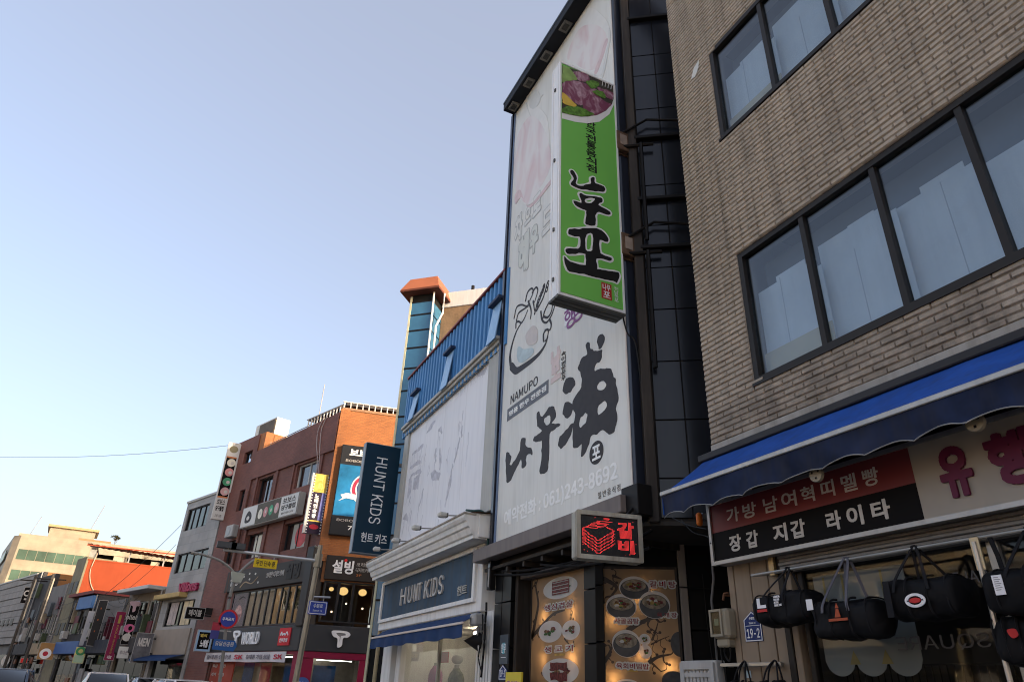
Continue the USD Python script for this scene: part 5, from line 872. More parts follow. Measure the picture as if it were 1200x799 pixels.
c1 = A.uv(535, 785, -0.7); M3 = torso('mannequin', 'mannequin in khaki jacket with pale cap at the right of the shop window', c1[0], -0.7, c1[1], mat('jacket_khaki', (0.17, 0.18, 0.12), 0.8, 0.5, 14))
cap = trimesh.creation.icosphere(2, 0.12); cap.apply_transform(np.diag([1, 1, 0.75, 1])); cap.apply_translation(A.pt(c1[0], c1[1] + .2, -0.7)); M3.add('cap', cap, palew, smooth=True)
# floods, clutter
for k, (x_, y_) in enumerate(((518, 603), (487, 618), (463, 633), (441, 643))):
    s_, z_ = A.uv(x_, y_, 0.75); F_ = thing('floodlight', ('nearest white floodlight on an arm above the cornice', 'second white floodlight along the cornice from the dark billboard', 'third white floodlight along the cornice from the dark billboard', 'farthest white floodlight, round headed, at the cornice end')[k], 'lamp', A.pt(s_, 4.2, 0.4), 'floodlights along the cornice')
    F_.add('head', A.box(s_ - .08, s_ + .06, z_ - .045, z_ + .05, 0.66, 0.82, .025), mat('lamp_white', (0.55, 0.55, 0.52), 0.5, 0.15)); F_.add('lens', A.box(s_ - .07, s_ + .05, z_ - .035, z_ + .04, 0.645, 0.662), mat('lens_grey', (0.05, 0.05, 0.045), 0.2, 0.5, 20)); F_.add('arm', tube([A.pt(s_, z_, 0.7), A.pt(s_ + .25, z_ - .02, 0.4), A.pt(s_ + .45, 4.24, 0.2)], 0.013, 6), alu)
s_, z_ = A.uv(557, 742, 0.1)
CL = thing('speaker', 'dark horn speaker and white box fixed beside the navy awning', 'speaker', A.pt(s_, z_, 0)); CL.add('box', A.box(s_ - .12, s_ + .14, z_ + .12, z_ + .32, 0.0, .18, .03), palew); horn = trimesh.creation.cone(0.15, 0.28, sections=16); horn.apply_transform(A.M); horn.apply_translation(A.pt(s_ - .02, z_ - .12, .02) - A.o); CL.add('horn', horn, steelb, smooth=30); CL.add('bracket', tube([A.pt(s_, z_ + .1, .08), A.pt(s_ + .1, z_ - .3, .05)], .02, 6), alu); CL.add('wire', tube(curve([A.pt(s_ + .15, z_ + .3, .05), A.pt(s_ + .25, z_, .08), A.pt(s_ + .1, z_ - .35, .06), A.pt(s_ + .22, z_ - .6, .04)]), .012, 5), cable)
single('cable', [tube(curve([A.pt(-11.95, 4.42, 0.25), A.pt(-11.7, 4.36, 0.22), A.pt(-11.45, 4.30, 0.12), A.pt(-11.36, 4.0, 0.05), A.pt(-11.34, 3.7, 0.04)]), .025, 6)], mat('green_black', (0.02, 0.05, 0.045), 0.5), 'black and green cable over the end of the white cornice', 'cable')
BP = Plane((0, 17.95), 90); x0, x1, z0, z1 = 4.03, 5.02, 4.44, 7.40
BS = thing('navy_blade_sign', 'navy projecting sign with white lettering turned sideways', 'sign', (4.5, 17.95, 5.9)); nav2 = mat('sign_navy', (0.007, 0.030, 0.055), 0.35, 0.1)
BS.add('box_body', BP.box(x0, x1, z0, z1, -0.28, -0.01), mat('sign_edge_grey', (0.25, 0.29, 0.32), 0.5, 0.08)); BS.add('face', BP.box(x0 + .02, x1, z0 + .02, z1 - .02, -0.01, 0.0), nav2)
BS.add('lettering', BP.poly(rtext('HUNT KIDS', x0 + .34, x0 + .66, 5.22, 7.02, 0, 96, 'inter'), 0.001, 0.006), swhite); BS.add('lettering', BP.poly(text('헌트 키즈', x0 + .20, x0 + .90, 4.72, 4.97, 1), 0.001, 0.006), swhite)
BS.add('bracket', [BP.box(x1 - .1, 5.35, z, z + .08, -0.2, -0.1) for z in (4.9, 6.9)], steel)
single('drain_pipe', tube([(5.06, 18.05, 0), (5.06, 18.05, 3.7)], 0.05, 8), mat('pipe_ochre', (0.40, 0.33, 0.20), 0.5, 0.2), 'ochre drain pipe at the far corner of the white shop', 'pipe')

# ================================================================ tower block behind
TP = Plane((5.69, 21.25), 133); TQ = Plane(tuple(TP.pt(0.855, 0)[:2]), 43)
TW = thing('stair_tower_building', 'rough brown block with blue glazed stair tower and orange cap behind the blue storey', 'building', (6.5, 21, 0))
tglass = mat('tower_glass', (0.035, 0.14, 0.25), 0.12, 0.25, 0.6, spec=0.8); cap_m = mat('orange_cap', (0.34, 0.115, 0.055), 0.5, 0.08); stone = mat('rough_brown_stone', (0.24, 0.16, 0.095), 0.85, 0.3, 2.2, bump=0.9, bsc=14, streak=0.3)
foot = lambda off: [tuple(TP.pt(a, 0, o)[:2]) for a, o in ((-off, off), (0.855 + off, off), (0.855 + off, -1.15 - off), (-off, -1.15 - off))]
TW.add('tower_wall', prism(foot(-0.03), 0, 14.5), black)
edges = [2.7, 3.7, 4.65, 5.6, 6.6, 7.6, 8.57, 9.55, 10.5, 11.35, 12.15, 12.85, 13.5, 14.05]
for z0, z1 in zip(edges[:-1], edges[1:]):
    TW.add('tower_pane', TP.box(0.03, 0.83, z0 + .03, z1 - .03, -0.03, 0.0), tglass); TW.add('tower_pane', TQ.box(0.03, 1.12, z0 + .03, z1 - .03, -0.03, 0.0), tglass); TW.add('tower_bar', TP.box(0.0, 0.855, z1 - .03, z1 + .03, -0.03, 0.012), steelb)
TW.add('edge_strip', TP.box(-0.045, 0.025, 0, 14.3, -0.05, 0.02), mat('pale_yellow_strip', (0.60, 0.58, 0.40), 0.5)); TW.add('white_pipe', [tube([TP.pt(0.90, 0, 0.03), TP.pt(0.90, 14.4, 0.03)], 0.037, 8), tube([TP.pt(1.04, 0, -0.1), TP.pt(1.04, 13.0, -0.1), TP.pt(1.22, 13.6, -0.2), TP.pt(1.22, 14.4, -0.2)], 0.037, 8)], wpaint)
lo = [TP.pt(a, 14.45, o) for a, o in ((-.34, .34), (1.2, .34), (1.2, -1.5), (-.34, -1.5))]; hi = [TP.pt(a, 15.02, o) for a, o in ((-.1, .1), (1.0, .1), (1.0, -1.2), (-.1, -1.2))]
TW.add('cap', tri(lo + hi, [(0, 2, 1), (0, 3, 2), (4, 5, 6), (4, 6, 7)] + [f for i in range(4) for f in ((i, (i + 1) % 4, (i + 1) % 4 + 4), (i, (i + 1) % 4 + 4, i + 4))]), cap_m); TW.add('cap_soffit', prism([tuple(p[:2]) for p in lo], 14.37, 14.445), mat('soffit_red', (0.13, 0.045, 0.03), 0.7))
TW.add('block_wall', TP.box(0.87, 5.2, 0, 14.19, -2.8, -0.85), stone); TW.add('parapet', TP.box(0.86, 5.22, 14.19, 14.84, -2.82, -0.82, .01), mat('parapet_white', (0.66, 0.66, 0.64), 0.6, 0.06, streak=0.2)); TW.add('wall_joint', TP.box(0.87, 5.2, 10.2, 10.24, -0.85, -0.84), mortar); TW.add('wall_joint', TP.box(0.87, 5.2, 11.83, 11.87, -0.85, -0.84), mortar)
TW.add('roof_stub', tube([TP.pt(2.0, 14.8, -1.0), TP.pt(2.0, 15.1, -1.0)], 0.07, 8), steelb)

# ================================================================ red brick corner building
RF = Plane((5.3, 29.5), 160.5); RS = Plane((5.3, 29.5), 100)
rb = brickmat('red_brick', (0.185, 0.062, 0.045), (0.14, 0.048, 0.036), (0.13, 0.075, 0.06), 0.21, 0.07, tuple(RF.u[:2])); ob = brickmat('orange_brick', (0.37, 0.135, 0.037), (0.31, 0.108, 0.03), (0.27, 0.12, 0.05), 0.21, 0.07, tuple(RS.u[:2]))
redpl = mat('red_plaster', (0.12, 0.055, 0.042), 0.8, 0.1)
dgrey = mat('fascia_grey', (0.040, 0.042, 0.046), 0.45, 0.06); seol = mat('cafe_band', (0.030, 0.026, 0.024), 0.5, 0.1); crim = mat('crimson', (0.21, 0.012, 0.045), 0.4, 0.08)
refl = glass('dark_reflecting_glass', (0.30, 0.32, 0.32), 2.0, 0.012, 0.16); wframe = mat('white_frame', (0.55, 0.55, 0.53), 0.5, 0.08); dframe = mat('black_frame', (0.02, 0.02, 0.022), 0.4, 0.1)
lace = mat('lace_curtain', (0.60, 0.62, 0.64), 0.8, 0.35, 2.5)
RB = thing('red_brick_building', 'red brick corner building with orange brick side wall and phone shop below', 'building', (5.3, 29.5, 0))
W6 = [(-3.25, -1.30, 9.40, 10.52), (-7.02, -5.55, 9.22, 10.50), (-9.05, -8.45, 9.15, 10.26), (-3.38, -1.35, 6.60, 7.80), (-7.05, -5.45, 6.57, 7.73), (-9.2, -8.1, 6.50, 7.66), (-9.55, -8.6, 11.75, 12.42)]
holes = [rect(*w) for w in W6] + [rect(-7.10, -0.5, 3.52, 5.06), rect(-8.3, -0.25, 0.0, 2.5)]
outer = Polygon([(-10.7, 0), (-0.02, 0), (-0.02, 12.42), (-8.1, 12.15), (-8.1, 13.2), (-10.7, 13.2)])
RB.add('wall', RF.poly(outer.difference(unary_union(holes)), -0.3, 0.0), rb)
RB.add('wall_band', RF.poly(rect(-7.95, -0.03, 10.62, 12.40).difference(Polygon([(-8.2, 12.13), (0, 12.40), (0, 12.6), (-8.2, 12.6)])), 0.0, 0.10), rb)
RB.add('pier', [RF.box(a, b, 5.9, 10.62, 0.0, 0.07) for a, b in ((-5.25, -5.0), (-3.6, -3.42), (-1.15, -0.9), (-8.1, -7.85), (-7.3, -7.1))], rb)
C_ = np.array([5.3, 29.5]); back = [tuple(RF.pt(-10.7, 0, -0.29)[:2]), tuple(RF.pt(-0.3, 0, -0.29)[:2]), tuple(RS.pt(0.25, 0, -0.28)[:2]), tuple(RS.pt(9, 0, -0.28)[:2]), tuple(RS.pt(9, 0, -9)[:2]), tuple(RF.pt(-10.7, 0, -9)[:2])]
RB.add('core', prism(back, 5.5, 11.9), redpl); RB.add('floor_slab', prism(back, 2.5, 2.8), redpl)
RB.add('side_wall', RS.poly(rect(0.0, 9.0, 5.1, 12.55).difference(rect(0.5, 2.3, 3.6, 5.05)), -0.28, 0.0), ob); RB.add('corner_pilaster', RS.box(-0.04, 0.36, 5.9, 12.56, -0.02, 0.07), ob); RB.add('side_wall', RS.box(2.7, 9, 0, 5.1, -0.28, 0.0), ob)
RB.add('cornice_strip', [RS.box(0, 9, 12.55, 12.66, -0.3, 0.03)], mat('roof_edge', (0.30, 0.17, 0.10), 0.6))
for k in range(32): RB.add('rail_post', RS.box(0.05 + k * 0.28, 0.10 + k * 0.28, 12.66, 12.95, -0.12, -0.07), wframe)
RB.add('guard_rail', [RS.box(0, 9, 12.95, 12.99, -0.14, -0.05)], wframe)
for k in range(12): RB.add('rail_post', RF.box(-0.1 - k * 0.28, -0.05 - k * 0.28, 12.42 - k * .009, 12.85, -0.12, -0.07), wframe)
RB.add('guard_rail', RF.box(-3.3, 0, 12.83, 12.87, -0.14, -0.05), wframe)
# roof canopy of the penthouse
RB.add('penthouse', prism([tuple(RF.pt(-3.6, 0, -0.9)[:2]), tuple(RF.pt(-0.9, 0, -0.9)[:2]), tuple(RS.pt(7, 0, -0.9)[:2]), tuple(RS.pt(7, 0, -6)[:2]), tuple(RF.pt(-3.6, 0, -6)[:2])], 12.1, 12.95), ob)
RB.add('penthouse_roof', prism([tuple(RF.pt(-3.9, 0, -0.5)[:2]), tuple(RF.pt(-0.5, 0, -0.5)[:2]), tuple(RS.pt(7.4, 0, -0.5)[:2]), tuple(RS.pt(7.4, 0, -6.4)[:2]), tuple(RF.pt(-3.9, 0, -6.4)[:2])], 13.05, 13.20), mat('roof_slate', (0.07, 0.07, 0.075), 0.6))
RB.add('parapet_return', RF.box(-8.1, -7.5, 12.1, 13.2, -1.4, -0.05), ob); RB.add('inner_parapet', RF.poly(Polygon([(-7.5, 12.0), (-3.3, 12.2), (-3.3, 12.55), (-7.5, 12.4)]), -1.6, -1.5), mat('cream_parapet', (0.55, 0.5, 0.42), 0.7))
RB.add('roof_pipe', [tube([RF.pt(-7.6, 12.6, -0.4), RF.pt(-3.4, 12.75, -0.4)], 0.025, 6)] + [tube([RF.pt(s_, 12.1, -0.4), RF.pt(s_, 12.7, -0.4)], 0.02, 5) for s_ in (-7.5, -6.2, -5, -3.8)], steel)
ta, tb = RF.uv(304, 499, -.45), RF.uv(319, 512, -.45)
TKX = RB.add('roof_tank', RF.box(ta[0] - .45, tb[0], tb[1] - .7, ta[1] + .1, -1.3, -.5), mat('tank_white', (0.6, 0.58, 0.52), 0.6)); TKX.add('louvre', RF.box(ta[0] + .1, tb[0] - .05, tb[1] - .1, ta[1], -.5, -.45), mat('louvre_brown', (0.12, 0.10, 0.08), 0.7, 0.2))
RB.add('chimney_pipe', tube([RF.pt(-7.9, 12.4, -1.0), RF.pt(-7.9, 14.3, -1.0)], 0.05, 6), steel)
RB.add('roof_mast', tube([RF.pt(-4.7, 12.3, -1.4), RF.pt(-4.7, 15.6, -1.4)], 0.028, 5), steel)
for k, w in enumerate(W6):
    W = window(RB, RF, *w, dframe if k != 0 else wframe, pane, dimroom, 0.05, ((w[0] + w[1]) / 2,) if w[1] - w[0] > 1 else (), -0.20, behind=0.6)
    if k in (0, 1): W.add('curtain', [RF.box(w[0] + (.7 if k == 0 else .75), w[1] - .05, w[2], w[3], -0.40, -0.36)], lace, 'lace curtain'); W.add('curtain_gap', [RF.box(w[0] + 1.1 + .2 * k * 0, w[0] + 1.12, w[2], w[3], -0.355, -0.35)], steel)
    elif k == 2: W.add('curtain', RF.box(w[0] + .25, w[1] - .02, w[2] + .05, w[3] - .05, -0.198, -0.192), lace)
    elif k in (3, 4): W.add('poster', RF.box(w[0] + .5, w[1] - .06, w[2] + .06, w[3] - .05, -0.198, -0.193), mat('poster_grey', (0.36, 0.36, 0.33), 0.5, 0.15)); W.add('poster_ball', RF.poly(ell((w[0] + w[1]) / 2 + .25, (w[2] + w[3]) / 2, .50, .50, 28), -0.192, -0.188), (mat('ball_red', (0.45, 0.055, 0.06), 0.4, 0.3, 5), mat('ball_cream', (0.62, 0.60, 0.50), 0.4, 0.15))[k - 3])
RB.add('cable_pair', [tube(curve([RF.pt(-1.3 + d, 12.5, 0.13), RF.pt(-1.62 + d, 11.9, 0.14), RF.pt(-1.55 + d, 11.2, 0.13), RF.pt(-1.35 + d * .6, 10.5, 0.08), RF.pt(-1.2 + d * .5, 9.7, 0.06)]), 0.022, 6) for d in (0, 0.3)], mat('pale_cable', (0.48, 0.40, 0.38), 0.6))
for s_, z_ in ((-8.9, 7.75),): U_ = RB.add('air_conditioner', RF.box(s_, s_ + .8, z_, z_ + .6, .02, .36, .03), palew); U_.add('fan_grille', RF.poly(ell(s_ + .33, z_ + .3, .22, .22, 20), .36, .37), steel)
RB.add('rain_pipe', tube([RF.pt(-7.7, 0, .12), RF.pt(-7.7, 10.0, .12)], .05, 8), redpl)
# cafe storey
RB.add('cafe_band', RF.box(-7.95, -0.15, 5.10, 6.05, -0.02, 0.16, .02), seol); RB.add('cafe_band', RS.box(0.35, 2.75, 5.2, 6.15, -0.02, 0.14, .02), seol); RB.add('corner_column', [RF.box(-0.42, 0.12, 3.4, 6.45, -0.3, 0.30, .02)], dframe)
def bandtext(P, t, s0, s1, z0, z1, o, m, b=1): RB.add('lettering', P.poly(text(t, s0, s1, z0, z1, b), o, o + .02), m)
bandtext(RS, '설빙', 0.62, 1.48, 5.45, 5.98, 0.14, swhite, 2); RB.add('red_drop', RS.poly(ell(1.13, 5.98, .06, .06), .14, .165), mred if False else mat('drop_red', (0.6, 0.03, 0.03), 0.4)); bandtext(RS, '코리안', 1.58, 2.1, 5.78, 5.93, 0.14, offwhite, 0); bandtext(RS, '디저트카페', 1.58, 2.2, 5.56, 5.72, 0.14, offwhite, 0); bandtext(RS, '2F', 1.62, 1.84, 5.40, 5.47, 0.14, myel if False else mat('letter_orange', (0.6, 0.2, 0.05), 0.4), 0)
bandtext(RF, '설빙', -7.45, -6.6, 5.35, 5.85, 0.16, offwhite, 1); bandtext(RF, '코리안 디저트카페', -3.9, -2.35, 5.48, 5.72, 0.16, offwhite, 0); bandtext(RF, '설빙', -2.2, -1.0, 5.28, 5.92, 0.16, mat('letter_black', (0.012, 0.011, 0.011), 0.5), 3)
RB.add('branch_print', [RF.poly(brush([(-6.3, 5.25), (-5.9, 5.45), (-5.2, 5.35), (-4.7, 5.6)], .07, .03), .16, .17)], mat('print_bronze', (0.30, 0.21, 0.12), 0.5)); RB.add('petal', [RF.poly(ell(a, b, .07, .05, 8), .16, .17) for a, b in ((-6.1, 5.7), (-5.6, 5.8), (-5.0, 5.75), (-4.6, 5.35), (-5.5, 5.55))], offwhite)
W = RB.add('cafe_window', RF.poly(frame_of(rect(-7.10, -0.5, 3.52, 5.08), .06), -0.12, 0.02), dframe)
ms = [-7.04, -5.60, -4.95, -4.35, -3.75, -3.15, -2.55, -1.95, -1.35, -0.56]
for a, b in zip(ms[:-1], ms[1:]):
    W.add('mullion', RF.box(b - .045, b + .045, 3.55, 5.05, -0.10, 0.0), dframe)
    W.add('pane', RF.box(a + .045, b - .045, 3.56, 5.04, -0.05, -0.03), refl)
W.add('room_back', RF.box(-7.1, -0.5, 3.4, 5.2, -2.5, -2.4), dimroom)
RB.add('poster', RF.box(-7.06, -5.60, 3.56, 5.04, -0.045, -0.03), mat('poster_lilac', (0.50, 0.44, 0.50), 0.5, 0.12)); RB.add('poster_bowl', RF.poly(smoothpoly([(-6.7, 4.1), (-6.5, 3.8), (-6.2, 3.75), (-6.0, 4.05), (-6.1, 4.35), (-6.4, 4.5), (-6.65, 4.35)]), -.03, -.02), mat('poster_bowl', (0.50, 0.30, 0.26), 0.5, 0.5, 6)); RB.add('poster_cup', RF.poly(Polygon([(-6.65, 4.1), (-6.05, 4.1), (-6.2, 3.75), (-6.5, 3.75)]), -.025, -.015), mat('poster_cup', (0.2, 0.12, 0.14), 0.5)); RB.add('poster_script', RF.poly(brush([(-6.5, 4.75), (-6.2, 4.85), (-5.95, 4.78)], .05, .02), -.03, -.02), ink)
W = RB.add('cafe_window', RS.poly(frame_of(rect(0.40, 2.45, 3.6, 5.15), .06), -0.12, 0.03), dframe)
for a, b in ((0.46, 0.98), (1.06, 1.56), (1.64, 2.39)): W.add('pane', RS.box(a, b, 3.66, 5.1, -0.07, -0.055), shopglass)
for a in (1.02, 1.60): W.add('mullion', RS.box(a - .05, a + .05, 3.62, 5.12, -0.12, 0.02), dframe)
W.add('room_back', RS.box(0.3, 2.6, 3.4, 5.3, -3.0, -2.9), mat('cafe_wall', (0.16, 0.11, 0.07), 0.8, 0.3)); glow = emit('pendant', (1.0, 0.62, 0.22), 0.55)
for a, z, r in ((1.25, 4.9, .2), (2.05, 4.9, .17), (0.75, 4.95, .1)): m = trimesh.creation.icosphere(2, r); m.apply_transform(np.diag([1, 1, .8, 1])); m.apply_translation(RS.pt(a, z, -0.9)); W.add('pendant_lamp', m, glow, smooth=True)
for a, z in ((1.45, 4.45), (2.15, 4.3), (0.9, 4.1)): m = trimesh.creation.icosphere(1, .04); m.apply_translation(RS.pt(a, z, -1.2)); W.add('small_lamp', m, emit('small_warm', (1.0, .75, .45), 1.6) if 'small_warm' not in _mats else _mats['small_warm'])
# phone shop
RB.add('fascia', RF.box(-8.3, -0.02, 2.52, 3.48, -0.05, 0.22, .03), dgrey); RB.add('fascia', RS.box(-0.18, 2.75, 2.52, 3.48, -0.05, 0.20, .03), dgrey)
RB.add('lettering', RF.poly(text('WORLD', -4.88, -3.30, 2.80, 3.28, 2, 64, 'inter'), .22, .28), swhite)
tshape = [(0, 1), (.75, 1), (1, .8), (.85, .6), (.62, .55), (.60, .1), (.35, 0), (.30, .5), (.1, .6), (-.05, .8)]
def tlogo(P, s0, s1, z0, z1, o):
    c = smoothpoly([(s0 + (s1 - s0) * a, z0 + (z1 - z0) * b) for a, b in tshape], 4); hole = smoothpoly([(s0 + (s1 - s0) * a, z0 + (z1 - z0) * b) for a, b in ((.22, .86), (.62, .86), (.74, .76), (.56, .70), (.47, .66), (.45, .3), (.42, .62), (.3, .72))], 4)
    RB.add('logo', P.poly(c, o, o + .05), mat('logo_shadow', (0.22, 0.22, 0.23), 0.4)); RB.add('logo', P.poly(c.buffer(-.01).difference(hole), o + .05, o + .08), swhite)
tlogo(RF, -5.68, -5.02, 2.70, 3.36, .22); tlogo(RS, 1.02, 1.72, 2.70, 3.30, .20)
RB.add('red_panel', RF.box(-1.62, -0.72, 2.72, 3.36, .22, .26), mat('panel_red', (0.55, 0.02, 0.035), 0.4)); bandtext(RF, '인터넷', -1.48, -0.86, 2.83, 2.98, .26, swhite, 1); RB.add('lettering', RF.poly(brush([(-1.48, 3.1), (-1.4, 3.2), (-1.32, 3.1), (-1.2, 3.15), (-1.1, 3.1), (-0.98, 3.2), (-0.88, 3.1)], .05), .26, .28), swhite)
RB.add('crimson_band', RS.box(-0.15, 2.75, 2.28, 2.52, -0.04, .16, .02), crim); RB.add('crimson_band', RF.box(-8.3, -0.03, 2.42, 2.52, -0.04, .14), crim); RB.add('crimson_pier', [RS.box(-0.12, 0.45, 0, 2.28, -.1, .12), RS.box(2.2, 2.75, 0, 2.28, -.1, .12), RF.box(-0.5, -0.03, 0, 2.42, -.1, .1)], crim)
RB.add('phone_shop_pane', RS.box(0.45, 2.2, 0.1, 2.28, -0.06, -0.04), shopglass); RB.add('phone_shop_pane', RF.box(-5.6, -0.55, 0.1, 2.42, -0.06, -0.04), shopglass); RB.add('blue_poster', RS.box(0.5, 1.35, 0.9, 2.05, -.12, -.1), mat('poster_blue', (0.02, 0.10, 0.26), 0.4, 0.5, 3)); RB.add('shop_back', [RS.box(0.3, 2.4, 0, 2.5, -2.5, -2.4), RF.box(-8, -0.5, 0, 2.5, -3.2, -3.1)], mat('shop_back', (0.30, 0.28, 0.24), 0.8, 0.4, 2.0))
RB.add('red_door_panel', RF.box(-8.1, -5.7, 0, 2.4, -.08, -.02), mat('panel_brick_red', (0.30, 0.05, 0.03), 0.5, 0.1)); RB.add('panel_print', [RF.poly(text(t, a, a + .5, z, z + .14, 1), -.02, -.01) for t, a, z in (('요금', -7.8, 1.9), ('할인', -7.0, 1.9), ('기기', -7.8, 1.55), ('변경', -7.0, 1.55))], offwhite)
for a, c in ((-4.9, 'poster_blue'), (-3.4, 'poster_red'), (-1.4, 'poster_blue')): RB.add('shop_poster', RF.box(a, a + .9, 1.0, 2.1, -.14, -.12), _mats[c])
pl_ = [emit('shop_tube', (1.0, 0.95, 0.85), 3.0)]; RB.add('shop_light', [RF.box(-5, -1, 2.38, 2.42, -1.6, -1.5), RS.box(.6, 2.0, 2.25, 2.28, -1.2, -1.1)], pl_[0])
RB.add('round_badge', RS.poly(ell(0.16, 1.38, .28, .24, 20), .12, .15), mat('badge_blue', (0.05, 0.10, 0.30), 0.4)); RB.add('lettering', RS.poly(text('SK', .0, .32, 1.30, 1.46, 1, 48, 'inter'), .15, .16), swhite)
BN = thing('banner', 'long white cloth banner tied under the dark phone shop fascia', 'banner', RF.pt(-4.6, 2.1, .3)); BN.add('cloth', cloth(RF, -8.35, -0.92, 40, lambda s: [(2.50, .18), (2.31, .20 + .02 * math.sin(s * 3)), (2.12 + .01 * math.sin(s * 2), .20 + .03 * math.sin(s * 3)), (2.12 + .01 * math.sin(s * 2), .195 + .03 * math.sin(s * 3)), (2.50, .175)]), mat('banner_cloth', (0.58, 0.55, 0.56), 0.7, 0.08), smooth=40)
bgrey = mat('banner_grey', (0.20, 0.18, 0.20), 0.6); bred = mat('banner_red', (0.42, 0.03, 0.05), 0.6)
for t, a, b, m in (('휴대폰 인터넷', -8.1, -5.6, bgrey), ('SK', -5.3, -4.5, bred), ('휴대폰 가입 상담', -4.2, -2.1, bgrey), ('SK', -1.8, -1.1, bred)): BN.add('lettering', RF.poly(text(t, a, b, 2.22, 2.40, 2), .235, .245), m)

# signs on the red building
def boxsign(name, label, P, s0, s1, z0, z1, o0, o1, m, side=None):
    T = thing(name, label, 'sign', P.pt((s0 + s1) / 2, z0, o1)); T.add('box_body', P.box(s0, s1, z0, z1, o0, o1 - .01, .01), side or greyframe); T.add('face', P.box(s0 + .03, s1 - .03, z0 + .03, z1 - .03, o1 - .01, o1), m); return T
def onto(T, name, P, g, o, m, h=.006): return T.add(name, P.poly(g, o + .001, o + .001 + h), m)
balls = [mat('ball_cream', (0.62, 0.60, 0.50), 0.4, 0.15), mat('ball_pink', (0.50, 0.22, 0.22), 0.4, 0.2), mat('ball_green', (0.05, 0.28, 0.14), 0.4, 0.3), mat('ball_rose', (0.50, 0.30, 0.30), 0.4, 0.2)]
T = boxsign('billiard_sign', 'long grey and white sign with billiard balls across the red brick front', RF, -7.2, -1.75, 7.98, 8.98, .1, .42, mat('sign_khaki', (0.11, 0.105, 0.088), 0.6, 0.15, spec=0.05))
onto(T, 'white_panel', RF, rect(-7.15, -5.65, 8.02, 8.94), .42, wframe); onto(T, 'white_panel', RF, rect(-3.35, -1.8, 8.02, 8.94), .42, wframe)
onto(T, 'figure', RF, smoothpoly([(-6.7, 8.2), (-6.75, 8.5), (-6.5, 8.75), (-6.2, 8.6), (-6.1, 8.4), (-6.25, 8.2)]), .427, ink); onto(T, 'figure', RF, ell(-6.45, 8.4, .14, .1), .434, offwhite)
onto(T, 'lettering', RF, text('보보스', -3.15, -2.0, 8.62, 8.86, 1), .427, ink); onto(T, 'lettering', RF, text('당구클럽', -3.2, -1.95, 8.30, 8.54, 2), .427, ink); onto(T, 'lettering', RF, text('BOBOS', -3.1, -2.05, 8.12, 8.2, 0, 48, 'inter'), .427, ink)
for k in range(4): onto(T, 'ball', RF, ell(-5.25 + k * .52, 8.45 + .02 * k, .20, .24, 24), .42, balls[k]); onto(T, 'ball_mark', RF, ell(-5.22 + k * .52, 8.48, .07, .08, 16), .427, offwhite)
# karaoke blade sign
KS = Plane(tuple(RF.pt(-0.18, 0, 0.12)[:2]), 90)
c = [KS.uv(369.5, 553), KS.uv(386, 557), KS.uv(358, 623), KS.uv(375, 627)]; a, b = (c[0][0] + c[2][0]) / 2, (c[1][0] + c[3][0]) / 2; z1, z0 = (c[0][1] + c[1][1]) / 2, (c[2][1] + c[3][1]) / 2
T = thing('karaoke_sign', 'narrow bright karaoke blade sign, yellow above black and violet', 'sign', KS.pt(a, z0)); T.add('box_body', KS.box(a - .02, b, z0, z1, -.22, -.01), palew); T.add('edge', KS.box(a - .10, a - .015, z0, z1, -.22, .0), wframe)
T.add('face', KS.box(a, b, z0, z1, -.01, 0), mat('karaoke_black', (0.03, 0.02, 0.04), 0.4)); H_ = z1 - z0; ky = mat('karaoke_yellow', (0.62, 0.46, 0.10), 0.4, 0.35, 5); kv = mat('karaoke_violet', (0.16, 0.17, 0.42), 0.4, 0.4, 3)
onto(T, 'yellow_head', KS, rect(a + .02, b - .02, z1 - .32 * H_, z1 - .02), 0, ky); onto(T, 'violet_side', KS, Polygon([(b - .3 * (b - a), z1 - .32 * H_), (b - .02, z1 - .32 * H_), (b - .02, z0 + .2 * H_), (b - .35 * (b - a), z0 + .22 * H_)]), 0, kv); onto(T, 'lettering', KS, vtext('파티', a + .22, b - .22, z1 - .29 * H_, z1 - .03 * H_, 1), .008, mat('gold_letter', (0.72, 0.62, 0.2), 0.4)); onto(T, 'lettering', KS, vtext('노래연습장', a + .14, b - .30, z0 + .24 * H_, z1 - .35 * H_, 3), .008, swhite)
onto(T, 'yellow_line', KS, rect(a + .05, b - .05, z0 + .195 * H_, z0 + .215 * H_), 0, ky); onto(T, 'red_mark', KS, ell((a + b) / 2, z0 + .11 * H_, .2, .1), 0, bred); onto(T, 'bulb_edge', KS, unary_union([rect(x, x + .05, z, z + .05) for z in np.arange(z0, z1 - .05, .12) for x in (a, b - .05)]), 0.002, swhite); T.add('bracket', [KS.box(b, b + .35, z, z + .06, -.15, -.08) for z in (z0 + .3, z1 - .3)], steel)
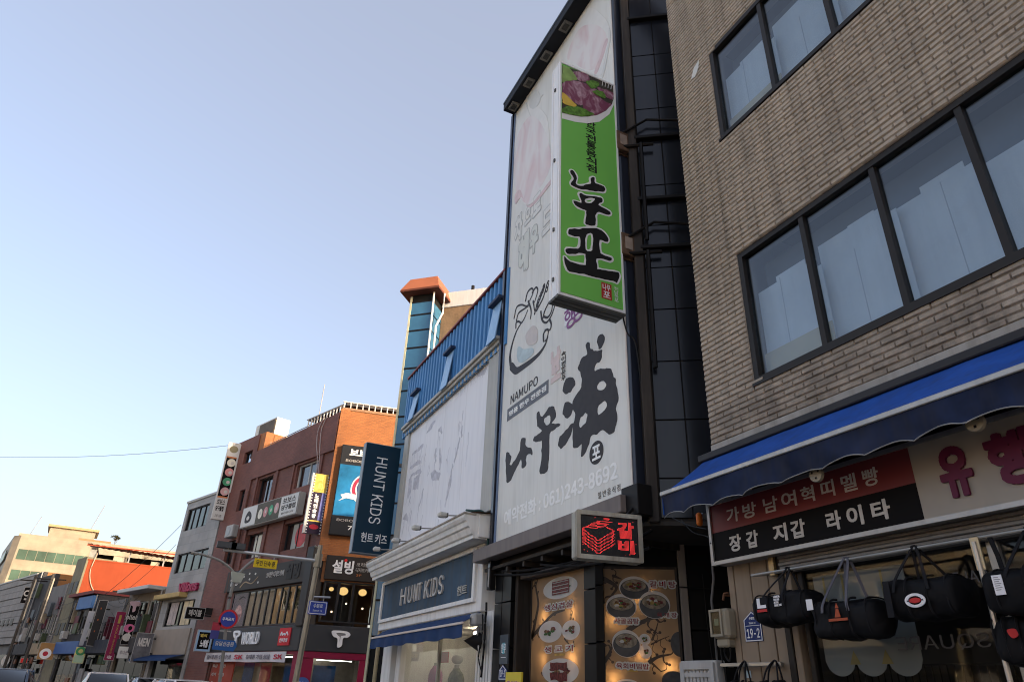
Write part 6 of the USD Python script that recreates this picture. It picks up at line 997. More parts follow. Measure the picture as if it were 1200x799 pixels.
# billiard blade sign at the far end
KB = Plane(tuple(RF.pt(-10.3, 0, 0.1)[:2]), 88)
c = [KB.uv(268, 517), KB.uv(281, 520), KB.uv(248, 607), KB.uv(263, 610)]; a, b = (c[0][0] + c[2][0]) / 2, (c[1][0] + c[3][0]) / 2; z1, z0 = (c[0][1] + c[1][1]) / 2, (c[2][1] + c[3][1]) / 2; H_ = z1 - z0
T = thing('billiard_blade_sign', 'tall white and black blade sign with four billiard balls at the far brick corner', 'sign', KB.pt(a, z0)); T.add('box_body', KB.box(a, b, z0, z1, -.25, -.01), wframe); T.add('face', KB.box(a + .03, b - .03, z0 + .03, z1 - .03, -.01, 0), wframe); T.add('edge', KB.box(b - .02, b + .08, z0 + .35 * H_, z1 - .05, -.25, .01), wframe)
onto(T, 'black_panel', KB, rect(a + .06, b - .05, z0 + .29 * H_, z1 - .21 * H_), 0, sblack); onto(T, 'orange_line', KB, rect(a + .06, b - .05, z1 - .21 * H_, z1 - .19 * H_), 0, mat('line_orange', (0.45, 0.16, 0.06), 0.5)); onto(T, 'orange_line', KB, rect(a + .06, b - .05, z0 + .27 * H_, z0 + .29 * H_), 0, _mats['line_orange'])
for k in range(4): onto(T, 'ball', KB, ell((a + b) / 2 + .05, z1 - (.27 + .125 * k) * H_, .22, .22, 24), .007, balls[k]); onto(T, 'ball_mark', KB, ell((a + b) / 2 + .1, z1 - (.275 + .125 * k) * H_, .09, .09, 16), .014, offwhite)
onto(T, 'figure', KB, ell((a + b) / 2 + .02, z1 - .09 * H_, .22, .2), .0, mat('figure_olive', (0.22, 0.20, 0.12), 0.5)); onto(T, 'lettering', KB, text('보보스', a + .1, b - .12, z0 + .19 * H_, z0 + .255 * H_, 2), 0, ink); onto(T, 'lettering', KB, text('당구클럽', a + .1, b - .12, z0 + .105 * H_, z0 + .17 * H_, 3), 0, ink); onto(T, 'lettering', KB, text('2층 3층', a + .15, b - .15, z0 + .03 * H_, z0 + .065 * H_, 0), 0, ink)
# big poster on the side wall
T = boxsign('wall_poster_sign', 'big blue billiard hall poster board on the orange brick side wall', RS, 0.26, 2.9, 6.95, 10.85, .05, .28, mat('poster_black', (0.02, 0.022, 0.026), 0.4), dframe)
pb = mat('poster_sky', (0.02, 0.17, 0.36), 0.4, 0.6, 0.8); onto(T, 'blue_field', RS, rect(0.3, 2.86, 7.75, 9.95), .28, pb)
onto(T, 'lettering', RS, text('보보스당구', 0.62, 2.6, 10.35, 10.70, 3), .28, swhite); onto(T, 'lettering', RS, text('BOBOS BILLIARDS', 0.5, 2.5, 10.10, 10.20, 0, 40, 'inter'), .28, offwhite)
onto(T, 'emblem', RS, ell(1.5, 8.95, .62, .66, 36), .287, swhite); onto(T, 'emblem', RS, ell(1.5, 8.95, .56, .60, 36).difference(ell(1.5, 8.95, .42, .45, 36)), .294, mat('emblem_red', (0.35, 0.04, 0.08), 0.4)); onto(T, 'emblem', RS, ell(1.5, 8.98, .36, .40, 24), .294, mat('emblem_navy', (0.03, 0.06, 0.16), 0.4)); onto(T, 'ribbon', RS, Polygon([(0.45, 8.35), (0.75, 8.5), (1.5, 8.42), (2.3, 8.55), (2.3, 8.75), (1.5, 8.65), (0.75, 8.72), (0.5, 8.62), (.6, 8.5)]), .30, swhite)
onto(T, 'lettering', RS, text('당구', 1.4, 2.4, 7.95, 8.2, 2), .287, swhite); onto(T, 'lettering', RS, text('BOBOS BILLIARD', 0.5, 2.6, 7.52, 7.62, 0, 40, 'inter'), .28, offwhite); onto(T, 'lettering', RS, text('7,245', 1.0, 1.9, 7.15, 7.36, 1, 48, 'inter'), .28, swhite)

# ---------------------------------------------------------------- traffic pole and street lamp in front
polem = mat('pole_galvanised', (0.30, 0.27, 0.21), 0.45, 0.15, 3.0, metal=0.5); armm = mat('arm_steel', (0.46, 0.46, 0.45), 0.35, 0.1, metal=0.6)
TPL = thing('camera_pole', 'galvanised pole with horizontal arm carrying traffic cameras and a yellow plate', 'pole', (3.98, 22.6, 0)); yy = 22.6
TPL.add('post', tube([(3.98, yy, -0.12), (4.0, yy, 1.5), (4.05, yy, 3.4), (4.08, yy, 5.32)], [0.10, 0.09, 0.08, 0.075], 10), polem); TPL.add('arm', tube([(4.08, yy, 4.84), (1.25, yy, 4.86)], [0.055, 0.04], 10), armm); TPL.add('arm_clamp', tube([(4.08, yy, 4.65), (4.08, yy, 5.05)], 0.12, 10), polem); TPL.add('arm_stay', tube([(4.1, yy, 5.2), (3.9, yy, 5.28)], .03, 6), polem)
for x, dx_ in ((1.22, 0.55), (1.55, .4)): cbx = trimesh.creation.box((dx_, .25, .17)); cbx.apply_translation((x + .1, yy, 5.0)); TPL.add('traffic_camera', cbx, mat('camera_grey', (0.06, 0.065, 0.07), 0.5))
TPL.add('camera_bracket', tube([(1.4, yy, 4.86), (1.4, yy, 4.98)], .03, 6), steel); XP = Plane((0, yy - .06), 90)
TPL.add('yellow_plate', XP.box(2.18, 2.86, 4.46, 4.72, -.02, 0), mat('plate_yellow', (0.62, 0.44, 0.02), 0.45, 0.05)); TPL.add('plate_lettering', XP.poly(text('무인 단속 중', 2.24, 2.80, 4.51, 4.67, 1), .001, .006), ink); TPL.add('plate_hanger', [tube([(x, yy, 4.7), (x, yy, 4.85)], .015, 5) for x in (2.3, 2.75)], steel)
NS = Plane((0, yy - .14), 90); a, z_ = NS.uv(372, 712); TPL.add('sign_bracket', tube([(4.0, yy, z_ + .32), (4.62, yy - .05, z_ + .34)], .03, 6), armm)
SN = thing('street_name_sign', 'small blue street name plate hanging on the galvanised pole', 'sign', (a, yy, z_ - .15)); SN.add('plate', NS.poly(rect(a - .24, a + .26, z_ - .16, z_ + .17).buffer(.03), -.03, 0), mat('name_blue', (0.05, 0.08, 0.36), 0.4)); SN.add('border', NS.poly(rect(a - .22, a + .24, z_ - .14, z_ + .15).buffer(.03).difference(rect(a - .21, a + .23, z_ - .13, z_ + .14).buffer(.02)), .001, .005), swhite); SN.add('lettering', NS.poly(text('수문로', a - .13, a + .15, z_ - .0, z_ + .12, 1), .001, .006), swhite); SN.add('lettering', NS.poly(text('Sumun-ro', a - .13, a + .15, z_ - .1, z_ - .04, 0, 40, 'inter'), .001, .006), swhite); SN.add('hook', [tube([(a + d, yy - .05, z_ + .19), (a + d, yy - .05, z_ + .34)], .012, 5) for d in (-.15, .17)], steel)
yl = 26.0
SL = thing('street_lamp', 'grey street lamp with curved post and long arm over the road', 'street lamp', (2.2, yl, 0)); greyp = mat('lamp_post_grey', (0.20, 0.20, 0.19), 0.5, 0.1, metal=0.3)
SL.add('post', tube(curve([(2.28, yl, -.12), (2.20, yl, 1.6), (2.02, yl, 3.3), (1.98, yl, 4.0), (2.08, yl, 4.6), (2.4, yl, 5.05), (2.65, yl, 5.2)], 6), 0.055, 10), greyp); SL.add('arm', tube(curve([(2.05, yl, 4.56), (1.8, yl, 4.80), (1.4, yl, 5.02), (0.9, yl, 5.14), (0.62, yl, 5.17)], 5), .04, 8), greyp)
hd = SL.add('lamp_head', trimesh.convex.convex_hull(np.array([(1.85, yl - .15, 4.70), (2.30, yl - .15, 4.66), (2.30, yl + .15, 4.66), (1.85, yl + .15, 4.70), (1.95, yl - .1, 4.38), (2.22, yl - .1, 4.36), (2.22, yl + .1, 4.36), (1.95, yl + .1, 4.38)])), mat('head_pale_green', (0.36, 0.39, 0.34), 0.5, 0.1)); hd.add('lens', trimesh.convex.convex_hull(np.array([(1.97, yl - .08, 4.375), (2.2, yl - .08, 4.355), (2.2, yl + .08, 4.355), (1.97, yl + .08, 4.375), (2.08, yl, 4.32)])), mat('lens_clear', (0.6, 0.62, 0.6), 0.2)); SL.add('arm_light', tube([(.66, yl, 5.16), (.45, yl, 5.18)], .06, 8), greyp)
RP = Plane((0, yl - .09), 90); a, z_ = RP.uv(267.4, 725)
NPK = thing('no_parking_sign', 'round blue and red no parking sign on the street lamp post', 'sign', (a, yl, z_ - .3)); NPK.add('disc', RP.poly(ell(a, z_, .30, .30, 32), -.02, 0), mat('sign_red', (0.42, 0.02, 0.03), 0.4)); NPK.add('blue_field', RP.poly(ell(a, z_, .235, .235, 32), .001, .005), mat('sign_blue', (0.03, 0.05, 0.28), 0.4)); NPK.add('lettering', RP.poly(text('주차금지', a - .18, a + .18, z_ - .05, z_ + .05, 1), .005, .009), swhite); NPK.add('clamp', RP.box(a - .05, a + .1, z_ - .03, z_ + .03, -.1, -.02), steel)
a, z_ = RP.uv(262, 755.5)
DS = thing('direction_sign', 'small blue direction sign under the no parking sign', 'sign', (a, yl, z_)); DS.add('plate', RP.poly(Polygon([(a - .33, z_ - .14), (a + .33, z_ - .17), (a + .42, z_), (a + .33, z_ + .15), (a - .33, z_ + .18)]), -.02, 0), mat('direction_blue', (0.02, 0.09, 0.28), 0.4)); DS.add('lettering', RP.poly(text('유달산공원', a - .27, a + .3, z_ - .03, z_ + .11, 1), .001, .006), offwhite); DS.add('clamp', RP.box(a - .05, a + .15, z_ - .03, z_ + .03, -.1, -.02), steel)
a, z_ = RP.uv(252.5, 738)
FG_ = thing('small_flag_sign', 'small red over blue plate on the lamp post beside the blue direction sign', 'sign', (a, yl, z_)); FG_.add('red_half', RP.box(a - .13, a + .13, z_, z_ + .24, -.05, 0), mat('flag_red', (0.30, 0.03, 0.05), 0.5)); FG_.add('blue_half', RP.box(a - .13, a + .13, z_ - .26, z_ - .002, -.05, 0), mat('flag_blue', (0.05, 0.05, 0.20), 0.5)); FG_.add('arm', RP.box(a, a + .5, z_ - .02, z_ + .02, -.1, -.06), steel)

# ================================================================ grey tiled building next along the street
GB = Plane((1.69, 39.68), 160); FP = Plane((-0.08, 44.57), 160); greytile = brickmat('grey_tile', (0.30, 0.29, 0.28), (0.26, 0.255, 0.245), (0.17, 0.165, 0.16), 1.2, 0.45, tuple(GB.u[:2]), 0.6)
GY = thing('grey_tiled_building', 'narrow grey stone clad building left of the red brick one', 'building', (1, 42, 0)); gs0, gs1 = -5.05, -0.02
gw = [(-4.70, -1.75, 8.90, 10.15), (-4.55, -0.55, 6.55, 7.60), (-4.2, -0.7, 3.80, 5.05)]
GY.add('wall', [GB.poly(rect(gs0, gs1, 0, 10.55).difference(unary_union([rect(*w) for w in gw] + [rect(-4.6, -0.4, 0, 2.25)])), -.3, 0), GB.box(gs0, gs1, 0, 10.5, -9, -8.7), GB.box(gs0, gs0 + .3, 0, 10.5, -8.7, -.3), GB.box(gs1 - .3, gs1, 0, 10.5, -8.7, -.3)], greytile); GY.add('roof', GB.box(gs0 + .3, gs1 - .3, 10.2, 10.4, -8.7, -.3), concrete); GY.add('coping', GB.box(gs0 - .05, gs1, 10.55, 10.68, -.4, .06), greyframe)
gglass = glass('green_glass', (0.35, 0.42, 0.38), 1.6, 0.012, 0.12)
for w in gw: window(GY, GB, *w, dframe, gglass, mat('warm_blind', (0.50, 0.42, 0.20), 0.8, 0.5, 1.1), .05, tuple(np.linspace(w[0], w[1], 5)[1:-1]), -.12, behind=.5)
GY.add('awning_strip', GB.box(-5.3, -1.85, 5.18, 5.42, 0, .45, .02), mat('awning_ochre', (0.42, 0.30, 0.12), 0.6, 0.2)); GY.add('lettering', GB.poly(text('Villons', -3.0, -0.6, 5.45, 5.95, 3, 64, 'inter'), .02, .14), mat('letter_crimson', (0.30, 0.02, 0.07), 0.5)); GY.add('beige_band', GB.box(-4.9, -0.3, 2.45, 3.65, 0.0, .08), mat('beige_band', (0.27, 0.23, 0.19), 0.6, 0.1)); GY.add('shop_front', GB.box(-4.6, -0.4, 0, 2.25, -.6, -.5), dimroom); GY.add('shop_pane', [GB.box(-4.6, -2.6, 0, 2.25, -.2, -.18), GB.box(-2.5, -0.4, 0, 2.25, -.2, -.18)], gglass)
GY.add('window_poster', GB.box(-3.9, -2.9, 3.9, 5.0, -.09, -.08), mat('poster_pinkish', (0.42, 0.35, 0.33), 0.5, 0.3, 4)); GY.add('window_poster', GB.box(-2.2, -1.1, 3.85, 5.0, -.09, -.08), mat('poster_warm', (0.55, 0.45, 0.28), 0.5, 0.25, 3))
single('shop_awning', cloth(GB, -5.2, -0.35, 10, lambda s: [(2.45, .02), (2.22, .9), (2.12, .9), (2.12, .89), (2.22, .89), (2.43, .02)]), ncan, 'dark navy awning over the door of the grey tiled building', 'awning')
def far_box(name, label, px, R, m, side=None, thick=.3, az=88, catg='sign', face_o=0.0):
    """a projecting sign: picture-plane box measured at range R along the street"""
    (x0, y0), (x1, y1) = px; d = ray((x0 + x1) / 2, (y0 + y1) / 2); k = R / math.hypot(d[0], d[1]); P = Plane(tuple((EYE + d * k)[:2]), az)
    return P
def farsign(name, label, quad, R, m, az=88, edge=None, group=None):
    cx_, cy_ = np.mean([quad[1], quad[2]], 0); q_ = FP.uv(cx_, cy_, 0.25) if cx_ < 185 else GB.uv(cx_, cy_, 0.35); P = Plane(tuple((FP.pt(q_[0], 0, 0.25) if cx_ < 185 else GB.pt(q_[0], 0, 0.35))[:2]), az)   # right edge hangs on the street wall
    u = [P.uv(*q) for q in quad]; s0, s1 = (u[0][0] + u[3][0]) / 2, (u[1][0] + u[2][0]) / 2; z1, z0 = (u[0][1] + u[1][1]) / 2, (u[2][1] + u[3][1]) / 2
    T = thing(name, label, 'sign', P.pt((s0 + s1) / 2, z0), group); T.add('box_body', P.box(s0, s1, z0, z1, -.3, -.01), edge or steel); T.add('face', P.box(s0 + .02, s1 - .02, z0 + .02, z1 - .02, -.01, 0), m); T.add('bracket', [P.box(s1, s1 + .6, z, z + .07, -.2, -.13) for z in (z0 + .3 * (z1 - z0), z0 + .8 * (z1 - z0))], steelb)
    return T, P, s0, s1, z0, z1
T, P, s0, s1, z0, z1 = farsign('fashion_sign', 'black hanging sign with white script on the grey tiled building', [(218, 710), (240, 712), (240, 726), (217, 724)], 38.5, sblack); onto(T, 'lettering', P, text('메이블', s0 + .15, s1 - .15, z0 + .12, z1 - .1, 1), 0, offwhite); T.add('bracket', P.box(s1, s1 + 1.6, z0 + .25, z0 + .55, -.2, -.1), steelb)
T, P, s0, s1, z0, z1 = farsign('karaoke_sign', 'square sign with pale blue border, yellow and white lettering on black', [(231, 738), (250, 737), (247, 763), (228, 763)], 36.5, mat('sign_pale_blue', (0.30, 0.45, 0.62), 0.4)); onto(T, 'black_field', P, rect(s0 + .09, s1 - .09, z0 + .1, z1 - .1), 0, sblack); onto(T, 'lettering', P, text('엠씨', s0 + .14, s0 + .42, z0 + .66 * (z1 - z0), z1 - .17, 2), .007, ky); onto(T, 'lettering', P, text('노래방', s0 + .2, s1 - .14, z0 + .17, z0 + .55 * (z1 - z0), 3), .007, swhite)

# ================================================================ far shop row
far_b = {k: mat('far_' + k, c, .7, .2, .8, streak=.4) for k, c in dict(beige=(.20, .165, .125), grey=(.15, .145, .14), dark=(.04, .04, .043), navy=(.025, .03, .045), stripe=(.24, .225, .21), tan=(.30, .22, .13), brown=(.30, .14, .05)).items()}
FAR = []
def shop(name, label, s0, s1, h, m, band, floors, dep=9, side=None, nwin=3):
    T = thing(name, label, 'building', FP.pt((s0 + s1) / 2, 0, -dep / 2)); hs = []
    for f in range(1, floors): hs.append([rect(a + .12, b - .12, 3.3 + (f - 1) * 2.7 + .5, 3.3 + (f - 1) * 2.7 + 2.0) for a, b in zip(np.linspace(s0 + .3, s1 - .3, nwin + 1)[:-1], np.linspace(s0 + .3, s1 - .3, nwin + 1)[1:])])
    fl = [r for q in hs for r in q if r.bounds[3] < h - .3]
    T.add('wall', [FP.poly(rect(s0, s1, 0, h).difference(unary_union(fl + [rect(s0 + .3, s1 - .3, 0, 2.5)])), -.3, 0), FP.box(s0, s1, 0, h, -dep, -dep + .2)], m); T.add('side_wall', [FP.box(s0, s0 + .2, 0, h, -dep + .2, -.3), FP.box(s1 - .2, s1, 0, h, -dep + .2, -.3)], side or m); T.add('roof', FP.box(s0 + .2, s1 - .2, h - .4, h - .2, -dep + .2, -.3), concrete)
    for r in fl: b = r.bounds; window(T, FP, b[0], b[2], b[1], b[3], greyframe, gglass, dimroom, .06, ((b[0] + b[2]) / 2,), -.1, behind=.6)
    U_ = T.add('air_conditioner', FP.box(s0 + .5, s0 + 1.2, 3.5, 4.0, .02, .35, .02), palew); U_.add('fan_grille', FP.poly(ell(s0 + .8, 3.75, .18, .18, 16), .35, .36), steel)
    T.add('drain_pipe', tube([FP.pt(s1 - .12, 0, .08), FP.pt(s1 - .12, h, .08)], .05, 6), steel)
    T.add('fascia', FP.box(s0 + .1, s1 - .1, 2.55, 3.3, 0, .35, .02), band); T.add('shop_front', FP.box(s0 + .3, s1 - .3, 0, 2.5, -1.2, -1.1), dimroom); n = 3
    for a, b in zip(np.linspace(s0 + .3, s1 - .3, n + 1)[:-1], np.linspace(s0 + .3, s1 - .3, n + 1)[1:]): T.add('shop_pane', FP.box(a + .04, b - .04, .1, 2.5, -.15, -.13), gglass)
    FAR.append((T, s0, s1, h)); return T
T = shop('shop_building', 'low beige shop beside the grey tiled building, dark signs on its front', -5.4, -0.02, 5.8, far_b['beige'], far_b['dark'], 2); T.add('flat_canopy', FP.box(-5.0, -.1, 5.75, 5.95, -2, .9, .02), mat('canopy_pale', (.45, .45, .44), .6)); T.add('banner', cloth(FP, -3.9, -2.5, 8, lambda s: [(5.3, .3), (3.7, .33), (3.7, .32), (5.3, .29)]), mat('banner_lilac', (.42, .36, .44), .7))
T = shop('shop_building', 'low dark shop with tangled wires behind the maroon banner sign', -11.2, -5.5, 5.6, far_b['grey'], far_b['navy'], 2)
T = shop('shop_building', 'low dark shop with blue fascia under the orange wall', -16.6, -11.3, 6.2, far_b['dark'], mat('fascia_blue', (.04, .10, .26), .5), 2); T.add('upper_fascia', FP.box(-14.5, -11.4, 5.3, 6.1, 0, .3, .02), mat('fascia_blue2', (.05, .13, .30), .5)); T.add('roof_edge', FP.box(-16.7, -11.2, 6.2, 6.4, -3, .4), mat('edge_maroon', (.14, .03, .03), .6))
T = shop('shop_building', 'mid grey shop house with dark front left of the orange walled house', -23.6, -18.9, 7.4, far_b['grey'], far_b['tan'], 2)
T = shop('shop_building', 'narrow dark fronted shop house with orange brown side wall', -27.6, -23.7, 8.45, far_b['dark'], far_b['dark'], 2, side=far_b['brown'])
T = shop('shop_building', 'second narrow shop house with orange brown side wall, next to the ribbed grey hall', -29.4, -27.7, 8.9, far_b['dark'], far_b['dark'], 2, side=far_b['brown'], nwin=1)
T = thing('ribbed_hall', 'long grey hall clad in horizontal ribbed metal at the far left', 'building', FP.pt(-37, 0, -5)); hz = 8.8
for k in range(10): T.add('cladding_strip', FP.box(-48, -29.5, 3.4 + k * .54, 3.4 + k * .54 + .51, -.3, .02 + .05 * (k % 2), .02), far_b['stripe'])
T.add('core', FP.box(-48, -29.5, 0, hz, -9, -.3), far_b['grey']); T.add('window_slot', [FP.box(-45 + 1.5 * k, -44.2 + 1.5 * k, 4.9, 5.4, 0.02, .1) for k in range(9)], dframe); T.add('shop_front', FP.box(-47.5, -30, .1, 2.6, -.1, .02), gglass); T.add('coping', FP.box(-48.1, -29.4, hz, hz + .12, -9, .1), greyframe)
# orange walled house
OP = Plane(tuple(FP.pt(-16.66, 0, -0.05)[:2]), 88); orange = mat('orange_render', (0.29, 0.055, 0.020), 0.7, 0.10, 0.6, streak=.25, dirt=(.30, .07, .03)); OH = thing('orange_house', 'house with plain bright orange side wall and red corrugated roof shelter', 'building', (-1, 62, 0))
OH.add('wall', OP.box(0, 9.5, 0, 8.85, -6, 0), orange); OH.add('street_wall', FP.box(-18.88, -16.64, 0, 9.1, -6, .02), mat('olive_render', (.20, .18, .12), .8, .15, streak=.4)); OH.add('parapet', OP.box(0, 9.5, 8.85, 8.95, -.3, .03), orange); shel = mat('red_corrugated', (0.30, 0.055, 0.025), 0.6, 0.15)
rv = []
for k in range(46): rv += [OP.pt(-.3 + .22 * k, 9.95 - .012 * k + .05 * (k % 2), .5), OP.pt(-.3 + .22 * k, 10.35 - .012 * k + .05 * (k % 2), -4)]
OH.add('shelter_roof', [tri(rv, [f for i in range(45) for f in ((2 * i, 2 * i + 2, 2 * i + 3), (2 * i, 2 * i + 3, 2 * i + 1))]), OP.box(-.3, 9.6, 9.82, 9.9, .42, .5)], shel)
for x in (.3, 2.6, 5, 7.4): OH.add('shelter_post', OP.box(x, x + .1, 8.95, 9.9, -.3, -.2), steel)
OH.add('shelter_back', OP.box(0, 9.5, 8.9, 9.8, -3.6, -3.5), mat('dark_shelter', (.05, .045, .04), .8)); OH.add('stored_box', [OP.box(a, a + w, 8.9, 8.9 + h, -1.4, -.6) for a, w, h in ((1.6, .9, .5), (4.2, .6, .4), (6.0, 1.2, .55))], mat('box_cream', (.45, .42, .33), .7)); OH.add('street_window', [FP.box(-18.6 + k, -17.9 + k, z, z + .8, .02, .05) for z in (3.8, 6.6) for k in (0, 1.0)], dframe); OH.add('corner_room', OP.box(0, .4, 8.9, 9.9, -4, -.1), mat('corner_grey', (.30, .30, .28), .7)); OH.add('cable', tube(curve([OP.pt(.5, 9.4, .06), OP.pt(.4, 8.0, .06), OP.pt(1.0, 6.8, .06), OP.pt(2.2, 6.3, .06)]), .03, 5), mat('cable_cream', (.5, .4, .3), .6))
RJ = thing('roof_aerial', 'dark aerial on the low roofs before the orange wall', 'aerial', OP.pt(5.6, 5.6, .6)); RJ.add('mast', tube([OP.pt(5.6, 5.5, .6), OP.pt(5.6, 7.0, .6)], .03, 5), steelb); RJ.add('cross_bar', tube([OP.pt(5.2, 6.8, .6), OP.pt(6.0, 6.8, .6)], .03, 5), steelb)
RJ = thing('roof_vent', 'dark roof vent with a stub pipe before the orange wall', 'vent', OP.pt(2.4, 5.6, .4)); RJ.add('box', OP.box(2.2, 2.6, 5.6, 6.9, .1, .6), steelb); RJ.add('pipe', tube([OP.pt(2.9, 5.5, .5), OP.pt(2.9, 7.1, .5)], .04, 5), steelb)
# pale office block
YP = Plane((-24.45, 137.9), 84); cream_b = brickmat('cream_panel', (.30, .255, .185), (.28, .24, .172), (.20, .17, .125), 1.6, .7, tuple(YP.u[:2]), .6); OB = thing('office_block', 'cream banded office block with green ribbon windows at the far left', 'building', (-12, 150, 0)); ribbon = mat('ribbon_glass', (0.045, 0.085, 0.062), 0.25, 0.6, .35, spec=.3)
OB.add('wall', prism([tuple(YP.pt(0.9, 0)[:2]), tuple(YP.pt(34, 0)[:2]), tuple(YP.pt(34, 0, -24)[:2]), tuple(YP.pt(-2.6, 0, -24)[:2]), tuple(YP.pt(-.1, 0, -1.2)[:2])], 0, 21.3), cream_b)
for zt, zb in ((19.2, 17.6), (16.0, 14.4), (12.8, 11.2), (9.6, 8.0), (6.4, 4.8)):
    for k in range(24): OB.add('window_pane', YP.box(1.2 + 1.35 * k, 2.49 + 1.35 * k, zb, zt, -.1, .02 + .02 * (k % 2)), ribbon)
    OB.add('end_window', prism([tuple(YP.pt(-.45, 0, -3)[:2]), tuple(YP.pt(-2.4, 0, -22)[:2]), tuple(YP.pt(-2.7, 0, -22)[:2]), tuple(YP.pt(-.6, 0, -3)[:2])], zb, zt), ribbon)
OB.add('roof_house', YP.box(4.3, 11.3, 21.3, 24.2, -12, -5), cream_b); OB.add('roof_house_cap', YP.box(3.9, 11.8, 24.0, 24.4, -12.3, -4.5), mat('cap_tan', (.36, .27, .15), .6)); OB.add('roof_wall', YP.box(0.5, 34, 21.3, 21.7, -.6, -.2), cream_b); OB.add('roof_shed', [YP.box(9, 14, 21.7, 22.3, -4, -2), YP.box(27, 30, 21.7, 22.6, -4, -2)], mat('shed_rust', (.35, .17, .09), .7)); OB.add('roof_mast', [tube([YP.pt(10.2, 24.2, -8), YP.pt(11.4, 29.5, -8)], .06, 5), tube([YP.pt(1.5, 21.5, -5), YP.pt(2.5, 25.5, -5)], .05, 5)], steel)
# trees
barkm = mat('bark', (.10, .075, .055), .9, .2)
def bare_tree(name, label, base, H, spread, seed, leaf=None):
    T = thing(name, label, 'tree', base); r = random.Random(seed); base = np.array(base, float); tubes = []; leaves = []
    def grow(p, d, L, rad, lev):
        q = p + d * L; tubes.append(tube([p, (p + q) / 2 + np.array([r.uniform(-.03, .03), r.uniform(-.03, .03), 0]) * L, q], [rad, rad * .85, rad * .65], 5))
        if lev == 0: leaves.append(q); return
        for _ in range(3 if lev > 1 else 4):
            a, e = r.uniform(0, 6.28), r.uniform(.35, .85); nd = d * math.cos(e) + np.array([math.cos(a), math.sin(a), .25]) * math.sin(e) * spread; nd /= np.linalg.norm(nd); grow(p + d * L * r.uniform(.6, 1), nd, L * r.uniform(.6, .8), rad * .6, lev - 1)
    grow(base, np.array([0, 0, 1.0]), H * .35, H * .022, 4); T.add('trunk', tubes[:1], barkm); T.add('branches', tubes[1:], barkm, kind='stuff')
    if leaf is not None:
        V_, F_ = [], []; k = 0
        for q in leaves:
            for _ in range(9):
                c_ = q + np.array([r.gauss(0, 1), r.gauss(0, 1), r.gauss(0, .7)]) * H * .035; a = np.array([r.gauss(0, 1), r.gauss(0, 1), r.gauss(0, 1)]); a /= np.linalg.norm(a); b = np.cross(a, [.3, .5, .8]); b /= np.linalg.norm(b); w = H * .028
                V_ += [c_ - a * w, c_ + b * w * .5, c_ + a * w, c_ - b * w * .5]; F_ += [(k, k + 1, k + 2), (k, k + 2, k + 3)]; k += 4
        T.add('crown', tri(V_, F_), leaf, kind='stuff')
d = ray(167, 640); R = 118; k = R / math.hypot(d[0], d[1]); q = EYE + d * k; bare_tree('bare_tree', 'bare winter tree showing above the roofs between orange house and grey building', (q[0], q[1], 7), q[2] - 5.5, 1.0, 4)
leafm = mat('dark_leaf', (.055, .06, .03), .7, .4, 3); c_ = YP.pt(14.6, 21.6, -3); bare_tree('roof_shrub', 'small dark shrub growing on the roof of the cream office block', tuple(c_), 2.6, 1.2, 9, leafm)

# small boards, blinds and boxes crowding the far shop fronts
rc = random.Random(21); cols = [mat('board_' + n_, c_, .5, .25, 3) for n_, c_ in (('wine', (.09, .018, .03)), ('sand', (.24, .20, .14)), ('chalk', (.36, .35, .34)), ('moss', (.06, .08, .045)), ('coal', (.02, .02, .022)), ('slate', (.07, .085, .10)), ('rust', (.15, .07, .04)), ('ash', (.20, .20, .20)), ('soot', (.03, .028, .027)))]
for T_, s0_, s1_, h_ in FAR:
    for k in range(int((s1_ - s0_) * 1.5)):
        w_ = rc.uniform(.35, 1.1); a_ = rc.uniform(s0_ + .1, s1_ - w_ - .1); z_ = rc.choice((rc.uniform(.6, 2.2), rc.uniform(2.6, 3.2), rc.uniform(3.3, h_ - 1.3))); hh_ = rc.uniform(.3, .9); o_ = rc.uniform(.06, .2)
        T_.add('wall_board', FP.box(a_, a_ + w_, z_, z_ + hh_, o_ - .1, o_, .02), rc.choice(cols))
    for k in range(int((s1_ - s0_) * .9)):
        a_ = rc.uniform(s0_ + .2, s1_ - .3); z_ = rc.uniform(2.7, h_ - 1.6); T_.add('small_blade_sign', FP.box(a_, a_ + .12, z_, z_ + rc.uniform(.7, 1.5), .02, rc.uniform(.2, .42), .01), rc.choice(cols))
# signs of the far shop row
T, P, s0, s1, z0, z1 = farsign('banner_sign', 'tall maroon blade sign with gold lettering turned sideways', [(136.7, 716.5), (148, 715.5), (134, 773.3), (121, 773.3)], 51.5, mat('banner_maroon', (.22, .012, .06), .5, .1)); gl_ = mat('dull_gold', (.40, .28, .06), .5); onto(T, 'lettering', P, rtext('PAOLO GOMES', s0 + .22, s1 - .22, z0 + .35, z1 - .75, 1, 64, 'inter'), 0, gl_); onto(T, 'emblem', P, rect(s0 + .2, s1 - .2, z1 - .65, z1 - .2), 0, gl_); onto(T, 'lettering', P, text('파울로', s0 + .15, s1 - .15, z0 + .08, z0 + .25, 1), 0, swhite)
T, P, s0, s1, z0, z1 = farsign('phone_blade_sign', 'tall black blade sign with white and pink round emblems', [(153, 704.7), (165, 704.7), (152.6, 755), (141.5, 755)], 47.5, sblack); hh = (z1 - z0); m_ = (s0 + s1) / 2
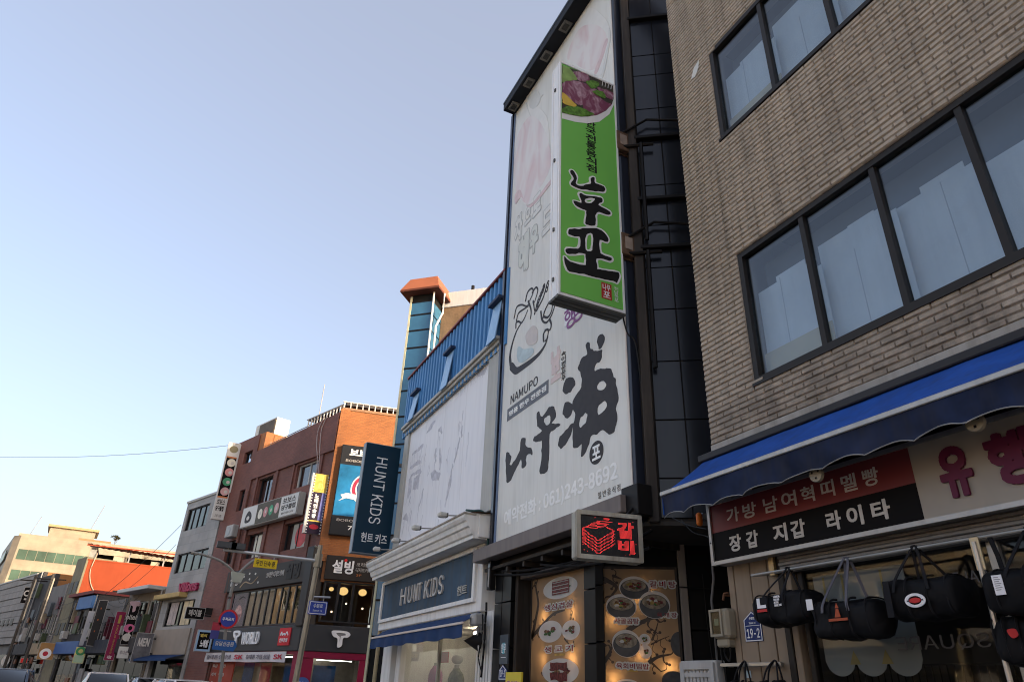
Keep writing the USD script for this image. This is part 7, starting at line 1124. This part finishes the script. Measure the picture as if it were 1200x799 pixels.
onto(T, 'emblem', P, smoothpoly([(m_ + (a_ - .5) * .55, z1 - .24 * hh + b_ * .55) for a_, b_ in tshape], 4), 0, mat('emblem_pink', (.55, .38, .42), .5)); onto(T, 'lettering', P, text('olleh', m_ - .3, m_ + .3, z1 - .42 * hh, z1 - .31 * hh, 1, 48, 'inter'), 0, offwhite); onto(T, 'emblem', P, ell(m_, z1 - .62 * hh, .27, .22, 24).difference(ell(m_ + .05, z1 - .62 * hh, .1, .12, 16)), 0, mat('emblem_magenta', (.50, .12, .25), .5)); ap = ell(m_, z1 - .83 * hh, .22, .2, 24).difference(ell(m_ + .25, z1 - .82 * hh, .09, .09, 16)); onto(T, 'emblem', P, unary_union([ap, ell(m_ + .05, z1 - .73 * hh, .04, .06, 10)]), 0, offwhite)
T, P, s0, s1, z0, z1 = farsign('white_blade_sign', 'white square sign with dark lettering under the black phone sign', [(139, 757), (153, 757), (150.5, 771), (136.5, 771)], 48.5, wframe); onto(T, 'lettering', P, text('휴대폰', s0 + .1, s1 - .1, z0 + .2, z1 - .2, 1), 0, bgrey)
T, P, s0, s1, z0, z1 = farsign('photo_sign', 'grey photo sign with white capitals low between the phone sign and the navy awning', [(160, 740), (180, 742), (174, 777), (153, 776)], 46, mat('photo_grey', (.10, .10, .11), .5, .6, 2.5)); onto(T, 'lettering', P, text('MEN', s0 + .15, s1 - .15, z0 + .55 * (z1 - z0), z1 - .25, 2, 48, 'inter'), 0, offwhite)
T, P, s0, s1, z0, z1 = farsign('black_blade_sign', 'black slim blade sign with small orange marks', [(116, 703.5), (128, 702.5), (111, 757), (101, 756)], 53, mat('sign_soot', (.02, .02, .022), .5)); [onto(T, 'orange_mark', P, rect(s0 + .2, s1 - .25, z0 + f_ * (z1 - z0), z0 + (f_ + .035) * (z1 - z0)), 0, mat('mark_orange', (.30, .08, .02), .5)) for f_ in (.3, .55, .8)]
T, P, s0, s1, z0, z1 = farsign('grey_blade_sign', 'plain pale grey blade sign left of the black slim one', [(103, 716), (111, 715), (100.5, 756), (93, 756)], 55.5, mat('sign_pale_grey', (.36, .37, .40), .5, .08))
T, P, s0, s1, z0, z1 = farsign('optician_sign', 'yellow sign with green round emblem above a pale green panel', [(88, 758), (101, 757), (99, 777), (85, 777)], 57, mat('sign_yellow', (.55, .50, .18), .5)); onto(T, 'green_panel', P, rect(s0 + .05, s1 - .05, z0 + .05, (z0 + z1) / 2), 0, mat('panel_pale_green', (.36, .50, .36), .5)); onto(T, 'emblem', P, ell((s0 + s1) / 2, z0 + .74 * (z1 - z0), .27, .25, 20).difference(ell((s0 + s1) / 2, z0 + .74 * (z1 - z0), .13, .12, 16)), 0, mat('emblem_green', (.05, .25, .10), .5))
T, P, s0, s1, z0, z1 = farsign('black_square_sign', 'black sign with round white emblem on the ribbed grey hall', [(28, 688), (38, 687), (34, 706), (24, 707)], 68, sblack); onto(T, 'emblem', P, ell((s0 + s1) / 2, (z0 + z1) / 2 + .15, .24, .24, 20).difference(ell((s0 + s1) / 2, (z0 + z1) / 2 + .15, .14, .14, 16)), 0, offwhite); onto(T, 'lettering', P, rect(s0 + .2, s1 - .2, z0 + .25, z0 + .38), 0, offwhite)
T, P, s0, s1, z0, z1 = farsign('tan_sign', 'tan wooden sign board with a round white emblem far along the street', [(46, 756), (68, 749), (63, 770), (42, 775)], 62, mat('board_tan', (.32, .18, .07), .6, .15)); onto(T, 'emblem', P, ell(s0 + .45, z0 + .35 * (z1 - z0), .35, .33, 20), 0, swhite); onto(T, 'emblem', P, ell(s0 + .45, z0 + .35 * (z1 - z0), .16, .15, 16), .007, bred); onto(T, 'emblem', P, ell(s0 + 1.25, z0 + .35 * (z1 - z0), .3, .3, 20), 0, greyframe)
T, P, s0, s1, z0, z1 = farsign('red_lit_sign', 'small red sign low at the far left', [(24, 771), (33, 770), (32, 776), (23, 777)], 66, mat('sign_bright_red', (.7, .03, .03), .5))
T, P, s0, s1, z0, z1 = farsign('round_white_sign', 'small white round sign low at the far left edge', [(4, 768), (11, 767), (9, 779), (2, 780)], 66, sblack); onto(T, 'disc', P, ell((s0 + s1) / 2, (z0 + z1) / 2, .28, .4, 20), 0, wframe)
for k, (x_, y0_, y1_, R, lab) in enumerate(((63, 672, 799, 61, 'dark utility pole in front of the narrow shop house'), (42, 674, 799, 66, 'dark utility pole beside the ribbed grey hall'))):
    d = ray(x_, y0_); kk = R / math.hypot(d[0], d[1]); q = EYE + d * kk; UPo = thing('utility_pole', lab, 'pole', (q[0], q[1], 0), 'utility poles'); UPo.add('post', tube([(q[0], q[1], -.1), (q[0], q[1], q[2])], [.11, .08], 8), mat('pole_dark', (.06, .055, .05), .7, .2)); UPo.add('cross_arm', tube([(q[0] - .9, q[1], q[2] - .4), (q[0] + .9, q[1], q[2] - .35)], .05, 6), steelb); UPo.add('pale_cover', tube([(q[0] + .14, q[1] - .1, q[2] - 3.2), (q[0] + .14, q[1] - .1, q[2] - .3)], .05, 8), mat('cover_pale', (.42, .38, .30), .7));
# wires
def wire(pts, r, label): single('overhead_wire', pts if isinstance(pts, trimesh.Trimesh) else tube(pts, r, 5), cable, label, 'wire')
d1, d2 = ray(-30, 534), ray(268, 525); wire(sag(EYE + d1 * 42, RF.pt(-10.2, 13.0, .2), .35, 16), .012, 'single thin wire crossing the open sky towards the brick corner')
p1 = GB.pt(-5.0, 9.3, .1); wire(sag(p1, FP.pt(-10, 5.9, .2), .2), .014, 'thin wire slanting from the grey building down to the low roofs'); wire(sag(GB.pt(-5.0, 8.2, .1), FP.pt(-6, 6.0, .2), .2), .012, 'second thin wire slanting from the grey building to the low roofs')
tw = []; r_ = random.Random(5)
for k in range(9): a = FP.pt(-11 + r_.uniform(0, 5), 5.2 + r_.uniform(-.8, .6), .4); b = FP.pt(-6 + r_.uniform(0, 4), 5.0 + r_.uniform(-.9, .6), .3); tw.append(tube(sag(a, b, r_.uniform(.1, .5), 8), .012, 4))
for k in range(6): a = FP.pt(-22 + r_.uniform(0, 4), 6.0 + r_.uniform(-1.8, .8), .5); b = FP.pt(-17 + r_.uniform(0, 3), 5.4 + r_.uniform(-1.6, .6), .5); tw.append(tube(sag(a, b, r_.uniform(.1, .6), 8), .012, 4))
single('wire_tangle', tw, cable, 'tangle of loose wires hanging on the low shop fronts', 'wires', kind='stuff')

# ---------------------------------------------------------------- vehicles in the road
tyre = mat('tyre', (.015, .015, .015), .8); rim = mat('rim', (.4, .4, .42), .3, .1, metal=.8); carglass = glass('car_glass', (.12, .13, .14), 1.7)
def car(label, x, y, head, H, body, L=4.4, Wd=1.8, group=None):
    T = thing('parked_car', label, 'car', (x, y, -.12), group); a = math.radians(head); f_ = np.array([math.sin(a), math.cos(a), 0]); r_ = np.array([f_[1], -f_[0], 0]); o_ = np.array([x, y, -.12]); pt = lambda l, w, z: o_ + f_ * l + r_ * w + np.array([0, 0, z])
    def hullat(sec): # sections along length: (l, half width bottom, half width top, z0, z1)
        rings = []
        for l, wb, wt, z0, z1 in sec:
            m_ = (z0 + z1) / 2; rings.append(np.array([pt(l, w, z) for w, z in ((-wb * .96, z0), (wb * .96, z0), (wb, m_), (wt, z1 - .03), (wt * .9, z1), (-wt * .9, z1), (-wt, z1 - .03), (-wb, m_))]))
        return loft(rings)
    w = Wd / 2
    T.add('body', hullat([(-L / 2, w * .80, w * .78, .35, .70), (-L / 2 + .12, w * .95, w * .9, .25, .88), (-L * .25, w, w * .95, .22, .95), (L * .15, w, w * .95, .22, .93), (L * .33, w, w * .9, .22, .86), (L / 2 - .1, w * .93, w * .8, .25, .72), (L / 2, w * .8, w * .7, .35, .60)]), body, smooth=35)
    T.add('cabin', hullat([(-L * .40, w * .85, w * .70, .88, .95), (-L * .27, w * .92, w * .72, .88, H - .05), (-L * .1, w * .93, w * .74, .88, H - .02), (L * .08, w * .93, w * .72, .88, H - .05), (L * .26, w * .9, w * .74, .86, .93)]), carglass, smooth=35)
    T.add('roof', hullat([(-L * .28, w * .70, w * .68, H - .09, H - .045), (-L * .1, w * .745, w * .72, H - .07, H), (L * .07, w * .72, w * .69, H - .09, H - .03)]), body, smooth=35)
    for q in (-1, 1):
        T.add('pillar', [tube([pt(L * .08, q * w * .70, H - .05), pt(L * .26, q * w * .88, .9)], .035, 6), tube([pt(-L * .27, q * w * .70, H - .05), pt(-L * .40, q * w * .84, .92)], .045, 6), tube([pt(-L * .06, q * w * .735, H - .04), pt(-L * .06, q * w * .92, .9)], .035, 6)], body)
        T.add('mirror', tube([pt(L * .2, q * w * .95, .95), pt(L * .18, q * w * 1.14, 1.0)], .06, 8), body); T.add('headlight', tube([pt(L / 2 - .16, q * w * .68, .66), pt(L / 2 - .03, q * w * .66, .62)], .10, 10), mat('headlight', (.7, .72, .74), .15)); T.add('tail_light', tube([pt(-L / 2 + .1, q * w * .76, .72), pt(-L / 2 + .01, q * w * .74, .7)], .09, 8), mat('tail_red', (.4, .02, .02), .3))
        for l in (-L * .30, L * .31):
            wh = T.add('wheel', tube([pt(l, q * (w - .2), .32), pt(l, q * (w + .01), .32)], .32, 20), tyre); wh.add('rim', tube([pt(l, q * (w + .0), .32), pt(l, q * (w + .02), .32)], .20, 14), rim)
cw = mat('car_white', (.62, .63, .64), .3, .02, coat=.6); cb = mat('car_blue', (.03, .05, .09), .3, .05, coat=.8); cs = mat('car_silver', (.40, .42, .44), .3, .04, metal=.5, coat=.6)
def carat(px, R): d = ray(px, 795); k = R / math.hypot(d[0], d[1]); return (EYE + d * k)[:2]
car('white car facing the camera in the road, left of the lamp post', *carat(126, 33), 176, 1.62, cw, 4.5, 1.85); car('dark blue car at the bottom left corner', *carat(1, 27), 178, 1.60, cb, 4.5, 1.85); car('small silver car farther along the road', *carat(178, 37), 170, 1.50, cs, 4.0, 1.75); car('white low car parked by the kerb in front of the grey building', *carat(222, 29), 158, 1.49, cw, 4.6, 1.85)

# ================================================================ houses across the street, seen in the shop glass
def opposite(name, label, x, y0, y1, h, m, dep=10, P=None):
    P = P or Plane((x, 0), 0); T = thing(name, label, 'building', P.pt((y0 + y1) / 2, 0, -dep / 2)); rs = []
    fl = [(4.0 + 3.1 * k, 5.7 + 3.1 * k) for k in range(int((h - 4.6) // 3.1) + 1) if 5.7 + 3.1 * k < h - .4]; n = max(2, int((y1 - y0) / 2.6)); xs = np.linspace(y0 + .5, y1 - .5, n + 1)
    for z0, z1 in fl: rs += [rect(a + .3, b - .3, z0, z1) for a, b in zip(xs[:-1], xs[1:])]
    T.add('wall', [P.poly(rect(y0, y1, 0, h).difference(unary_union(rs + [rect(y0 + .5, y1 - .5, 0, 2.5)])), -.3, 0), P.box(y0, y1, 0, h, -dep, -.9)], m)
    for r in rs: b = r.bounds; window(T, P, b[0], b[2], b[1], b[3], wframe, pane, None, .06, ((b[0] + b[2]) / 2,), -.12)
    T.add('fascia', P.box(y0 + .2, y1 - .2, 2.6, 3.4, 0, .3, .02), random.Random(int(y0)).choice([crim, dgrey, canvas, far_b['tan']])); T.add('shop_pane', P.box(y0 + .5, y1 - .5, .1, 2.5, -.2, -.18), shopglass); T.add('coping', P.box(y0 - .05, y1 + .05, h, h + .15, -dep, .08), greyframe)
opposite('facing_building', 'cream rendered building across the street with white framed windows, nearest the camera', -13.6, -14, 3, 6.6, mat('cream_render', (.55, .48, .36), .8, .08)); opposite('facing_building', 'grey building across the street seen in the shop glass', -13.6, 3.3, 15, 5.6, mat('grey_render', (.42, .40, .37), .8, .08)); opposite('facing_building', 'pale yellow building across the street seen in the shop glass', -13.8, 15.4, 27, 6.8, mat('yellow_render', (.60, .50, .32), .8, .08))
opposite('facing_building', 'white tiled building across the street reflected in the cafe windows', -15.5, 27.5, 41, 9.6, mat('white_render', (.62, .58, .50), .8, .08))
PW = Plane((-17.6, 44.5), -20)
opposite('facing_building', 'sand coloured building across the bend, reflected in the far shop windows', 0, 0, 14, 9.4, mat('sand_render', (.52, .40, .26), .8, .08), P=PW); opposite('facing_building', 'grey corner building farthest along the other side of the street', 0, 14.4, 34, 8.8, _mats['grey_render'], P=PW)
